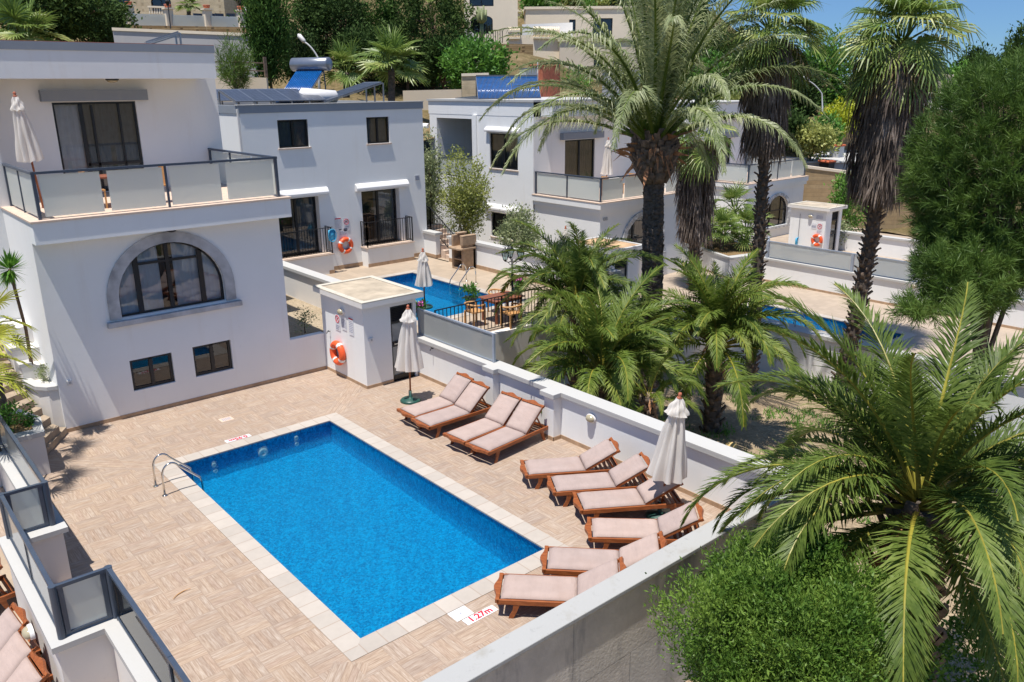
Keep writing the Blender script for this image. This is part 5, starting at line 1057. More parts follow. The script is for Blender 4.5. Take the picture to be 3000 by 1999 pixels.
v3 = corner_villa('white villa behind the tall date palm with frosted balcony and stone arch', 21.5, 15.45, 3.07, -0.9, 19.8, 27.5, 29.2, (23.19, 25.75, 0.30, 1.0, 2.22), (23.52, 25.62, 5.46), 7.38, 6.62, YS, ops_side=side3, roof_front=19.0)
mb = MB(); mb.box(21.5, 24.4, 3.3, 23.95, 27.7, 3.42); obj('porch_floor', mb, MT['sill'], v3); mb = MB(); mb.quad((23.85, 24.4, 3.3), (23.85, 27.7, 3.3), (23.85, 27.7, 6.5), (23.85, 24.4, 6.5)); obj('porch_back_wall', mb, MT['cream2'], v3)
glass_rail(v3, [(21.52, 27.5), (21.52, 24.55)], 3.42, 1.0, name='porch_railing', panels=[2], gap=0.03)
for op in side3[1:]: m_2 = (op['u0']+op['u1'])/2; window(v3, (21.45, YS), (0, -1), (1, 0), op, 0.06, mulls=[(m_2, 0.08)], fw=0.07, curtain='curtain_d', sill='sill')
hood(v3, 20.7, 23.3, 21.45, 5.85, 6.05, axis='x'); hood(v3, 20.6, 23.4, 21.45, 1.95, 2.25, axis='x'); hood(v3, 28.3, 29.5, 21.45, 5.85, 6.05, axis='x')
mb = MB(); mb.box(21.36, 24.05, -0.9, 21.46, 24.35, 6.62); obj('pilaster', mb, MT['white'], v3)
v4 = corner_villa('white villa at right behind the thin palm trunk, with rough stone arch and balcony', 36.0, 17.6, 2.57, -0.9, 22.0, 42.1, 42.3, (38.1, 40.45, -0.22, 0.55, 1.60), (38.0, 40.45, 4.75), 7.0, 6.2, 30, ops_side=None, rails=(2, 4), back_rail=True)
mb = MB(); mb.quad((35.95, 30, -1), (35.95, 22, -1), (35.95, 22, 6.2), (35.95, 30, 6.2)); obj('side_wall', mb, MT['white'], v4)
for p, s in (((21.83, 15.44, 2.31), 'small grey vents on the villa behind the date palm'),):
    t = thing('wall_vent', s, 'vent', p); mb = MB()
    for k in (0, 1): mb.box(p[0]-0.14+0.16*k, p[1]-0.02, p[2]-0.07, p[0]-0.02+0.16*k, p[1], p[2]+0.07)
    obj('plate', mb, MT['acgrey'], t)
# upper pool terrace carrying villas 3 and 4
ZT = -0.9; mb = MB()
for q in ((22.55, -6, 23.0-0.28, 24), (18.6, 10.2, 22.55, 24), (22.72, 9.6, 46, 24), (25.15, -6, 46, 9.6), (22.72, -6, 25.15, 2.7)): mb.quad((q[0], q[1], ZT), (q[2], q[1], ZT), (q[2], q[3], ZT), (q[0], q[3], ZT))
mb.quad((15.12, 15, ZT+0.4), (18.6, 15, ZT+0.4), (18.6, 24, ZT+0.4), (15.12, 24, ZT+0.4)); struct('upper_terrace', mb, MT['terrace3'])
coping_ring(23.0, 3.0, 24.85, 9.3, ZT+0.012, 0.3, 0.03, 'coping_x', 'coping_y'); mb = MB(); a, b, c, d, zf = 23.0, 3.0, 24.85, 9.3, ZT-0.7
mb.quad((a, b, zf), (c, b, zf), (c, d, zf), (a, d, zf))
for p, q in (((a, b), (c, b)), ((c, b), (c, d)), ((c, d), (a, d)), ((a, d), (a, b))): mb.quad((*q, ZT), (*p, ZT), (*p, zf), (*q, zf))
struct('pool_basin', mb, MT['mosaic']); mb = MB(); mb.quad((a, b, ZT-0.1), (c, b, ZT-0.1), (c, d, ZT-0.1), (a, d, ZT-0.1)); struct('pool_water', mb, MT['water'])
ladder('pool_ladder', 'bright steel ladder of the far right pool behind palm fronds', (22.6, 6.7, ZT), (1, 0), -0.5, ZT)
t = thing('retaining_wall', 'tall white retaining wall below the far right pool', 'wall', (22.5, 4, -3)); mb = MB(); mb.box(22.35, -6, -4.2, 22.60, 9.9, ZT-0.08); mb.box(22.2, 5.2, -4.2, 22.36, 6.6, ZT-0.1); obj('wall', mb, MT['white'], t); mb = MB(); mb.prism([(22.25, -6), (22.70, -6), (22.70, 9.9), (22.25, 9.9), (22.25, 6.7), (22.12, 6.7), (22.12, 5.1), (22.25, 5.1)], ZT-0.08, ZT+0.06); obj('coping', mb, MT['coping_w'], t)
t = thing('terrace_wall', 'white low wall in front of the second pool shed', 'wall', (20, 10, -2)); mb = MB(); mb.box(15.15, 10.0, -4.2, 22.35, 10.25, ZT+0.02); mb.box(18.4, 10.25, -2.6, 18.65, 15, ZT+0.35); obj('wall', mb, MT['white2'], t); mb = MB(); mb.box(15.15, 9.93, ZT+0.02, 22.4, 10.32, ZT+0.12); obj('coping', mb, MT['coping_w'], t)
shed('white pool shed with tan roof in front of the villa behind the date palm', 19.15, 12.6, ZT, 1.75, 2.3, 2.42, (0.25, 1.05, 0.25, 2.2), 'roof_tan')
s4 = shed('white pool shed with an open dark doorway at right below the ochre wall', 36.05, 12.65, ZT, 1.65, 2.1, 2.42, (0.6, 1.35, 0.0, 2.3), 'roofcoat', open_door=True)
p = onx(2393, 704, 35.97); buoy((35.97, p[1], p[2]), (-1, 0, 0), 0.33, 'orange lifebuoy hanging on the far right pool shed', G_B)
p = onx(2337, 706, 36.0); pool_net((36.0, p[1], p[2]-0.1), 'blue pool net on a long handle leaning on the far right pool shed', L=1.3)
p = onx(2376, 634, 36.05); bulkhead((36.05, p[1], p[2]), (-1, 0), 'bulkhead lamp on the far right pool shed')
p = onx(2402, 664, 36.05); sign_round((36.045, p[1], p[2]), (-1, 0), 'prohibition notice above the lifebuoy on the far right pool shed', 0.14); p = onx(2402, 636, 36.05); sign_text((36.045, p[1], p[2]), (-1, 0), 'faded notice beside the lamp on the far right pool shed', 0.42, 0.36, None, 5)
p = onx(2385, 663, 36.05); sign_text((36.045, p[1], p[2]), (-1, 0), 'small blue print notice left of the prohibition sign on the far right shed', 0.3, 0.3, None, 5)
# dividing wall with glass, planter with fan palms
t = thing('boundary_wall', 'long white wall carrying frosted glass on the far right terrace', 'wall', (28.6, 4, ZT)); mb = MB(); mb.box(28.56, -6, ZT, 28.8, 11.6, 0.14); obj('wall', mb, MT['white'], t); mb = MB(); mb.box(28.48, -6, 0.14, 28.88, 11.66, 0.22); obj('coping', mb, MT['coping_w'], t); mb = MB(); mb.box(28.545, -6, ZT, 28.56, 11.6, ZT+0.1); obj('skirting', mb, MT['skirt'], t)
t = thing('glass_screen', 'frosted glass screen on the long white wall of the far right terrace', 'glass screen', (28.65, 4, 0.22)); mb = MB()
for y in (11.4, 7.25, 3.2, -1): mb.bar((28.65, y, 0.22), (28.65, y, 1.02), 0.12, 0.12)
mb.bar((28.65, -1, 1.0), (28.65, 11.4, 1.0), 0.06, 0.05); mb.bar((28.65, 11.4, 1.0), (29.6, 12.0, 1.0), 0.06, 0.05); mb.bar((29.6, 12, .2), (29.6, 12, 1.0), 0.1, 0.1); obj('frame', mb, MT['rail_l'], t)
for a, b in ((11.3, 7.35), (7.15, 3.3), (3.1, -0.9)): mb = MB(); mb.bar((28.65, a, 0.62), (28.65, b, 0.62), 0.014, 0.7); obj('glass_panel', mb, MT['frost'], t)
p = onx(2680, 838, 28.56); bulkhead((28.56, p[1], p[2]), (-1, 0), 'bulkhead lamp on the long white wall beside the pine')
t = thing('boundary_wall', 'white wall beyond the far right pool shed', 'wall', (38.5, 8, ZT)); mb = MB(); mb.box(38.3, -2, ZT, 38.55, 13.6, 0.06); obj('wall', mb, MT['white'], t); mb = MB(); mb.box(38.22, -2, 0.06, 38.63, 13.7, 0.16); obj('coping', mb, MT['coping_w'], t)
t = thing('planter', 'white angular planter wall holding fan palms beside the far terrace', 'planter', (29.3, 14.3, ZT)); mb = MB(); pl = [(27.62, 12.74), (29.3, 12.35), (31.5, 13.0), (31.5, 17.5), (29.2, 17.5), (28.66, 15.25)]; mb.prism(pl, ZT, 0.06); obj('planter_wall', mb, MT['white'], t)
ctr = np.mean(pl, 0); mb = MB(); mb.prism([tuple(ctr+(np.array(q)-ctr)*1.04) for q in pl], 0.061, 0.16); obj('coping', mb, MT['coping_w'], t); mb = MB(); mb.prism([tuple(ctr+(np.array(q)-ctr)*0.86) for q in pl], 0.1605, 0.165); obj('soil', mb, MT['soil'], t)
mb = MB(); mb.prism([tuple(ctr+(np.array(q)-ctr)*1.006) for q in pl], ZT, ZT+0.09); obj('skirting', mb, MT['skirt'], t)
for (bx, by, w_, l) in ((17.95, 10.75, 0.62, 'yellow limestone block lying on the paving in front of the second pool shed'),):
    q = onz(1838, 962, ZT-0.3); t = thing('stone_block', l, 'stone block', (q[0], q[1], ZT-0.5))
    mb = MB(); mb.obox((q[0]-0.3, q[1]-0.15, ZT-0.55), (0.62, -0.08, 0), (0.05, 0.32, 0), (0, 0, 0.3)); obj('block', mb, MT['block'], t, bevel=0.03)

# ------------------------------------------------------------------ sun loungers
def make_lounger(bk, label, group):
    t = thing('sun_lounger', label, 'sun lounger', (0, 0, 0), group); w_, L, z0, z1 = 0.70, 1.96, 0.25, 0.335; hx = 1.22
    mb = MB()
    for s in (-1, 1): mb.box(-0.06, s*w_/2-0.02, z0, L, s*w_/2+0.02, z1)
    mb.box(L-0.05, -w_/2+0.02, z0+0.01, L-0.01, w_/2-0.02, z1-0.01); mb.box(0.9, -w_/2+.02, z0, 0.94, w_/2-.02, z0+0.05); obj('frame', mb, MT['teak'], t, bevel=0.006)
    n = 12; ys = np.linspace(-w_/2-0.02, w_/2+0.02, n+1); wv = [0.055*(0.5-0.5*math.cos(2*PI*(i/n)*1.0))+0.012*math.cos(2*PI*(i/n)*2) for i in range(n+1)]
    mb = MB(); mb.prism([(-0.02, ys[0])]+[(-0.02, y) for y in ys[1:]]+[(-0.075-v, y) for v, y in list(zip(wv, ys))[::-1]], z1-0.06, z1+0.012); obj('foot_board', mb, MT['teak'], t, bevel=0.006)
    for (x, dx) in ((0.26, -0.10), (1.72, 0.10)):
        for s in (-1, 1):
            mb = MB(); y = s*(w_/2-0.005)
            V = []
            for (xx, ww, zz) in ((x, 0.11, z0+0.03), (x+dx*0.35, 0.075, 0.14), (x+dx, 0.075, 0.0)): V += [(xx-ww/2, y-0.018, zz), (xx+ww/2, y-0.018, zz), (xx+ww/2, y+0.018, zz), (xx-ww/2, y+0.018, zz)]
            mb.add(V, [(4*i+k, 4*i+(k+1) % 4, 4*i+4+(k+1) % 4, 4*i+4+k) for i in range(2) for k in range(4)]+[(0, 3, 2, 1), (8, 9, 10, 11)]); obj('leg', mb, MT['teak'], t)
    mb = MB()
    for k in range(11): mb.box(0.02+k*0.108, -w_/2+0.02, z1-0.035, 0.09+k*0.108, w_/2-0.02, z1-0.015)
    for k in range(5): mb.box(hx+0.22+k*0.105, -w_/2+0.02, z0+0.02, hx+0.28+k*0.105, w_/2-0.02, z0+0.04)
    obj('slats', mb, MT['teak'], t)
    c, s_ = math.cos(bk), math.sin(bk); A = np.array((c, 0, s_)); N = np.array((-s_, 0, c)); h0 = np.array((hx, 0, z1-0.03)); BL = 0.78; mb = MB()
    for s in (-1, 1): mb.obox(h0+np.array((0, s*(w_/2-0.045)-0.018, 0)), A*BL, (0, 0.036, 0), N*0.05)
    for k in range(7): mb.obox(h0+A*(0.05+k*0.105)+np.array((0, -w_/2+0.06, 0))+N*0.028, A*0.06, (0, w_-0.12, 0), N*0.018)
    for s in (-1, 1): mb.bar(h0+A*0.52+np.array((0, s*0.27, 0)), (hx+0.52+0.1*c, s*0.27, z0+0.05), 0.03, 0.03)
    obj('backrest_frame', mb, MT['teak'], t)
    ys2 = np.linspace(-w_/2+0.01, w_/2-0.01, n+1); P = [h0+A*(BL-0.01)+np.array((0, y, 0)) for y in ys2]; Q = [h0+A*(BL+0.035+v*0.9)+np.array((0, y, 0)) for v, y in zip(wv, ys2)]; mb = MB()
    for i in range(n): mb.add([P[i], P[i+1], Q[i+1], Q[i], P[i]+N*0.05, P[i+1]+N*0.05, Q[i+1]+N*0.05, Q[i]+N*0.05], [(0, 3, 2, 1), (4, 5, 6, 7), (3, 7, 6, 2), (0, 1, 5, 4)]+([(0, 4, 7, 3)] if i == 0 else [])+([(1, 2, 6, 5)] if i == n-1 else []))
    obj('head_crest', mb, MT['teak'], t)
    def pad(o, ax, L_, nn, nm):
        nx, ny = 14, 8; ww = 0.655; V = []; g = np.random.default_rng(5)
        def hgt(i, j): e = min(i/nx, 1-i/nx)*L_; f = min(j/ny, 1-j/ny)*ww; return 0.065*min(1, (e+0.004)/0.05)**0.5*min(1, (f+0.004)/0.05)**0.5*(0.94+0.10*g.random())
        for i in range(nx+1):
            for j in range(ny+1): V.append(o+ax*(L_*i/nx)+np.array((0, -ww/2+ww*j/ny, 0))+nn*hgt(i, j))
        m0 = len(V)
        for i in range(nx+1):
            for j in range(ny+1): V.append(o+ax*(L_*i/nx)+np.array((0, -ww/2+ww*j/ny, 0)))
        I = lambda i, j: i*(ny+1)+j; F = [(I(i, j), I(i+1, j), I(i+1, j+1), I(i, j+1)) for i in range(nx) for j in range(ny)]; F += [tuple(q+m0 for q in f[::-1]) for f in F]
        bd = [I(i, 0) for i in range(nx+1)]+[I(nx, j) for j in range(1, ny+1)]+[I(i, ny) for i in range(nx-1, -1, -1)]+[I(0, j) for j in range(ny-1, 0, -1)]
        F += [(bd[k], bd[k]+m0, bd[(k+1) % len(bd)]+m0, bd[(k+1) % len(bd)]) for k in range(len(bd))]
        mb = MB(); mb.add(V, F); return obj(nm, mb, MT['cushion'], t, True)
    pad(np.array((0.0, 0, z1-0.005)), np.array((1., 0, 0)), hx-0.005, np.array((0, 0, 1.)), 'seat_cushion'); pad(h0+N*0.055+A*0.01, A, BL-0.05, N, 'back_cushion'); return t
GL = 'sun loungers around the near pool'
LA = make_lounger(R(41), '', GL); LB = make_lounger(R(30), '', GL)
spots = [(LA, 5.18, 6.44, 0, 'farthest of the loungers by the shed, its foot beside the open green parasol base'), (LA, 5.10, 5.69, 0, 'second lounger from the shed, in the pair beside the green parasol base'), (LA, 5.18, 4.46, 4, 'third lounger from the shed, left one of the pair next to the wall pillar'), (LA, 5.24, 3.68, 6, 'lounger standing right against the wall pillar'),
    (LB, 5.35, 2.21, -33, 'lounger below the wall lamp, first of the fan turned towards the corner'), (LB, 5.27, 1.29, -33, 'lounger whose head lies left of the front parasol, second of the fan'), (LB, 5.16, 0.43, -33, 'lounger crossed by the pole of the front parasol'), (LB, 4.62, -0.41, -44, 'lounger just in front of the front parasol base, its head against the parapet'), (LB, 3.34, -0.61, -46.5, 'lounger at the right corner of the pool, half hidden by the parapet'), (LB, 2.22, -0.73, -45.5, 'nearest lounger, beside the 1.27m sign at the end of the pool')]
used = set()
for P_, x, y, a, l in spots:
    l = 'pink cushioned '+l if 'lounger ' in l[:12] else l
    if id(P_) not in used: used.add(id(P_)); P_.location = (x, y, 0); P_.rotation_euler = (0, 0, R(a)); P_['label'] = l; src = P_
    else: dup(P_, (x, y, 0), R(a), l)
GN = 'sun loungers on the neighbour terrace'
for k, (x, y, a, l) in enumerate(((-5.62, 5.35, 4, 'lounger at the far left edge beyond the zigzag wall, farthest of the neighbours'), (-5.62, 3.36, 5, 'lounger at the left edge below the neighbour side lamp'), (-5.64, 2.62, 5, 'lounger at the left edge, middle of the three nearest neighbours'), (-5.66, 1.88, 5, 'lounger in the bottom left corner of the photo beside the zigzag wall'))): dup(LA, (x, y, -0.45), R(a), l, GN)

# ------------------------------------------------------------------ closed parasols
def parasol(base, top, zc, label, group='closed cream parasols', base_part=True, r0=0.36, tilt=None, foot=True):
    b, tp = np.array(base, float), np.array(top, float); t = thing('closed_parasol', label, 'parasol', b, group); ax = (tp-b)/np.linalg.norm(tp-b); H = np.linalg.norm(tp-b); s = np.cross(ax, (0, 1., 0)); s /= np.linalg.norm(s); q = np.cross(ax, s)
    if foot: mb = MB(); mb.lathe([(0.27, 0), (0.28, 0.03), (0.24, 0.07), (0.07, 0.10), (0.045, 0.12), (0.04, 0.30), (0.0, 0.30)], b, 24); obj('base', mb, MT['green_p'], t, True)
    mb = MB(); mb.tube([b+ax*0.02, b+ax*(H-0.12)], 0.024, 10); obj('pole', mb, MT['teak'], t, True)
    mb = MB(); 
    def prof(rs, nm, mat):
        m = MB(); V = []; n = 14
        for r_, h in rs:
            for k in range(n): a = 2*PI*k/n; V.append(b+ax*h+(s*math.cos(a)+q*math.sin(a))*r_)
        m.add(V, [(i*n+k, i*n+(k+1) % n, (i+1)*n+(k+1) % n, (i+1)*n+k) for i in range(len(rs)-1) for k in range(n)]); return obj(nm, m, MT[mat], t, True)
    prof([(0.0, H), (0.028, H-0.01), (0.04, H-0.05), (0.022, H-0.085), (0.05, H-0.095), (0.05, H-0.125), (0.02, H-0.14)], 'finial', 'terracotta')
    def cloth(h0, h1, ra, rb, folds, depth, nm, ph, curve=1.0, hem=0.03):
        m = MB(); V = []; n = folds*8; rows = 14; g = np.random.default_rng(abs(int(ph*10))+3); fo = g.uniform(0.7, 1.3, folds)
        for i in range(rows+1):
            f = i/rows; h = h0+(h1-h0)*f; R_ = ra+(rb-ra)*f**curve
            for k in range(n):
                a = 2*PI*k/n; w_ = math.cos(a*folds+ph+0.5*math.sin(f*3+ph)); ww = (abs(w_)**0.7)*(1 if w_ > 0 else -1)*fo[int(k/8) % folds]
                r_ = R_*(1+depth*ww*min(1, f*2+0.25))+0.012*math.sin(a*3+f*9); hh = h+(hem*w_*f**6); V.append(b+ax*hh+(s*math.cos(a)+q*math.sin(a))*r_)
        m.add(V, [(i*n+k, i*n+(k+1) % n, (i+1)*n+(k+1) % n, (i+1)*n+k) for i in range(rows) for k in range(n)]); return obj(nm, m, MT['canvas'], t, True)
    hc = (zc-b[2])/ax[2]; cloth(H-0.16, hc, 0.065, r0*0.84, 8, 0.30, 'canopy', b[0], 0.85); cloth(H-0.12, H-0.43, 0.055, r0*0.56, 8, 0.16, 'vent_cap', b[0]+1, 0.9, 0.02); return t
parasol((6.13, 7.75, 0), (6.17, 7.72, 2.66), 0.92, 'closed cream parasol on a green base in front of the near pool shed')
parasol((6.34, -0.57, 0), (6.50, -0.78, 2.59), 0.86, 'closed cream parasol leaning over the fan of loungers')
parasol((9.84, 12.35, Z2), (9.86, 12.36, 3.0), 1.75, 'closed cream parasol standing behind the near pool shed, beside the middle pool', r0=0.28)
parasol((-0.62, 13.5, 5.2), (-0.80, 13.5, 7.98), 6.36, 'closed cream parasol leaning on the balcony of the left villa', r0=0.27, foot=False)
parasol((24.03, 17.5, 3.07), (24.12, 17.5, 5.68), 3.95, 'closed cream parasol on the balcony behind the date palm', r0=0.26, foot=False)
q = onz(1657, 770, ZT+0.2); a = ony(1657, 662, 14.6); parasol((a[0], 14.6, ZT), (a[0], 14.6, a[2]), 0.2, 'closed cream parasol left of the second pool shed, partly behind a palm', r0=0.28)
# balcony furniture behind the frosted glass
def bistro(tx, ty, z, round_, label, clabel, n=2, mat='rattan'):
    t = thing('bistro_table', label, 'table', (tx, ty, z)); mb = MB()
    mb.lathe([(0.42, 0.71), (0.42, 0.74)], (tx, ty, z), 24) if round_ else mb.box(tx-0.7, ty-0.4, z+0.70, tx+0.7, ty+0.4, z+0.74)
    obj('tabletop', mb, MT['whitep' if round_ else 'teak2'], t)
    for k in range(4): a = PI/4+k*PI/2; mb = MB(); mb.bar((tx+0.3*math.cos(a), ty+0.3*math.sin(a), z), (tx+0.28*math.cos(a), ty+0.28*math.sin(a), z+0.71), 0.045, 0.045); obj('leg', mb, MT[mat], t)
    for k in range(n):
        sx = -1 if k == 0 else 1; cx, cy = tx+sx*0.75, ty-0.35; c = thing('wicker_chair', clabel[k], 'chair', (cx, cy, z)); mb = MB(); mb.box(cx-0.22, cy-0.22, z+0.42, cx+0.22, cy+0.22, z+0.46); obj('seat', mb, MT[mat], c); mb = MB(); mb.box(cx-0.22+(0 if sx < 0 else 0.40), cy-0.22, z+0.46, cx-0.18+(0 if sx < 0 else 0.40), cy+0.22, z+0.92); obj('backrest', mb, MT[mat], c)
        for ax_ in (-1, 1):
            for ay in (-1, 1): mb = MB(); mb.bar((cx+ax_*0.2, cy+ay*0.2, z), (cx+ax_*0.2, cy+ay*0.2, z+0.42), 0.035, 0.035); obj('leg', mb, MT[mat], c)
bistro(1.1, 12.9, 5.21, False, 'brown table behind the frosted balcony glass of the left villa', ['wicker chair seen through the left gap of the balcony glass', 'wicker chair seen beside the middle post of the balcony glass'])
bistro(24.1, 17.1, 3.07, True, 'round white table under the parasol on the balcony behind the date palm', ['wicker chair behind the corner post of the palm side balcony', 'wicker chair right of the white table on the palm side balcony'])
# ------------------------------------------------------------------ ground beyond the terraces
def grid_mesh(xs, ys, zf):
    X, Y = np.meshgrid(xs, ys); Z = zf(X, Y); V = np.stack([X, Y, Z], -1).reshape(-1, 3); nx, ny = len(xs), len(ys)
    I = np.arange(nx*ny).reshape(ny, nx); F = np.stack([I[:-1, :-1], I[:-1, 1:], I[1:, 1:], I[1:, :-1]], -1).reshape(-1, 4); return V, F
def gz(x, y): 
    b = np.maximum(-1.0-np.maximum(0, np.asarray(x)-8.0)*0.15, -3.3); f = np.clip((-2.0-np.asarray(y))/3.0, 0, 1)
    return b*(1-f)+np.minimum(b, -1.9)*f+0.06*np.sin(np.asarray(x)*1.7)*np.cos(np.asarray(y)*1.3)
struct('garden_ground', grid_mesh(np.linspace(-14, 22.4, 74), np.linspace(-26, 10.1, 74), gz), MT['gardeng'], True)
ctl = []
for u, v, d in ((300,330,44),(500,320,46),(680,290,47),(790,262,48),(1000,285,48),(1150,290,46),(1300,275,52),(1400,262,54),(600,150,66),(950,190,60),(1150,180,62),(1350,160,66),(1480,165,72),(250,110,75),(500,85,80),(900,60,90),(1450,60,95),(1650,22,108),(1000,-40,120),(1500,-20,150),(300,-60,120),(1900,10,130),(2100,170,105),(2200,390,60),(2300,400,60),(2330,340,75),(2450,310,85),(2420,500,60),(2600,480,62),(2800,340,95),(2900,300,120),(3100,300,120),(2500,690,51),(3000,700,52),(2300,260,110),(2450,320,150),(-200,200,60),(-300,300,45),(1700,250,60),(1900,260,62),(2000,330,55),(2150,420,52),(3300,600,60),(2700,310,160),(1200,-40,170),(1650,-10,170)): ctl.append(atd(u, v, d))
ctl += [(5, 30, 5.5), (12, 31, 5.5), (20, 31, 3), (30, 32, 0.5), (40, 31, -1.0), (48, 18, -2), (50, 5, -2), (0, 25, 5), (-12, 24, 4)]
ctl = np.array(ctl)
def hillz(X, Y):
    d2 = (X[..., None]-ctl[:, 0])**2+(Y[..., None]-ctl[:, 1])**2+2.0; w_ = d2**-1.7; z = (w_*ctl[:, 2]).sum(-1)/w_.sum(-1)
    return z+0.25*np.sin(X*0.45)*np.cos(Y*0.38)+0.12*np.sin(X*1.3+Y*0.9)
def hz(x, y): return float(hillz(np.array([float(x)]), np.array([float(y)]))[0])
hv, hf = grid_mesh(np.linspace(-70, 190, 150), np.linspace(-40, 190, 130), hillz)
cx_, cy_ = hv[hf].mean(1)[:, 0], hv[hf].mean(1)[:, 1]
keep = ((cy_ > 28.5) | (cx_ > 46.0) | ((cx_ < -9) & (cy_ > 16))); struct('hillside', (hv, hf[keep]), MT['hill'], True)
mb = MB(); mb.quad((-1500, -1500, -5.2), (1500, -1500, -5.2), (1500, 1500, -5.2), (-1500, 1500, -5.2)); struct('ground', mb, MT['hill'])

# ------------------------------------------------------------------ stairs, planter and plants at the left
t = thing('garden_steps', 'brown stone steps curving up beside the left villa', 'steps', (-1.9, 11.5, 0)); rp = [(-1.34, 11.55), (-1.54, 11.27), (-1.64, 11.56), (-1.73, 11.86), (-1.83, 12.08), (-1.89, 12.38), (-1.91, 12.72), (-1.94, 13.02), (-1.98, 13.30), (-2.0, 13.58), (-2.0, 13.88), (-2.0, 14.2)]
for k in range(11):
    a0, a1 = R(238-5.2*k), R(238-5.2*(k+1)); w_ = 1.55 if k == 0 else 1.15; r0, r1 = np.array(rp[k]), np.array(rp[k+1]); l0, l1 = r0+w_*np.array((math.cos(a0), math.sin(a0))), r1+w_*np.array((math.cos(a1), math.sin(a1)))
    if k == 0: r1 = np.array((-1.36, 11.62)); l1 = l0+np.array((-0.3, 0.5)); poly = [tuple(r0), tuple(l0), tuple(l1), (-1.6, 11.75)]
    else: d = (r1-r0)*1.35; poly = [tuple(r0), tuple(l0), tuple(l0+d), tuple(r0+d)]
    mb = MB(); mb.prism(poly, -0.01, 0.17*(k+1)); obj('step', mb, MT['tread'], t)
t = thing('planter', 'white raised planter at the foot of the brown steps', 'planter', (-2.6, 10, 0)); mb = MB(); pl = [(-2.17, 9.42), (-2.05, 10.35), (-2.3, 11.2), (-3.4, 11.4), (-3.4, 9.42)]; mb.prism(pl, -0.5, 0.9); obj('planter_wall', mb, MT['white2'], t); c_ = np.mean(pl, 0)
mb = MB(); mb.prism([tuple(c_+(np.array(q)-c_)*1.05) for q in pl], 0.901, 1.0); obj('coping', mb, MT['coping_w'], t); mb = MB(); mb.prism([tuple(c_+(np.array(q)-c_)*0.72) for q in pl], 1.0005, 1.01); obj('soil', mb, MT['soil'], t)
t = thing('planter', 'white curved planter stepping up along the left villa wall', 'planter', (-1.6, 12.4, 0)); mb = MB(); cv = [(-1.34, 11.68), (-1.55, 11.75), (-1.72, 12.0), (-1.80, 12.4), (-1.84, 12.75)]; mb.prism(cv+[(-1.34, 12.75)], 0, 1.12); mb.box(-1.86, 12.75, 0, -1.34, 13.1, 1.50); mb.box(-1.94, 13.1, 0, -1.34, 13.6, 1.85); mb.box(-1.99, 13.6, 0, -1.34, 14.5, 2.3); obj('planter_wall', mb, MT['white2'], t)
mb = MB(); mb.prism([(-1.345, 11.64), (-1.57, 11.71), (-1.77, 11.97), (-1.86, 12.4), (-1.89, 12.74), (-1.70, 12.74), (-1.66, 12.4), (-1.58, 12.1), (-1.345, 11.9)], 1.121, 1.21); obj('coping', mb, MT['coping_w'], t)
for q in ((-1.9, 12.74, 1.501, -1.62, 13.09, 1.59), (-1.99, 13.09, 1.851, -1.64, 13.59, 1.94), (-2.04, 13.59, 2.301, -1.7, 14.5, 2.39)): mb = MB(); mb.box(*q); obj('coping', mb, MT['coping_w'], t)
def strappy(name, label, cat, base, crown, n, L, w_, mat, tr=0.05, seed=4, bark='bark', spread=1.0):
    t = thing(name, label, cat, base); mb = MB(); b, c = np.array(base, float), np.array(crown, float); mb.tube([b, b*0.6+c*0.4+np.array((0.05, 0, 0)), c], [tr, tr*0.8, tr*0.7], 8); obj('trunk', mb, MT[bark], t, True); g = np.random.default_rng(seed)
    D = g.normal(size=(n, 3)); D[:, 2] = D[:, 2]*spread+0.35; D = nrmz(D); S = nrmz(np.cross(D, np.array((0.1, 0.2, 1.0)))); obj('crown', leaves(np.repeat(c[None], n, 0)+D*0.03, D, S, L*g.uniform(0.7, 1.1, n), w_), MT[mat], t); return t
strappy('yucca', 'slender yucca with a spiky green head against the left villa side wall', 'yucca', (-1.60, 12.95, 1.45), onx(28, 790, -1.95), 150, 0.46, 0.055, 'green', 0.045)
FANS_Y = [[fan_mesh('fan_leaf', 0.50, 0.62, e, 40+i, [MT['fan_y'], MT['fan_y']], 34, 150, 0.25, 0.03) for i in range(2)] for e in (70, 45, 20, 0, -25)]
for (x, y, zt, l) in ((-2.66, 10.42, 3.2, 'yellow green fan palm in the planter beside the brown steps'), (-3.12, 8.9, 2.85, 'fan palm at the left edge whose shadow falls on the deck')):
    t = thing('fan_palm', l, 'palm', (x, y, 0.95)); obj('trunk', trunk_mesh(path_of((x, y, 0.9), (x-0.05, y, zt)), lambda q: 0.09), MT['bark_g'], t); fan_crown(t, (x-0.05, y, zt), FANS_Y, 10, 3, 0.8, 1.0)
t = thing('shrub', 'small dark leaved shrub in the planter by the brown steps', 'shrub', (-2.6, 10.0, 1.0)); obj('foliage', foliage((-2.62, 10.0, 1.28), (0.42, 0.4, 0.34), 40, 30, 0.09, 0.13, 5), MT['green'], t)
t = thing('shrub', 'little grey green plant in the curved planter at the left villa corner', 'shrub', (-1.45, 12.45, 1.1)); obj('foliage', foliage((-1.47, 12.42, 1.32), (0.12, 0.2, 0.2), 16, 22, 0.06, 0.08, 6), MT['olive_g'], t)
t = thing('shrub', 'thin young shrub in the gravel yard beside the near pool shed', 'shrub', (5.45, 12.6, 0.95)); p = ony(892, 955, 12.5); obj('foliage', foliage((p[0], 12.5, 1.35), (0.35, 0.25, 0.42), 26, 14, 0.07, 0.14, 8, shell=0.2), MT['olive_g'], t); obj('stem', limbs((p[0], 12.5, 0.95), (p[0], 12.5, 1.35), (0.3, 0.25, 0.4), 6, 0.02, 4), MT['bark'], t)
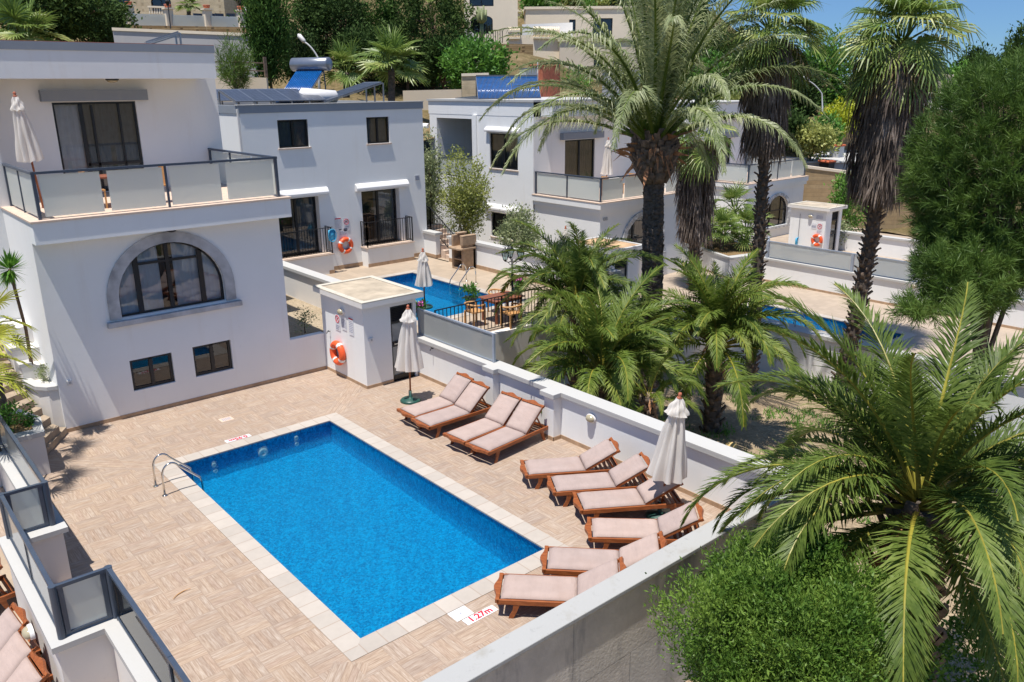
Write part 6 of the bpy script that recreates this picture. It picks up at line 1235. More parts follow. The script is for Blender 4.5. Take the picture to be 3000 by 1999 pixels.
tree('young_tree', 'little grey green sapling in the gravel yard', 'tree', (6.3, 14.5, 0.95), (6.3, 14.5, 1.9), (0.3, 0.3, 0.5), 'olive_g', 0.02, 20, 14, 0.07, 0.14, 31) if 0 else None

# ------------------------------------------------------------------ palms
def axis(ub, vb, zb, uc, vc):
    b = onz(ub, vb, zb); d = _ray(uc, vc); tt = math.hypot(b[0]-CAM[0], b[1]-CAM[1])/math.hypot(d[0], d[1]); return b, CAM+d*tt
MP = [MT['phx_s'], MT['rachis']]; MG = [MT['phx'], MT['rachis']]
FA = frond_set('frond', 6.5, 0.66, 0.044, 112, [MT['phx_s'], MT['phx']], [(87, 22), (80, 42), (71, 62), (61, 78), (51, 90), (41, 95), (27, 92)], 2, 1.6, vee=0.35, droop=0.75)
def date_palm(label, base, crown, fs, n, seed, rt, smin=0.85, smax=1.1, bulge=None, rb=0.2, nb=120, bsz=0.24, dead=0, group=None, start=0.0):
    t = thing('date_palm', label, 'palm', base, group); b, c = np.array(base, float), np.array(crown, float); H = c[2]-b[2]; pf = path_of(b, b*0.66+c*0.34+np.array((0.04, 0, 0)), b*0.33+c*0.67, c)
    bz = (bulge or (0.0, 1.0)); rad = lambda q: rt*(1.12-0.12*q)*(1+(bz[1]-1)*max(0, min(1, (q-1+bz[0])/(bz[0]*0.45+1e-6)))*(1 if q < 0.97 else 0.8))
    obj('trunk', trunk_mesh(pf, rad, 60, 14, 0.04, seed), MT['bark_g'], t, True); lo = 1-bz[0] if bulge else 0.0
    obj('leaf_bases', boots(lambda q: pf(lo+(1-lo)*q), lambda q: rad(lo+(1-lo)*q), nb, bsz, 0.55, seed, 0.42), MT['boot'], t)
    if bulge: obj('trunk_scars', boots(lambda q: pf(lo*q), lambda q: rad(lo*q)*0.97, int(nb*3.2), bsz*0.42, 0.30, seed+1, 0.9), MT['bark_g'], t)
    feather_crown(t, c, fs, n, seed, rb, None, smin, smax, start)
    if dead:
        g = np.random.default_rng(seed); a = g.random(dead)*2*PI; e = np.stack([np.cos(a), np.sin(a), 0*a], 1); P = c+e*rb*g.uniform(0.8, 2.0, (dead, 1))+np.array((0, 0, 0.3))-np.array((0, 0, 1))*g.random((dead, 1))*1.0; D = nrmz(e*0.75+np.array((0, 0, -1.0))*g.uniform(-0.4, 1.6, (dead, 1))); S = nrmz(np.cross(D, e)+0.3*g.normal(size=(dead, 3))); obj('dry_sheaths', leaves(P, D, S, g.uniform(0.4, 1.1, dead)*min(1, rt/0.25), g.uniform(0.08, 0.2, dead)*min(1, rt/0.28)), MT['deadbrown'], t)
    return t
b, c = axis(1903, 1130, -2.1, 1918, 405); date_palm('tall date palm with a pineapple shaped trunk top in the middle of the photo', b, c, FA, 56, 2, 0.30, 0.85, 1.12, (0.17, 2.05), 0.38, 190, 0.36, 60)
FS = frond_set('frond', 2.8, 0.50, 0.036, 104, [MT['phx_d'], MT['rachis']], [(76, 58), (67, 85), (58, 102), (50, 112), (42, 114), (32, 108), (16, 92)], 2, 1.5, vee=0.4, droop=0.4)
GP = 'bushy date palms in the garden'; FS2 = frond_set('frond', 2.8, 0.50, 0.037, 104, MG, [(76, 58), (67, 85), (58, 102), (50, 112), (42, 114), (32, 108), (16, 92)], 2, 1.5, vee=0.4, droop=0.35)
for (u, v, d, n, s, sc, l) in ((1690, 890, 24.3, 46, 5, 1.02, 'bushy date palm behind, arching over the iron railing'), (1762, 1090, 21.4, 42, 9, 1.05, 'bushy date palm leaning over the white wall by the frosted screen'), (2098, 1005, 23.6, 50, 14, 1.08, 'bushy date palm right of the tall trunk, on a short shaggy stem'), (1900, 1170, 20.3, 12, 21, 0.55, 'small young date palm just behind the white wall and the front parasol'), (1850, 1045, 25.0, 18, 25, 0.8, 'date palm with thin fronds around the base of the tall trunk')):
    c = atd(u, v, d); b = np.array((c[0]+0.05, c[1], float(gz(c[0], c[1]))-0.1)); date_palm(l, b, c, FS if s in (5, 25) else FS2, n, s, 0.22 if sc > 0.9 else 0.12, 0.8*sc, 1.12*sc, None, 0.16, 70, 0.2, 16, GP)
FB = frond_set('frond', 3.45, 0.54, 0.035, 150, [MT['phx_d'], MT['rachis']], [(68, 52), (56, 80), (44, 98), (31, 104), (18, 96), (2, 78), (-18, 50)], 3, 1.5, vee=0.30, droop=0.22)
c = atd(2692, 1478, 11.2); b = np.array((c[0]+0.1, c[1]-0.05, -2.0)); date_palm('large date palm with long yellow ribbed fronds in the right foreground', b, c, FB, 64, 4, 0.36, 0.80, 1.06, None, 0.24, 130, 0.30, 14)

FW = [[fan_mesh('fan_leaf', 1.05, 1.15, e, 60+i+7*j, [MT['fan'], MT['fan']], 36, 150, 0.9, 0.05) for j in range(3)] for i, e in enumerate((75, 55, 35, 12, -12, -38))]
FDEAD = [[fan_mesh('fan_leaf', 0.95, 1.1, e, 160+i, [MT['deadfan'], MT['deadfan']], 30, 140, 2.2, 0.05)] for i, e in enumerate((-25, -45, -60))]
def fan_palm(label, base, crown, n, seed, rt, sk, sr, nsk=1500, smin=0.85, smax=1.1, group=None, boots_n=170, bs=0.2):
    t = thing('fan_palm', label, 'palm', base, group); b, c = np.array(base, float), np.array(crown, float); g = np.random.default_rng(seed); wob = np.array((g.normal()*0.04, g.normal()*0.04, 0)); pf = path_of(b, b*0.75+c*0.25+wob, b*0.5+c*0.5+wob, b*0.25+c*0.75+wob*0.5, c); rad = lambda q: rt*(1.2-0.35*q)
    obj('trunk', trunk_mesh(pf, rad, 60, 12, 0.07, seed), MT['bark_g'], t, True); obj('leaf_bases', boots(lambda q: pf(q*(1-sk*0.95)), lambda q: rad(q), boots_n, bs, 0.75, seed, 0.34), MT['boot'], t)
    V = skirt(pf, 1.0, 1-sk, sr*0.82, sr*0.62, nsk, seed, 0.5, 1.1, 0.05); obj('dead_leaf_skirt', V, MT['dead'], t)
    fan_crown(t, c+np.array((0, 0, 0.15)), FW, n, seed, smin, smax)
    fan_crown(t, c-np.array((0, 0, 0.1)), FDEAD, 9, seed+5, smin*0.9, smax*0.95); return t
GW = 'tall fan palms with shaggy skirts'
b, c = axis(2455, 1165, -2.6, 2640, 140); fan_palm('tall fan palm at right against the sky with a long grey skirt of dead leaves', b, c, 40, 3, 0.205, 0.36, 1.38, 6500, 0.88, 1.12, GW, 260, 0.19)
b, c = axis(2196, 1125, -2.3, 2262, 110); fan_palm('tall fan palm behind the arching date fronds, left of the right hand palm', b, c, 34, 8, 0.17, 0.27, 0.92, 3200, 0.8, 1.02, GW, 260, 0.17)
b, c = axis(2034, 930, -2.2, 2042, 410); fan_palm('shorter fan palm with a thick brown skirt directly behind the tall date palm', b, c, 24, 6, 0.22, 0.50, 1.0, 3600, 0.75, 0.95, GW, 120, 0.2)
FC = [[fan_mesh('fan_leaf', 0.6, 0.62, e, 90+i+5*j, [MT['fan'], MT['fan']], 26, 140, 0.2, 0.04) for j in range(2)] for i, e in enumerate((80, 60, 40, 20, 0))]
for (x, y, zt, n, s, l) in ((29.0, 14.2, 0.95, 22, 1, 'low fan palm in the white planter, nearest of the clump'), (30.2, 13.6, 1.0, 20, 2, 'low fan palm in the white planter next to the thin palm trunk'), (29.6, 15.6, 1.2, 20, 3, 'low fan palm at the back of the white planter'), (30.9, 14.9, 1.9, 16, 4, 'fan palm on a short stem rising above the planter clump')):
    t = thing('fan_palm', l, 'palm', (x, y, 0.16), 'low fan palms in the white planter'); obj('trunk', trunk_mesh(path_of((x, y, 0.1), (x, y, zt)), lambda q: 0.11, 10), MT['bark_g'], t); fan_crown(t, (x, y, zt), FC, n, s, 0.9, 1.2)

# ------------------------------------------------------------------ pine, shrubs, olives
c = atd(2955, 560, 20.0); r = np.array((2.5, 2.4, 2.95)); g = np.random.default_rng(5); t = thing('pine_tree', 'large soft needled pine filling the right edge of the photo', 'tree', (c[0], c[1], -3.0)); C0, dd = blob_points(2300, c, r, 0.58, 0.3, 5); C9, d9 = blob_points(520, atd(2860, 800, 19.3), (1.6, 1.5, 1.0), 0.4, 0.3, 15); C0 = np.concatenate([C0, C9]); dd = np.concatenate([dd, d9])
D0 = nrmz(dd*0.8+np.array((0, 0, 0.55))+g.normal(size=C0.shape)*0.35); obj('crown', pine_crown(C0, D0, 58, 0.27, 0.015, 6, 0.16), MT['pine'], t)
mb = limbs((c[0], c[1], -3.0), c, r, 26, 0.22, 12); sel = rng.choice(len(C0), 170, replace=False)
for i in sel: q = c+(C0[i]-c)*0.35-np.array((0, 0, 0.3)); mb.tube([q, (q+C0[i])/2-np.array((0, 0, 0.08)), C0[i]], [0.03, 0.02, 0.008], 4)
obj('trunk', mb, MT['bark_g'], t)
c = atd(2705, 905, 19.0); C1, d1 = blob_points(75, c, (0.95, 0.8, 0.35), 0.3, 0.3, 9); obj('low_branch', pine_crown(C1, nrmz(d1+np.array((0, 0, 0.3))), 46, 0.24, 0.017, 8, 0.2), MT['pine'], t)
c = atd(2282, 1835, 10.3); t = thing('shrub', 'round bright green shrub in front of the parapet at bottom right', 'shrub', (c[0], c[1], -1.9)); gb = np.random.default_rng(31); lob = [foliage(c-np.array((0, 0, 0.15)), (1.15, 1.1, 1.0), 760, 64, 0.064, 0.26, 21, 0.8, 0.5, 0.3, 0.34)]
for q in range(17):
    dq = nrmz(gb.normal(size=3)+np.array((-0.25, -0.45, 0.55))); rq = gb.uniform(0.30, 0.62); lob.append(foliage(c+dq*np.array((1.22, 1.18, 1.05))*gb.uniform(0.72, 0.98), (rq, rq, rq*0.9), int(80*rq/0.45), 56, gb.uniform(0.055, 0.075), 0.15, 300+q, 0.9, 0.5, 0.3, 0.32))
obj('foliage', joinq(*lob), MT['bush'], t); obj('stems', limbs((c[0], c[1], -1.9), c, (1.2, 1.2, 1.1), 22, 0.07, 5), MT['bark'], t)
c = atd(2590, 1900, 11.6); t = thing('shrub', 'lower dark shrub between the round bush and the big palm', 'shrub', (c[0], c[1], -1.9)); obj('foliage', foliage(c-np.array((0, 0, 0.3)), (0.75, 0.7, 0.9), 160, 36, 0.08, 0.26, 22, 0.5, 0.5), MT['green'], t)
c = atd(2930, 1900, 12.5); t = thing('shrub', 'dark glossy shrub in the bottom right corner under the palm', 'shrub', (c[0], c[1], -1.9)); obj('foliage', foliage(c-np.array((0, 0, 0.2)), (0.9, 0.9, 0.8), 190, 36, 0.09, 0.28, 23, 0.5, 0.5), MT['green'], t)
for (u, v, d, rr, mat, s, l) in ((1262, 520, 37.0, (0.35, 0.6, 1.9), 'olive_g', 41, 'slim grey green tree against the right edge of the middle villa'), (1368, 590, 36.0, (1.0, 1.1, 1.75), 'olive', 42, 'yellow green olive tree beside the stair railing'), (1525, 700, 33.5, (0.8, 0.9, 1.05), 'olive_g', 43, 'grey green olive tree behind the lantern post'), (1655, 745, 31.0, (0.5, 0.5, 0.4), 'olive_g', 44, 'low olive shrub beside the second pool shed')):
    c = atd(u, v, d); tree('olive_tree', l, 'tree', (c[0], c[1], min(0.3, c[2]-rr[2])-0.6), c, rr, mat, 0.06, int(150*rr[0]*rr[2])+30, 34, 0.12, 0.30, s, 'small trees between the white villas', 9, shell=0.25, lump=0.4)
c = atd(2490, 585, 47.5); tree('citrus_tree', 'bright green leafy tree in front of the ochre wall', 'tree', (c[0], c[1], -1.5), c, (1.05, 1.0, 1.6), 'green', 0.07, 150, 34, 0.17, 0.4, 51)
c = atd(2450, 690, 46); t = thing('shrub', 'pale shrub at the foot of the ochre wall beside the far right shed', 'shrub', (c[0], c[1], -1.5)); obj('foliage', foliage(c, (0.8, 0.8, 0.9), 60, 30, 0.13, 0.3, 52), MT['olive_g'], t)
def scatter_rocks(n, x0, x1, y0, y1, seed):
    g = np.random.default_rng(seed)
    for i in range(n):
        x, y = g.uniform(x0, x1), g.uniform(y0, y1); s = g.uniform(0.06, 0.2); mb = MB(); bm = bmesh.new(); bmesh.ops.create_icosphere(bm, subdivisions=2, radius=1.0)
        k = g.normal(size=(4, 3)); V = [(np.array(v.co)*(1+0.12*np.sin(k@np.array(v.co)).sum())*np.array((1.2, 0.9, 0.6))*s+np.array((x, y, float(gz(x, y))+s*0.25))) for v in bm.verts]; mb.add(V, [tuple(v.index for v in f.verts) for f in bm.faces]); bm.free()
        tag(obj('rock', mb, MT['block'], None), 'small yellowish garden rock lying among the date palms', 'rock', 'rocks on the garden ground')
scatter_rocks(14, 8.2, 14, -2, 6, 3)
gq = np.random.default_rng(77); nG = 900; gx_, gy_ = gq.uniform(7.9, 22, nG), gq.uniform(-6, 8.3, nG); msk = (np.sin(gx_*1.1)+np.cos(gy_*1.7+gx_*0.4)) > 0.25; gx_, gy_ = gx_[msk], gy_[msk]; kk = 22; P = np.repeat(np.stack([gx_, gy_, gz(gx_, gy_)], 1), kk, 0)+gq.normal(size=(len(gx_)*kk, 3))*np.array((0.14, 0.14, 0.01)); D = nrmz(gq.normal(size=P.shape)*0.5+np.array((0, 0, 1.0))); S = nrmz(np.cross(D, gq.normal(size=P.shape)))
struct('ground_cover', leaves(P, D, S, gq.uniform(0.08, 0.26, len(P)), 0.03), MT['green'], kind='stuff', label='low green ground cover and fallen leaflets between the palms')
# ------------------------------------------------------------------ roofs: panels, heaters, tanks
def pv_array(label, o, ex, ey, n, m_=1, legs=True, group='solar panels on the flat roofs', zroof=None):
    """n x m panels spanned by edge vectors ex (along the row) and ey (up the slope) from corner o"""
    o, ex, ey = [np.array(q, float) for q in (o, ex, ey)]; N = nrmz(np.cross(ex, ey)); 
    if N[2] < 0: N = -N
    t = thing('solar_array', label, 'solar panels', o, group)
    for i in range(n):
        for j in range(m_):
            a = o+ex*(i/n)+ey*(j/m_); u, v = ex/n*0.98, ey/m_*0.98; mb = MB(); mb.obox(a, u, v, N*0.04); p = obj('panel', mb, MT['pvframe'], t); mb = MB(); f = 0.025
            cols, rows = 4, 6
            for x in range(cols):
                for y in range(rows): q = a+u*(f+(1-2*f)*x/cols)+v*(f+(1-2*f)*y/rows)+N*0.0415; mb.quad(q, q+u*((1-2*f)/cols*0.94), q+u*((1-2*f)/cols*0.94)+v*((1-2*f)/rows*0.94), q+v*((1-2*f)/rows*0.94))
            obj('cells', mb, MT['pvcell'], p)
    if legs:
        mb = MB(); zr = zroof if zroof is not None else o[2]-0.1
        for i in range(n+1):
            a = o+ex*(i/n); b = a+ey; mb.bar(b-N*0.03, (b[0], b[1], zr), 0.05, 0.05, (0, 1, 0)); mb.bar(a-N*0.03, b-N*0.03, 0.04, 0.04); mb.bar(a-N*0.02, (a[0], a[1], zr), 0.05, 0.05, (0, 1, 0))
            mb.bar((a[0], a[1], zr+0.03), (b[0], b[1], zr+0.03), 0.04, 0.04)
        obj('rack', mb, MT['tank'], t)
    return t
MT['pvframe'] = m_simple('grey_panel_frame', (0.13, 0.15, 0.19), 0.3, var=0.05); MT['tubeframe'] = m_simple('dark_tube_frame', (0.10, 0.11, 0.13), 0.35, var=0.05)
MT['pvcell'] = m_simple('dark_blue_cells', (0.05, 0.06, 0.085), 0.3, var=0.2, spec=0.4)
ZR = 7.35
for (x, w_, y, n, l) in ((7.35, 3.6, 20.1, 5, 'row of solar panels at the left front of the middle villa roof'), (7.6, 3.4, 22.2, 5, 'second row of solar panels behind at the left of the middle villa roof')): pv_array(l, (x, y, ZR+0.18), (w_, 0, 0), (0, 1.5, 0.42), n, 1, True, zroof=ZR)
pv_array('raised solar panels on metal legs at the right of the middle villa roof', (10.8, 20.0, ZR+0.12), (0.35, 1.9, 0), (2.6, -0.1, 0.72), 2, 1, True, zroof=ZR)
def heater(label, x, y, z, w_=1.15, h=1.35, run=1.3, mat='evac', tank=True, tubes=15, rot=0.0):
    t = thing('solar_heater', label, 'water heater', (x, y, z)); c, s = math.cos(rot), math.sin(rot); T = lambda a, b, e: np.array((x+a*c-b*s, y+a*s+b*c, z+e))
    mb = MB(); 
    for k in range(tubes): a = -w_/2+w_*(k+0.5)/tubes; mb.tube([T(a, 0, 0.12), T(a, run, h)], w_/tubes*0.36, 6)
    obj('tubes', mb, MT[mat], t, True); mb = MB(); mb.bar(T(-w_/2, 0, 0.08), T(w_/2, 0, 0.08), 0.09, 0.07); mb.bar(T(-w_/2, run, h), T(w_/2, run, h), 0.12, 0.12)
    for a in (-w_/2, 0, w_/2): mb.bar(T(a, -0.02, 0.06), T(a, run, h-0.05), 0.05, 0.03); mb.bar(T(a, run, h), T(a, run+0.1, 0.0), 0.04, 0.04, (0, 1, 0))
    mb.quad(T(-w_/2, 0.04, 0.06), T(w_/2, 0.04, 0.06), T(w_/2, run, h-0.06), T(-w_/2, run, h-0.06)); obj('frame', mb, MT['tubeframe'], t)
    if tank: mb = MB(); A, B = T(-w_/2-0.25, run+0.08, h+0.2), T(w_/2+0.25, run+0.08, h+0.2); mb.tube([A, A+(B-A)*0.02, B-(B-A)*0.02, B], [0.22, 0.26, 0.26, 0.22], 20); obj('tank', mb, MT['tank'], t, True)
    return t
q = ony(845, 292, 21.0); heater('solar water heater with a grey cylinder tank on the middle villa roof', q[0]+0.1, 21.2, ZR, 1.25, 1.35, 1.6, rot=R(-62))
q = ony(945, 285, 20.6); t = thing('water_tank', 'white cylinder lying beside the solar heater on the middle villa roof', 'tank', (q[0], 20.8, ZR)); mb = MB(); mb.tube([(q[0]-0.75, 21.1, ZR+0.32), (q[0]-0.65, 21.05, ZR+0.33), (q[0]+0.65, 20.75, ZR+0.30), (q[0]+0.75, 20.73, ZR+0.30)], [0.15, 0.33, 0.25, 0.1], 18); obj('tank_body', mb, MT['whitep'], t, True); mb = MB(); mb.box(q[0]-0.5, 20.75, ZR, q[0]-0.4, 21.2, ZR+0.1); mb.box(q[0]+0.3, 20.6, ZR, q[0]+0.4, 21.0, ZR+0.1); obj('feet', mb, MT['acgrey'], t)
q = ony(1440, 282, 23.5); heater('bright blue evacuated tube heater at the front of the palm side villa roof', q[0]+0.35, 23.6, 7.3, 1.75, 1.2, 1.6, tank=False, tubes=26, rot=R(-35)); heater('second blue evacuated tube heater beside the first, partly behind palm fronds', q[0]+2.35, 23.7, 7.3, 1.75, 1.2, 1.6, tank=False, tubes=26, rot=R(-35))
pv_array('flat solar panels lying at the left edge of the palm side villa roof', (21.8, 26.3, 7.4), (0.0, -1.9, 0), (2.0, 0, 0.12), 3, 1, False)
q = ony(1550, 215, 27); t = thing('roof_unit', 'grey box unit on the roof behind the blue tube heaters', 'roof unit', (q[0], 27, 7.3)); mb = MB(); mb.box(q[0]-0.42, 26.8, 7.3, q[0]+0.42, 27.3, q[2]+0.22); obj('cabinet', mb, MT['acgrey'], t); mb = MB(); mb.box(q[0]-0.46, 26.76, q[2]+0.22, q[0]+0.46, 27.34, q[2]+0.28); obj('lid', mb, MT['tank'], t)
q = ony(1615, 205, 27); t = thing('water_tank', 'brick red water tank on the palm side villa roof', 'tank', (q[0], 27.4, 7.3)); mb = MB(); mb.box(q[0]-0.72, 27.0, 7.3, q[0]+0.75, 28.0, q[2]+0.2); obj('tank_body', mb, MT['terracotta'], t, bevel=0.05); mb = MB(); mb.box(q[0]-0.78, 26.94, q[2]+0.2, q[0]+0.81, 28.06, q[2]+0.32); obj('lid', mb, MT['terracotta'], t, bevel=0.04)
q = ony(1575, 222, 26.9); t = thing('antenna_pole', 'thin white pole on the roof beside the red tank', 'pole', (q[0], 26.9, 7.3)); mb = MB(); mb.tube([(q[0], 26.9, 7.3), (q[0], 26.9, ony(1575, 178, 26.9)[2])], 0.035, 8); obj('pole', mb, MT['whitep'], t)
q = ony(1855, 232, 26); t = thing('roof_hut', 'pale stair hut on the roof seen through the tall date palm', 'hut', (q[0], 26.5, 7.3)); mb = MB(); mb.box(q[0]-0.65, 26, 7.3, q[0]+0.7, 28, q[2]+0.45); obj('wall', mb, MT['acgrey'], t); mb = MB(); mb.box(q[0]-0.72, 25.93, q[2]+0.45, q[0]+0.77, 28.07, q[2]+0.53); obj('roof', mb, MT['coping_w'], t)
a, b = ony(398, 124, 20), ony(525, 97, 20); pv_array('solar panel on the left villa roof seen edge on', (a[0], 19.0, a[2]-0.05), (0.5, 1.8, 0), (b[0]-a[0]-0.35, 0, b[2]-a[2]+0.02), 1, 1, True, zroof=9.05)
# ------------------------------------------------------------------ walls and houses on the hillside
V3 = lambda u, v, d: atd(u, v, d)
def long_wall(name, label, P, Q, h, th, mat, cop=None, cat='wall'):
    P, Q = np.array(P, float), np.array(Q, float); d = Q-P; d[2] = 0; L = np.linalg.norm(d); n = np.array((-d[1], d[0], 0))/L; n = n if np.dot(n, P-CAM) > 0 else -n
    t = thing(name, label, cat, (P+Q)/2-np.array((0, 0, h))); mb = MB(); mb.obox(P-np.array((0, 0, h)), Q-P, n*th, (0, 0, h)); obj('wall', mb, MT[mat], t)
    if cop: mb = MB(); mb.obox(P-n*0.06+np.array((0, 0, 0.002)), Q-P, n*(th+0.12), (0, 0, 0.16)); obj('coping', mb, MT[cop], t)
    return t
long_wall('garden_wall', 'long plain grey wall with a cream coping behind the left villa', V3(330, 90, 47), V3(742, 107, 47), 6, 0.3, 'greywall', 'cream')
t = long_wall('garden_wall', 'low sand coloured wall with rail posts below the long grey wall', V3(600, 223, 43), V3(780, 228, 43), 3, 0.25, 'cream2'); mb = MB(); P, Q = V3(616, 222, 43.1), V3(780, 226, 43.1); z = np.array((0, 0, 1.))
for k in range(3): a = P+(Q-P)*k/2; mb.bar(a, a+z*1.0, 0.14, 0.14, (0, 1, 0))
for h in (0.30, 0.70): mb.bar(P+z*h, Q+z*h, 0.06, 0.06)
o_ = obj('post_and_rail', mb, MT['boot'], t)
long_wall('garden_wall', 'low cream wall behind the fan palm between the white villas', V3(1180, 266, 50), V3(1352, 262, 50), 3, 0.25, 'cream2'); long_wall('garden_wall', 'block pillar wall left of the blue tube heaters', V3(1352, 224, 49), V3(1432, 222, 49), 4, 0.5, 'limestone', 'cream')
def hill_house(label, P, Q, h, depth, mat, ops=(), trim='cream', name='cream_house', win=True, roofh=0.25):
    """house front from P to Q (top corners), height h, with openings (u0, u1, z0, z1) as fractions of width and metres below the top; arch when a fifth value is given"""
    P, Q = np.array(P, float), np.array(Q, float); Q[2] = P[2]; d = Q-P; L = np.linalg.norm(d); u = d/L; n = np.array((-u[1], u[0], 0)); n = n if np.dot(n, P-CAM) > 0 else -n
    t = thing(name, label, 'house', P-np.array((0, 0, h))); O = []
    for q in ops: O.append(dict(u0=q[0]*L, u1=q[1]*L, z0=P[2]-q[3], z1=P[2]-q[2], zs=(P[2]-q[2]-q[4]) if len(q) > 4 else None))
    mb = MB(); facade(mb, P[:2], u[:2], n[:2], L, P[2]-h, P[2], O, 0.25, 10)
    A, B = P+n*depth, Q+n*depth; z = np.array((0, 0, -h)); mb.quad(P, A, A+z, P+z); mb.quad(Q+z, B+z, B, Q); mb.quad(P, Q, B, A); mb.quad(A, B, B+z, A+z); obj('wall', mb, MT[mat], t)
    mb = MB(); mb.obox(P-n*0.12-u*0.12+np.array((0, 0, 0.002)), u*(L+0.24), n*(depth+0.2), (0, 0, roofh)); obj('roof', mb, MT[trim], t)
    if win:
        for op in O: window(t, P[:2], u[:2], n[:2], op, 0.16, mulls=[((op['u0']+op['u1'])/2, 0.1)], fw=0.09, curtain=None, fmat='frame')
    return t, P, Q, u, n
# stone villa at top left with terrace
t, P, Q, u, n = hill_house('limestone villa at the top left with arched loggias above the dark tree', V3(225, -70, 84), V3(648, -66, 84), 7, 8, 'limestone', [(0.20, 0.34, 2.0, 4.35, 0.5), (0.49, 0.63, 2.0, 4.5, 0.5), (0.75, 0.82, 0.5, 2.2)])
G_P = 'cream pillars of the hill terrace'
for k, (uu, v) in enumerate(((378, 20), (492, 28), (606, 30), (706, 34))):
    b = V3(uu, v, 74); t = thing('terrace_pillar', ['leftmost cream pillar with a pot on the hill terrace', 'second cream pillar of the hill terrace, behind the lamp post', 'third cream pillar of the hill terrace beside the blue seats', 'rightmost cream pillar of the hill terrace next to the cypress'][k], 'pillar', b-np.array((0, 0, 2)), G_P); mb = MB(); mb.box(b[0]-0.32, b[1]-0.32, b[2]-2.2, b[0]+0.32, b[1]+0.32, b[2]); mb.box(b[0]-0.42, b[1]-0.42, b[2], b[0]+0.42, b[1]+0.42, b[2]+0.12); obj('shaft', mb, MT['cream'], t); mb = MB(); mb.lathe([(0.22, 0.12), (0.33, 0.4), (0.3, 0.44)], b, 12); obj('urn', mb, MT['terracotta'], t, True)
t = thing('glass_screen', 'greenish glass fence between the cream pillars of the hill terrace', 'glass screen', V3(520, 80, 74)); mb = MB(); P_, Q_ = V3(320, 38, 74), V3(715, 50, 74); mb.obox(P_-np.array((0, 0, 1.3)), Q_-P_, (0.01, 0.01, 0), (0, 0, 1.3)); obj('glass_panel', mb, MT['hillglass'] if 'hillglass' in MT else MT['frost'], t)
long_wall('garden_wall', 'rubble base wall under the glass fence of the hill terrace', V3(300, 73, 74), V3(720, 80, 74), 4, 0.4, 'rubble')
def balustrade(label, P, Q, h=1.0, n=9, mat='cream'):
    P, Q = np.array(P, float), np.array(Q, float); t = thing('balustrade', label, 'balustrade', P-np.array((0, 0, h))); mb = MB(); z = np.array((0, 0, 1.)); mb.bar(P, Q, 0.3, 0.16); mb.bar(P-z*h, Q-z*h, 0.3, 0.16); obj('rails', mb, MT[mat], t)
    for k in range(n): a = P+(Q-P)*(k+0.5)/n-z*h; mb = MB(); mb.lathe([(0.07, 0.05), (0.12, 0.3), (0.06, 0.62), (0.09, 0.95)], a, 8); obj('baluster', mb, MT[mat], t, True)
balustrade('stone balustrade in the left loggia of the hill villa', V3(313, 14, 82), V3(372, 16, 82), 0.9, 8); balustrade('stone balustrade in the right loggia of the hill villa', V3(434, 20, 82), V3(492, 22, 82), 0.9, 8)
b = V3(500, 84, 72); t = thing('garden_lamp', 'black garden lamp post in front of the hill terrace glass', 'lamp post', b); mb = MB(); mb.tube([b, V3(492, 14, 72)], 0.05, 8); obj('pole', mb, MT['iron'], t); c = V3(491, 10, 72); mb = MB(); mb.lathe([(0.1, -0.2), (0.2, 0.1), (0.22, 0.15), (0.05, 0.35)], c, 6); obj('lantern', mb, MT['iron'], t)
for k, (uu, l) in enumerate(((585, 'dark blue garden chair left of the third terrace pillar'), (622, 'dark blue garden chair right of the third terrace pillar'), (648, 'dark blue garden chair in the middle of the hill terrace'), (682, 'blue garden chair nearest the cypress on the hill terrace'))):
    b = V3(uu, 58, 75); t = thing('garden_chair', l, 'chair', b, 'garden chairs on the hill terrace'); mb = MB(); mb.box(b[0]-0.4, b[1]-0.4, b[2]-0.25, b[0]+0.4, b[1]+0.4, b[2]+0.05); obj('seat', mb, MT['rail'], t); mb = MB(); mb.box(b[0]-0.4, b[1]+0.28, b[2]+0.05, b[0]+0.4, b[1]+0.42, b[2]+0.55); obj('backrest', mb, MT['rail'], t); mb = MB()
    for sx in (-1, 1): mb.box(b[0]+sx*0.36-0.05, b[1]-0.4, b[2]+0.05, b[0]+sx*0.36+0.05, b[1]+0.3, b[2]+0.25)
    obj('armrests', mb, MT['rail'], t)
b = V3(725, 62, 77); t = thing('garden_parasol', 'open white parasol on the hill terrace beside the cypress', 'parasol', b); mb = MB(); mb.tube([b-np.array((0, 0, .8)), b+np.array((0, 0, 1.2))], 0.04, 6); obj('pole', mb, MT['whitep'], t); mb = MB(); mb.lathe([(1.1, 0.85), (0.6, 1.1), (0.02, 1.25)], b, 8); obj('canopy', mb, MT['whitep'], t)
# cream houses, top middle
hill_house('tall cream house with an arched window and barred balcony at the top centre', V3(1358, -70, 78), V3(1516, -66, 78), 9, 8, 'cream', [(0.10, 0.55, 2.0, 2.7), (0.11, 0.53, 3.5, 5.2, 0.45)])
long_wall('garden_wall', 'sloping white stair wall in front of the tall cream house', V3(1362, 80, 72), V3(1425, 132, 72), 2.5, 0.3, 'coping_w'); t = thing('iron_railing', 'black railing under the arched window of the tall cream house', 'railing', V3(1430, 124, 73)); mb = MB(); iron_rail(mb, [V3(1392, 124, 73), V3(1472, 126, 73)], 1.05, 0.2, 0.02, 0.05); obj('bars', mb, MT['iron'], t)
long_wall('garden_wall', 'brown rubble retaining wall below the balustraded terrace', V3(1440, 128, 73), V3(1562, 130, 73), 3, 0.4, 'rubble')
b = V3(1412, 128, 70); t = thing('cactus', 'tall pale branching cactus in front of the arched window', 'cactus', b); mb = MB(); c = b+np.array((0, 0, 1.6)); mb.tube([b, c], [0.14, 0.17], 8)
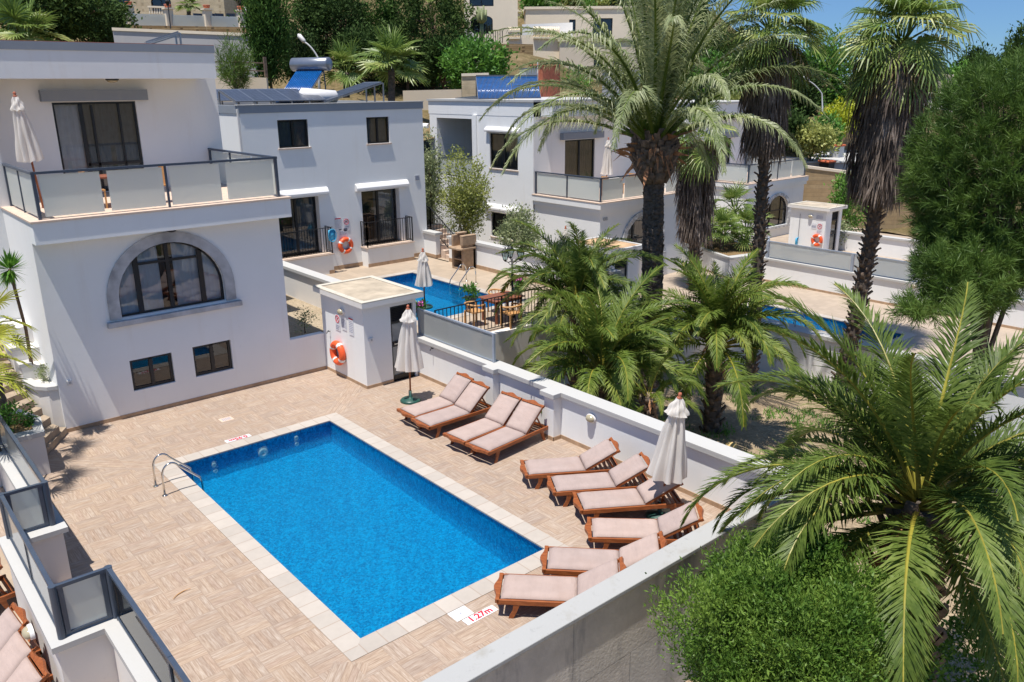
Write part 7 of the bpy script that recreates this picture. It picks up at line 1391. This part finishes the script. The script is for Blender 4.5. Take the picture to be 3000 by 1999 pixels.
for k in range(7): a = k*0.9; e = np.array((math.cos(a), math.sin(a), 0)); mb.tube([c, c+e*0.35+np.array((0, 0, 0.3)), c+e*0.42+np.array((0, 0, 1.1+0.15*(k % 3)))], [0.12, 0.13, 0.07], 7)
obj('stems', mb, MT['olive_g'], t, True)
hill_house('low cream house with a flat roof behind the balustraded terrace', V3(1540, 28, 84), V3(1860, 22, 84), 7, 9, 'cream', [(0.40, 0.46, 1.0, 2.4), (0.62, 0.80, 0.9, 3.2)])
hill_house('sand coloured lower wing with two dark windows behind the date palm', V3(1640, 122, 74), V3(1880, 118, 74), 6, 6, 'cream2', [(0.42, 0.52, 1.2, 2.4), (0.66, 0.74, 1.4, 2.5)])
hill_house('small pale house with a dark garage opening right of the tall cream house', V3(1512, 36, 92), V3(1560, 36, 92), 4, 5, 'cream', [(0.1, 0.9, 1.0, 1.7)])
long_wall('terrace_wall', 'cream terrace parapet with balustrade openings at the top centre', V3(1487, 104, 75), V3(1652, 102, 75), 3.0, 0.35, 'cream'); balustrade('left balustrade of the cream terrace', V3(1488, 92, 74.8), V3(1524, 91, 74.8), 0.6, 6); balustrade('right balustrade of the cream terrace', V3(1562, 90, 74.8), V3(1640, 91, 74.8), 0.6, 13)
long_wall('terrace_wall', 'white parapet rising behind the balustrade of the cream terrace', V3(1530, 72, 78), V3(1678, 66, 78), 2.2, 0.3, 'white')
# street lamps
def street_lamp(label, base, top, head):
    b, c, h = [np.array(q, float) for q in (base, top, head)]; t = thing('street_lamp', label, 'street lamp', b, 'curved street lamps'); P = [b, b*0.4+c*0.6]+[c*(1-s)**2+2*s*(1-s)*(c*0.55+h*0.45+np.array((0, 0, 0.25)))+h*s*s for s in np.linspace(0, 1, 7)]; mb = MB(); mb.tube(P, [0.09, 0.07]+[0.05]*7, 8); obj('pole', mb, MT['acgrey'], t, True); d = nrmz(h-c); mb = MB(); mb.tube([h-d*0.05, h+d*0.1, h+d*0.5, h+d*0.62], [0.05, 0.13, 0.14, 0.04], 8); obj('lamp_head', mb, MT['whitep'], t, True)
street_lamp('pale curved street lamp above the grey heater tank', V3(937, 300, 48), V3(932, 170, 48), V3(893, 124, 48)); street_lamp('pale curved street lamp between the two right hand fan palms', V3(2412, 380, 70), V3(2408, 275, 70), V3(2370, 238, 70))
# right hand background
long_wall('garden_wall', 'tall ochre block wall with dark stains at the right, behind the far shed', V3(2352, 492, 52), V3(2760, 545, 52), 6, 0.4, 'ochre', 'cream2')
t, P, Q, u, n = hill_house('low white roofed building just above the ochre wall', V3(2330, 478, 57), V3(2760, 500, 57), 4, 10, 'coping_w', [], 'coping_w', 'low_building', False, 0.1)
for uu, v, d, s, l in ((2452, 440, 60, 1.0, 'air conditioner with a red tiled cap on the white roofs at right'), (2422, 488, 56.5, 1.0, 'vent box with a red tiled cap on top of the ochre wall')):
    b = V3(uu, v, d); t = thing('roof_unit', l, 'roof unit', b); mb = MB(); mb.box(b[0]-0.4, b[1]-0.35, b[2]-0.5, b[0]+0.4, b[1]+0.35, b[2]+0.3); obj('cabinet', mb, MT['acgrey' if v < 450 else 'iron'], t); mb = MB()
    for k in range(6): mb.tube([(b[0]-0.45+k*0.18, b[1]-0.4, b[2]+0.33), (b[0]-0.45+k*0.18, b[1]+0.4, b[2]+0.38)], 0.07, 8)
    obj('tiled_cap', mb, MT['tile_r'], t)
long_wall('garden_wall', 'brown stone wall with a pale sill behind the scrub at right', V3(2432, 372, 66), V3(2560, 372, 66), 4, 0.4, 'ochre'); long_wall('garden_wall', 'white gate pillar above the scrub at right', V3(2436, 312, 68), V3(2454, 312, 68), 3, 0.5, 'white')
hill_house('pale distant house between the right palm and the pine', V3(2705, 225, 100), V3(2790, 222, 100), 8, 8, 'cream', [(0.5, 0.7, 2, 3.2)]); hill_house('distant grey white house below the pale one at right', V3(2690, 280, 92), V3(2800, 278, 92), 7, 6, 'white2', [(0.2, 0.35, 1, 2)])
# ------------------------------------------------------------------ trees on the hillside
def far_tree(name, label, cat, u, v, d, ru, rv, mat, n, per, ls, cl, seed, vb=None, group=None, **kw):
    c = V3(u, v, d); k = d/FPX; r = (ru*k, ru*k, rv*k); bz = hz(c[0], c[1])-0.5 if vb is None else V3(u, vb, d)[2]; bz = min(bz, c[2]-r[2]*0.8); return tree(name, label, cat, (c[0], c[1], bz), c, r, mat, max(0.08, ru*k*0.09), n, per, ls, cl, seed, group, 7, **kw)
G_C = 'cypresses and dark conifers on the hillside'
far_tree('cypress', 'tall narrow cypress at the left of the dark trees, trunk showing at its foot', 'tree', 778, 70, 44, 50, 168, 'cyp', 300, 46, 0.22, 0.5, 61, 268, G_C, up=1.6, shell=0.55, lump=0.15, aspect=0.35, flat=1.6)
for i, (u, v, d, ru, rv, mat, l) in enumerate(((915, 70, 58, 48, 120, 'conif', 'dark conifer directly right of the narrow cypress'), (870, 190, 52, 42, 55, 'conif', 'low brownish conifer behind the grey heater tank'), (985, 95, 58, 95, 120, 'conif', 'broad dark conifer behind the street lamp'), (1120, 75, 60, 90, 130, 'cyp', 'dark cypress in the middle of the hillside trees'), (1060, 165, 55, 80, 70, 'conif', 'low spreading conifer behind the fan palms'), (1265, 60, 57, 105, 135, 'conif', 'large dark conifer at the right end of the hillside trees'), (1300, 165, 55, 62, 62, 'conif', 'lower bough heavy conifer in front of the cream stair wall'), (1190, 170, 56, 70, 66, 'conif', 'dark conifer behind the larger fan palm'), (950, -10, 66, 90, 110, 'cyp', 'cypress at the top edge behind the street lamp'))):
    far_tree('conifer', l, 'tree', u, v, d, ru, rv, mat, int(120+ru*rv/55), 42, 0.23, 0.52, 70+i, None, G_C, up=0.5, shell=0.6, lump=0.75, aspect=0.42)
far_tree('conifer', 'dark spreading tree above the left villa roof', 'tree', 160, 40, 62, 195, 85, 'conif', 420, 44, 0.34, 0.8, 81, None, G_C, up=0.3, lump=0.4); far_tree('conifer', 'dark tree at the left edge of the hill terrace', 'tree', 300, 60, 68, 60, 50, 'conif', 120, 40, 0.3, 0.7, 82, None, G_C, lump=0.4)
far_tree('conifer', 'dark tree behind the hill villa near the cypress', 'tree', 690, -5, 90, 45, 60, 'conif', 90, 40, 0.35, 0.8, 83, None, G_C)
far_tree('fig_tree', 'bright green spreading fig tree on the brown slope', 'tree', 1392, 190, 52, 82, 52, 'green', 190, 40, 0.28, 0.55, 84, 262, lump=0.4)
c = V3(690, 200, 41.5); r = (0.85, 0.85, 1.55); C0, dd = blob_points(95, c, r, 0.25, 0.3, 85); t = thing('young_pine', 'wispy young pine in front of the long grey wall', 'tree', V3(690, 300, 41.5)); obj('crown', pine_crown(C0, nrmz(dd*0.35+np.array((0, 0, 1.0))), 26, 0.5, 0.028, 86, 0.35), MT['pine'], t); obj('trunk', limbs(V3(690, 300, 41.5), c, r, 14, 0.06, 3), MT['bark'], t)
FH = [[fan_mesh('fan_leaf', 0.9, 1.0, e, 190+i+5*j, [MT['fan'], MT['fan']], 30, 145, 0.25, 0.075) for j in range(2)] for i, e in enumerate((82, 64, 46, 28, 8))]
for i, (u, v, d, vb, sc, n, l) in enumerate(((1147, 205, 46, 300, 1.35, 19, 'bright fan palm on the slope between the white villas'), (1015, 215, 50, 290, 1.2, 13, 'smaller fan palm left of the bright one, beside the heater tank'), (80, 118, 46, 150, 1.35, 20, 'fan palm peeping over the left villa roof'), (1260, 10, 84, 40, 1.3, 14, 'pale palm head at the top behind the dark conifers'), (553, 22, 82, 52, 0.9, 16, 'small palm beside the hill villa terrace'))):
    c, b = V3(u, v, d), V3(u, vb, d); t = thing('fan_palm', l, 'palm', b, 'fan palms on the hillside'); obj('trunk', trunk_mesh(path_of(b, c), lambda q: 0.2, 10), MT['bark_g'], t); fan_crown(t, c, FH, n, i+2, 0.75*sc, 1.0*sc)
for i, (u, v, d, ru, rv, mat, l) in enumerate(((2400, 235, 82, 85, 110, 'green', 'tall green tree mass between the two right hand fan palms'), (2330, 300, 78, 60, 80, 'conif', 'dark green tree behind the second fan palm'), (2500, 310, 84, 70, 50, 'conif', 'dark hedge tree behind the right hand fan palm'), (2470, 345, 64, 48, 26, 'yellowg', 'bright yellow bush behind the right hand fan palm skirt'), (2300, 380, 58, 70, 38, 'conif', 'low dark pine scrub on the slope behind the far villa'), (2380, 415, 57, 50, 28, 'olive', 'yellowish scrub bush above the ochre wall'), (2420, 395, 60, 26, 40, 'green', 'green bush beside the brown stone wall'), (2860, 200, 130, 38, 44, 'conif', 'distant layered cedar against the sky at right'), (2800, 250, 120, 40, 40, 'green', 'distant green tree below the cedar at right'), (2990, 160, 125, 30, 50, 'conif', 'distant dark tree at the right edge against the sky'), (2600, 315, 110, 70, 36, 'conif', 'distant tree row behind the right hand fan palm'), (2050, 240, 72, 90, 60, 'green', 'green trees behind the arching date fronds'))):
    far_tree('tree', l, 'tree', u, v, d, ru, rv, mat, int(70+ru*rv/55), 40, 0.0042*d+0.05, 0.010*d, 100+i, None, 'background trees at right', lump=0.45, shell=0.4)
g = np.random.default_rng(4); k = 0
for i in range(70):
    u, d = g.uniform(-50, 2750), g.uniform(50, 120); p = V3(u, 200, d); x, y = p[0], p[1]; z = hz(x, y)
    if y < 31 or (x < 46 and y < 31): continue
    s = g.uniform(0.5, 1.4); t = thing('scrub_bush', 'low dry scrub bush on the brown hillside', 'bush', (x, y, z), 'scrub bushes on the hillside'); obj('foliage', foliage((x, y, z+s*0.5), (s, s, s*0.7), 24, 22, 0.24, 0.5, 200+i), MT[('olive', 'conif', 'green')[i % 3]], t)
for i, (u, v, d, ru, rv, mat, l) in enumerate(((1910, 190, 88, 80, 70, 'green', 'green tree on the slope behind the tall date palm crown'), (2010, 130, 95, 80, 70, 'conif', 'dark tree on the slope left of the second fan palm'), (2150, 190, 90, 80, 80, 'conif', 'dark tree low behind the second fan palm skirt'), (2230, 260, 84, 70, 70, 'green', 'green tree under the second fan palm crown'), (2120, 330, 66, 70, 40, 'olive', 'olive coloured scrub right of the palm side villa roof'), (1700, 0, 112, 60, 22, 'olive', 'dry green scrub patch on the hill crest'), (1580, 8, 110, 50, 16, 'green', 'green scrub patch at the top centre on the hill crest'), (1830, -10, 118, 90, 40, 'conif', 'dark scrub on the hill crest behind the date palm'), (2000, 20, 125, 90, 60, 'conif', 'dark trees on the hill crest left of the second fan palm'), (2560, 350, 90, 90, 36, 'green', 'green tree row behind the skirt of the right hand palm'))):
    far_tree('tree', l, 'tree', u, v, d, ru, rv, mat, int(70+ru*rv/50), 40, 0.0042*d+0.05, 0.010*d, 140+i, None, 'background trees at right', lump=0.45, shell=0.4)
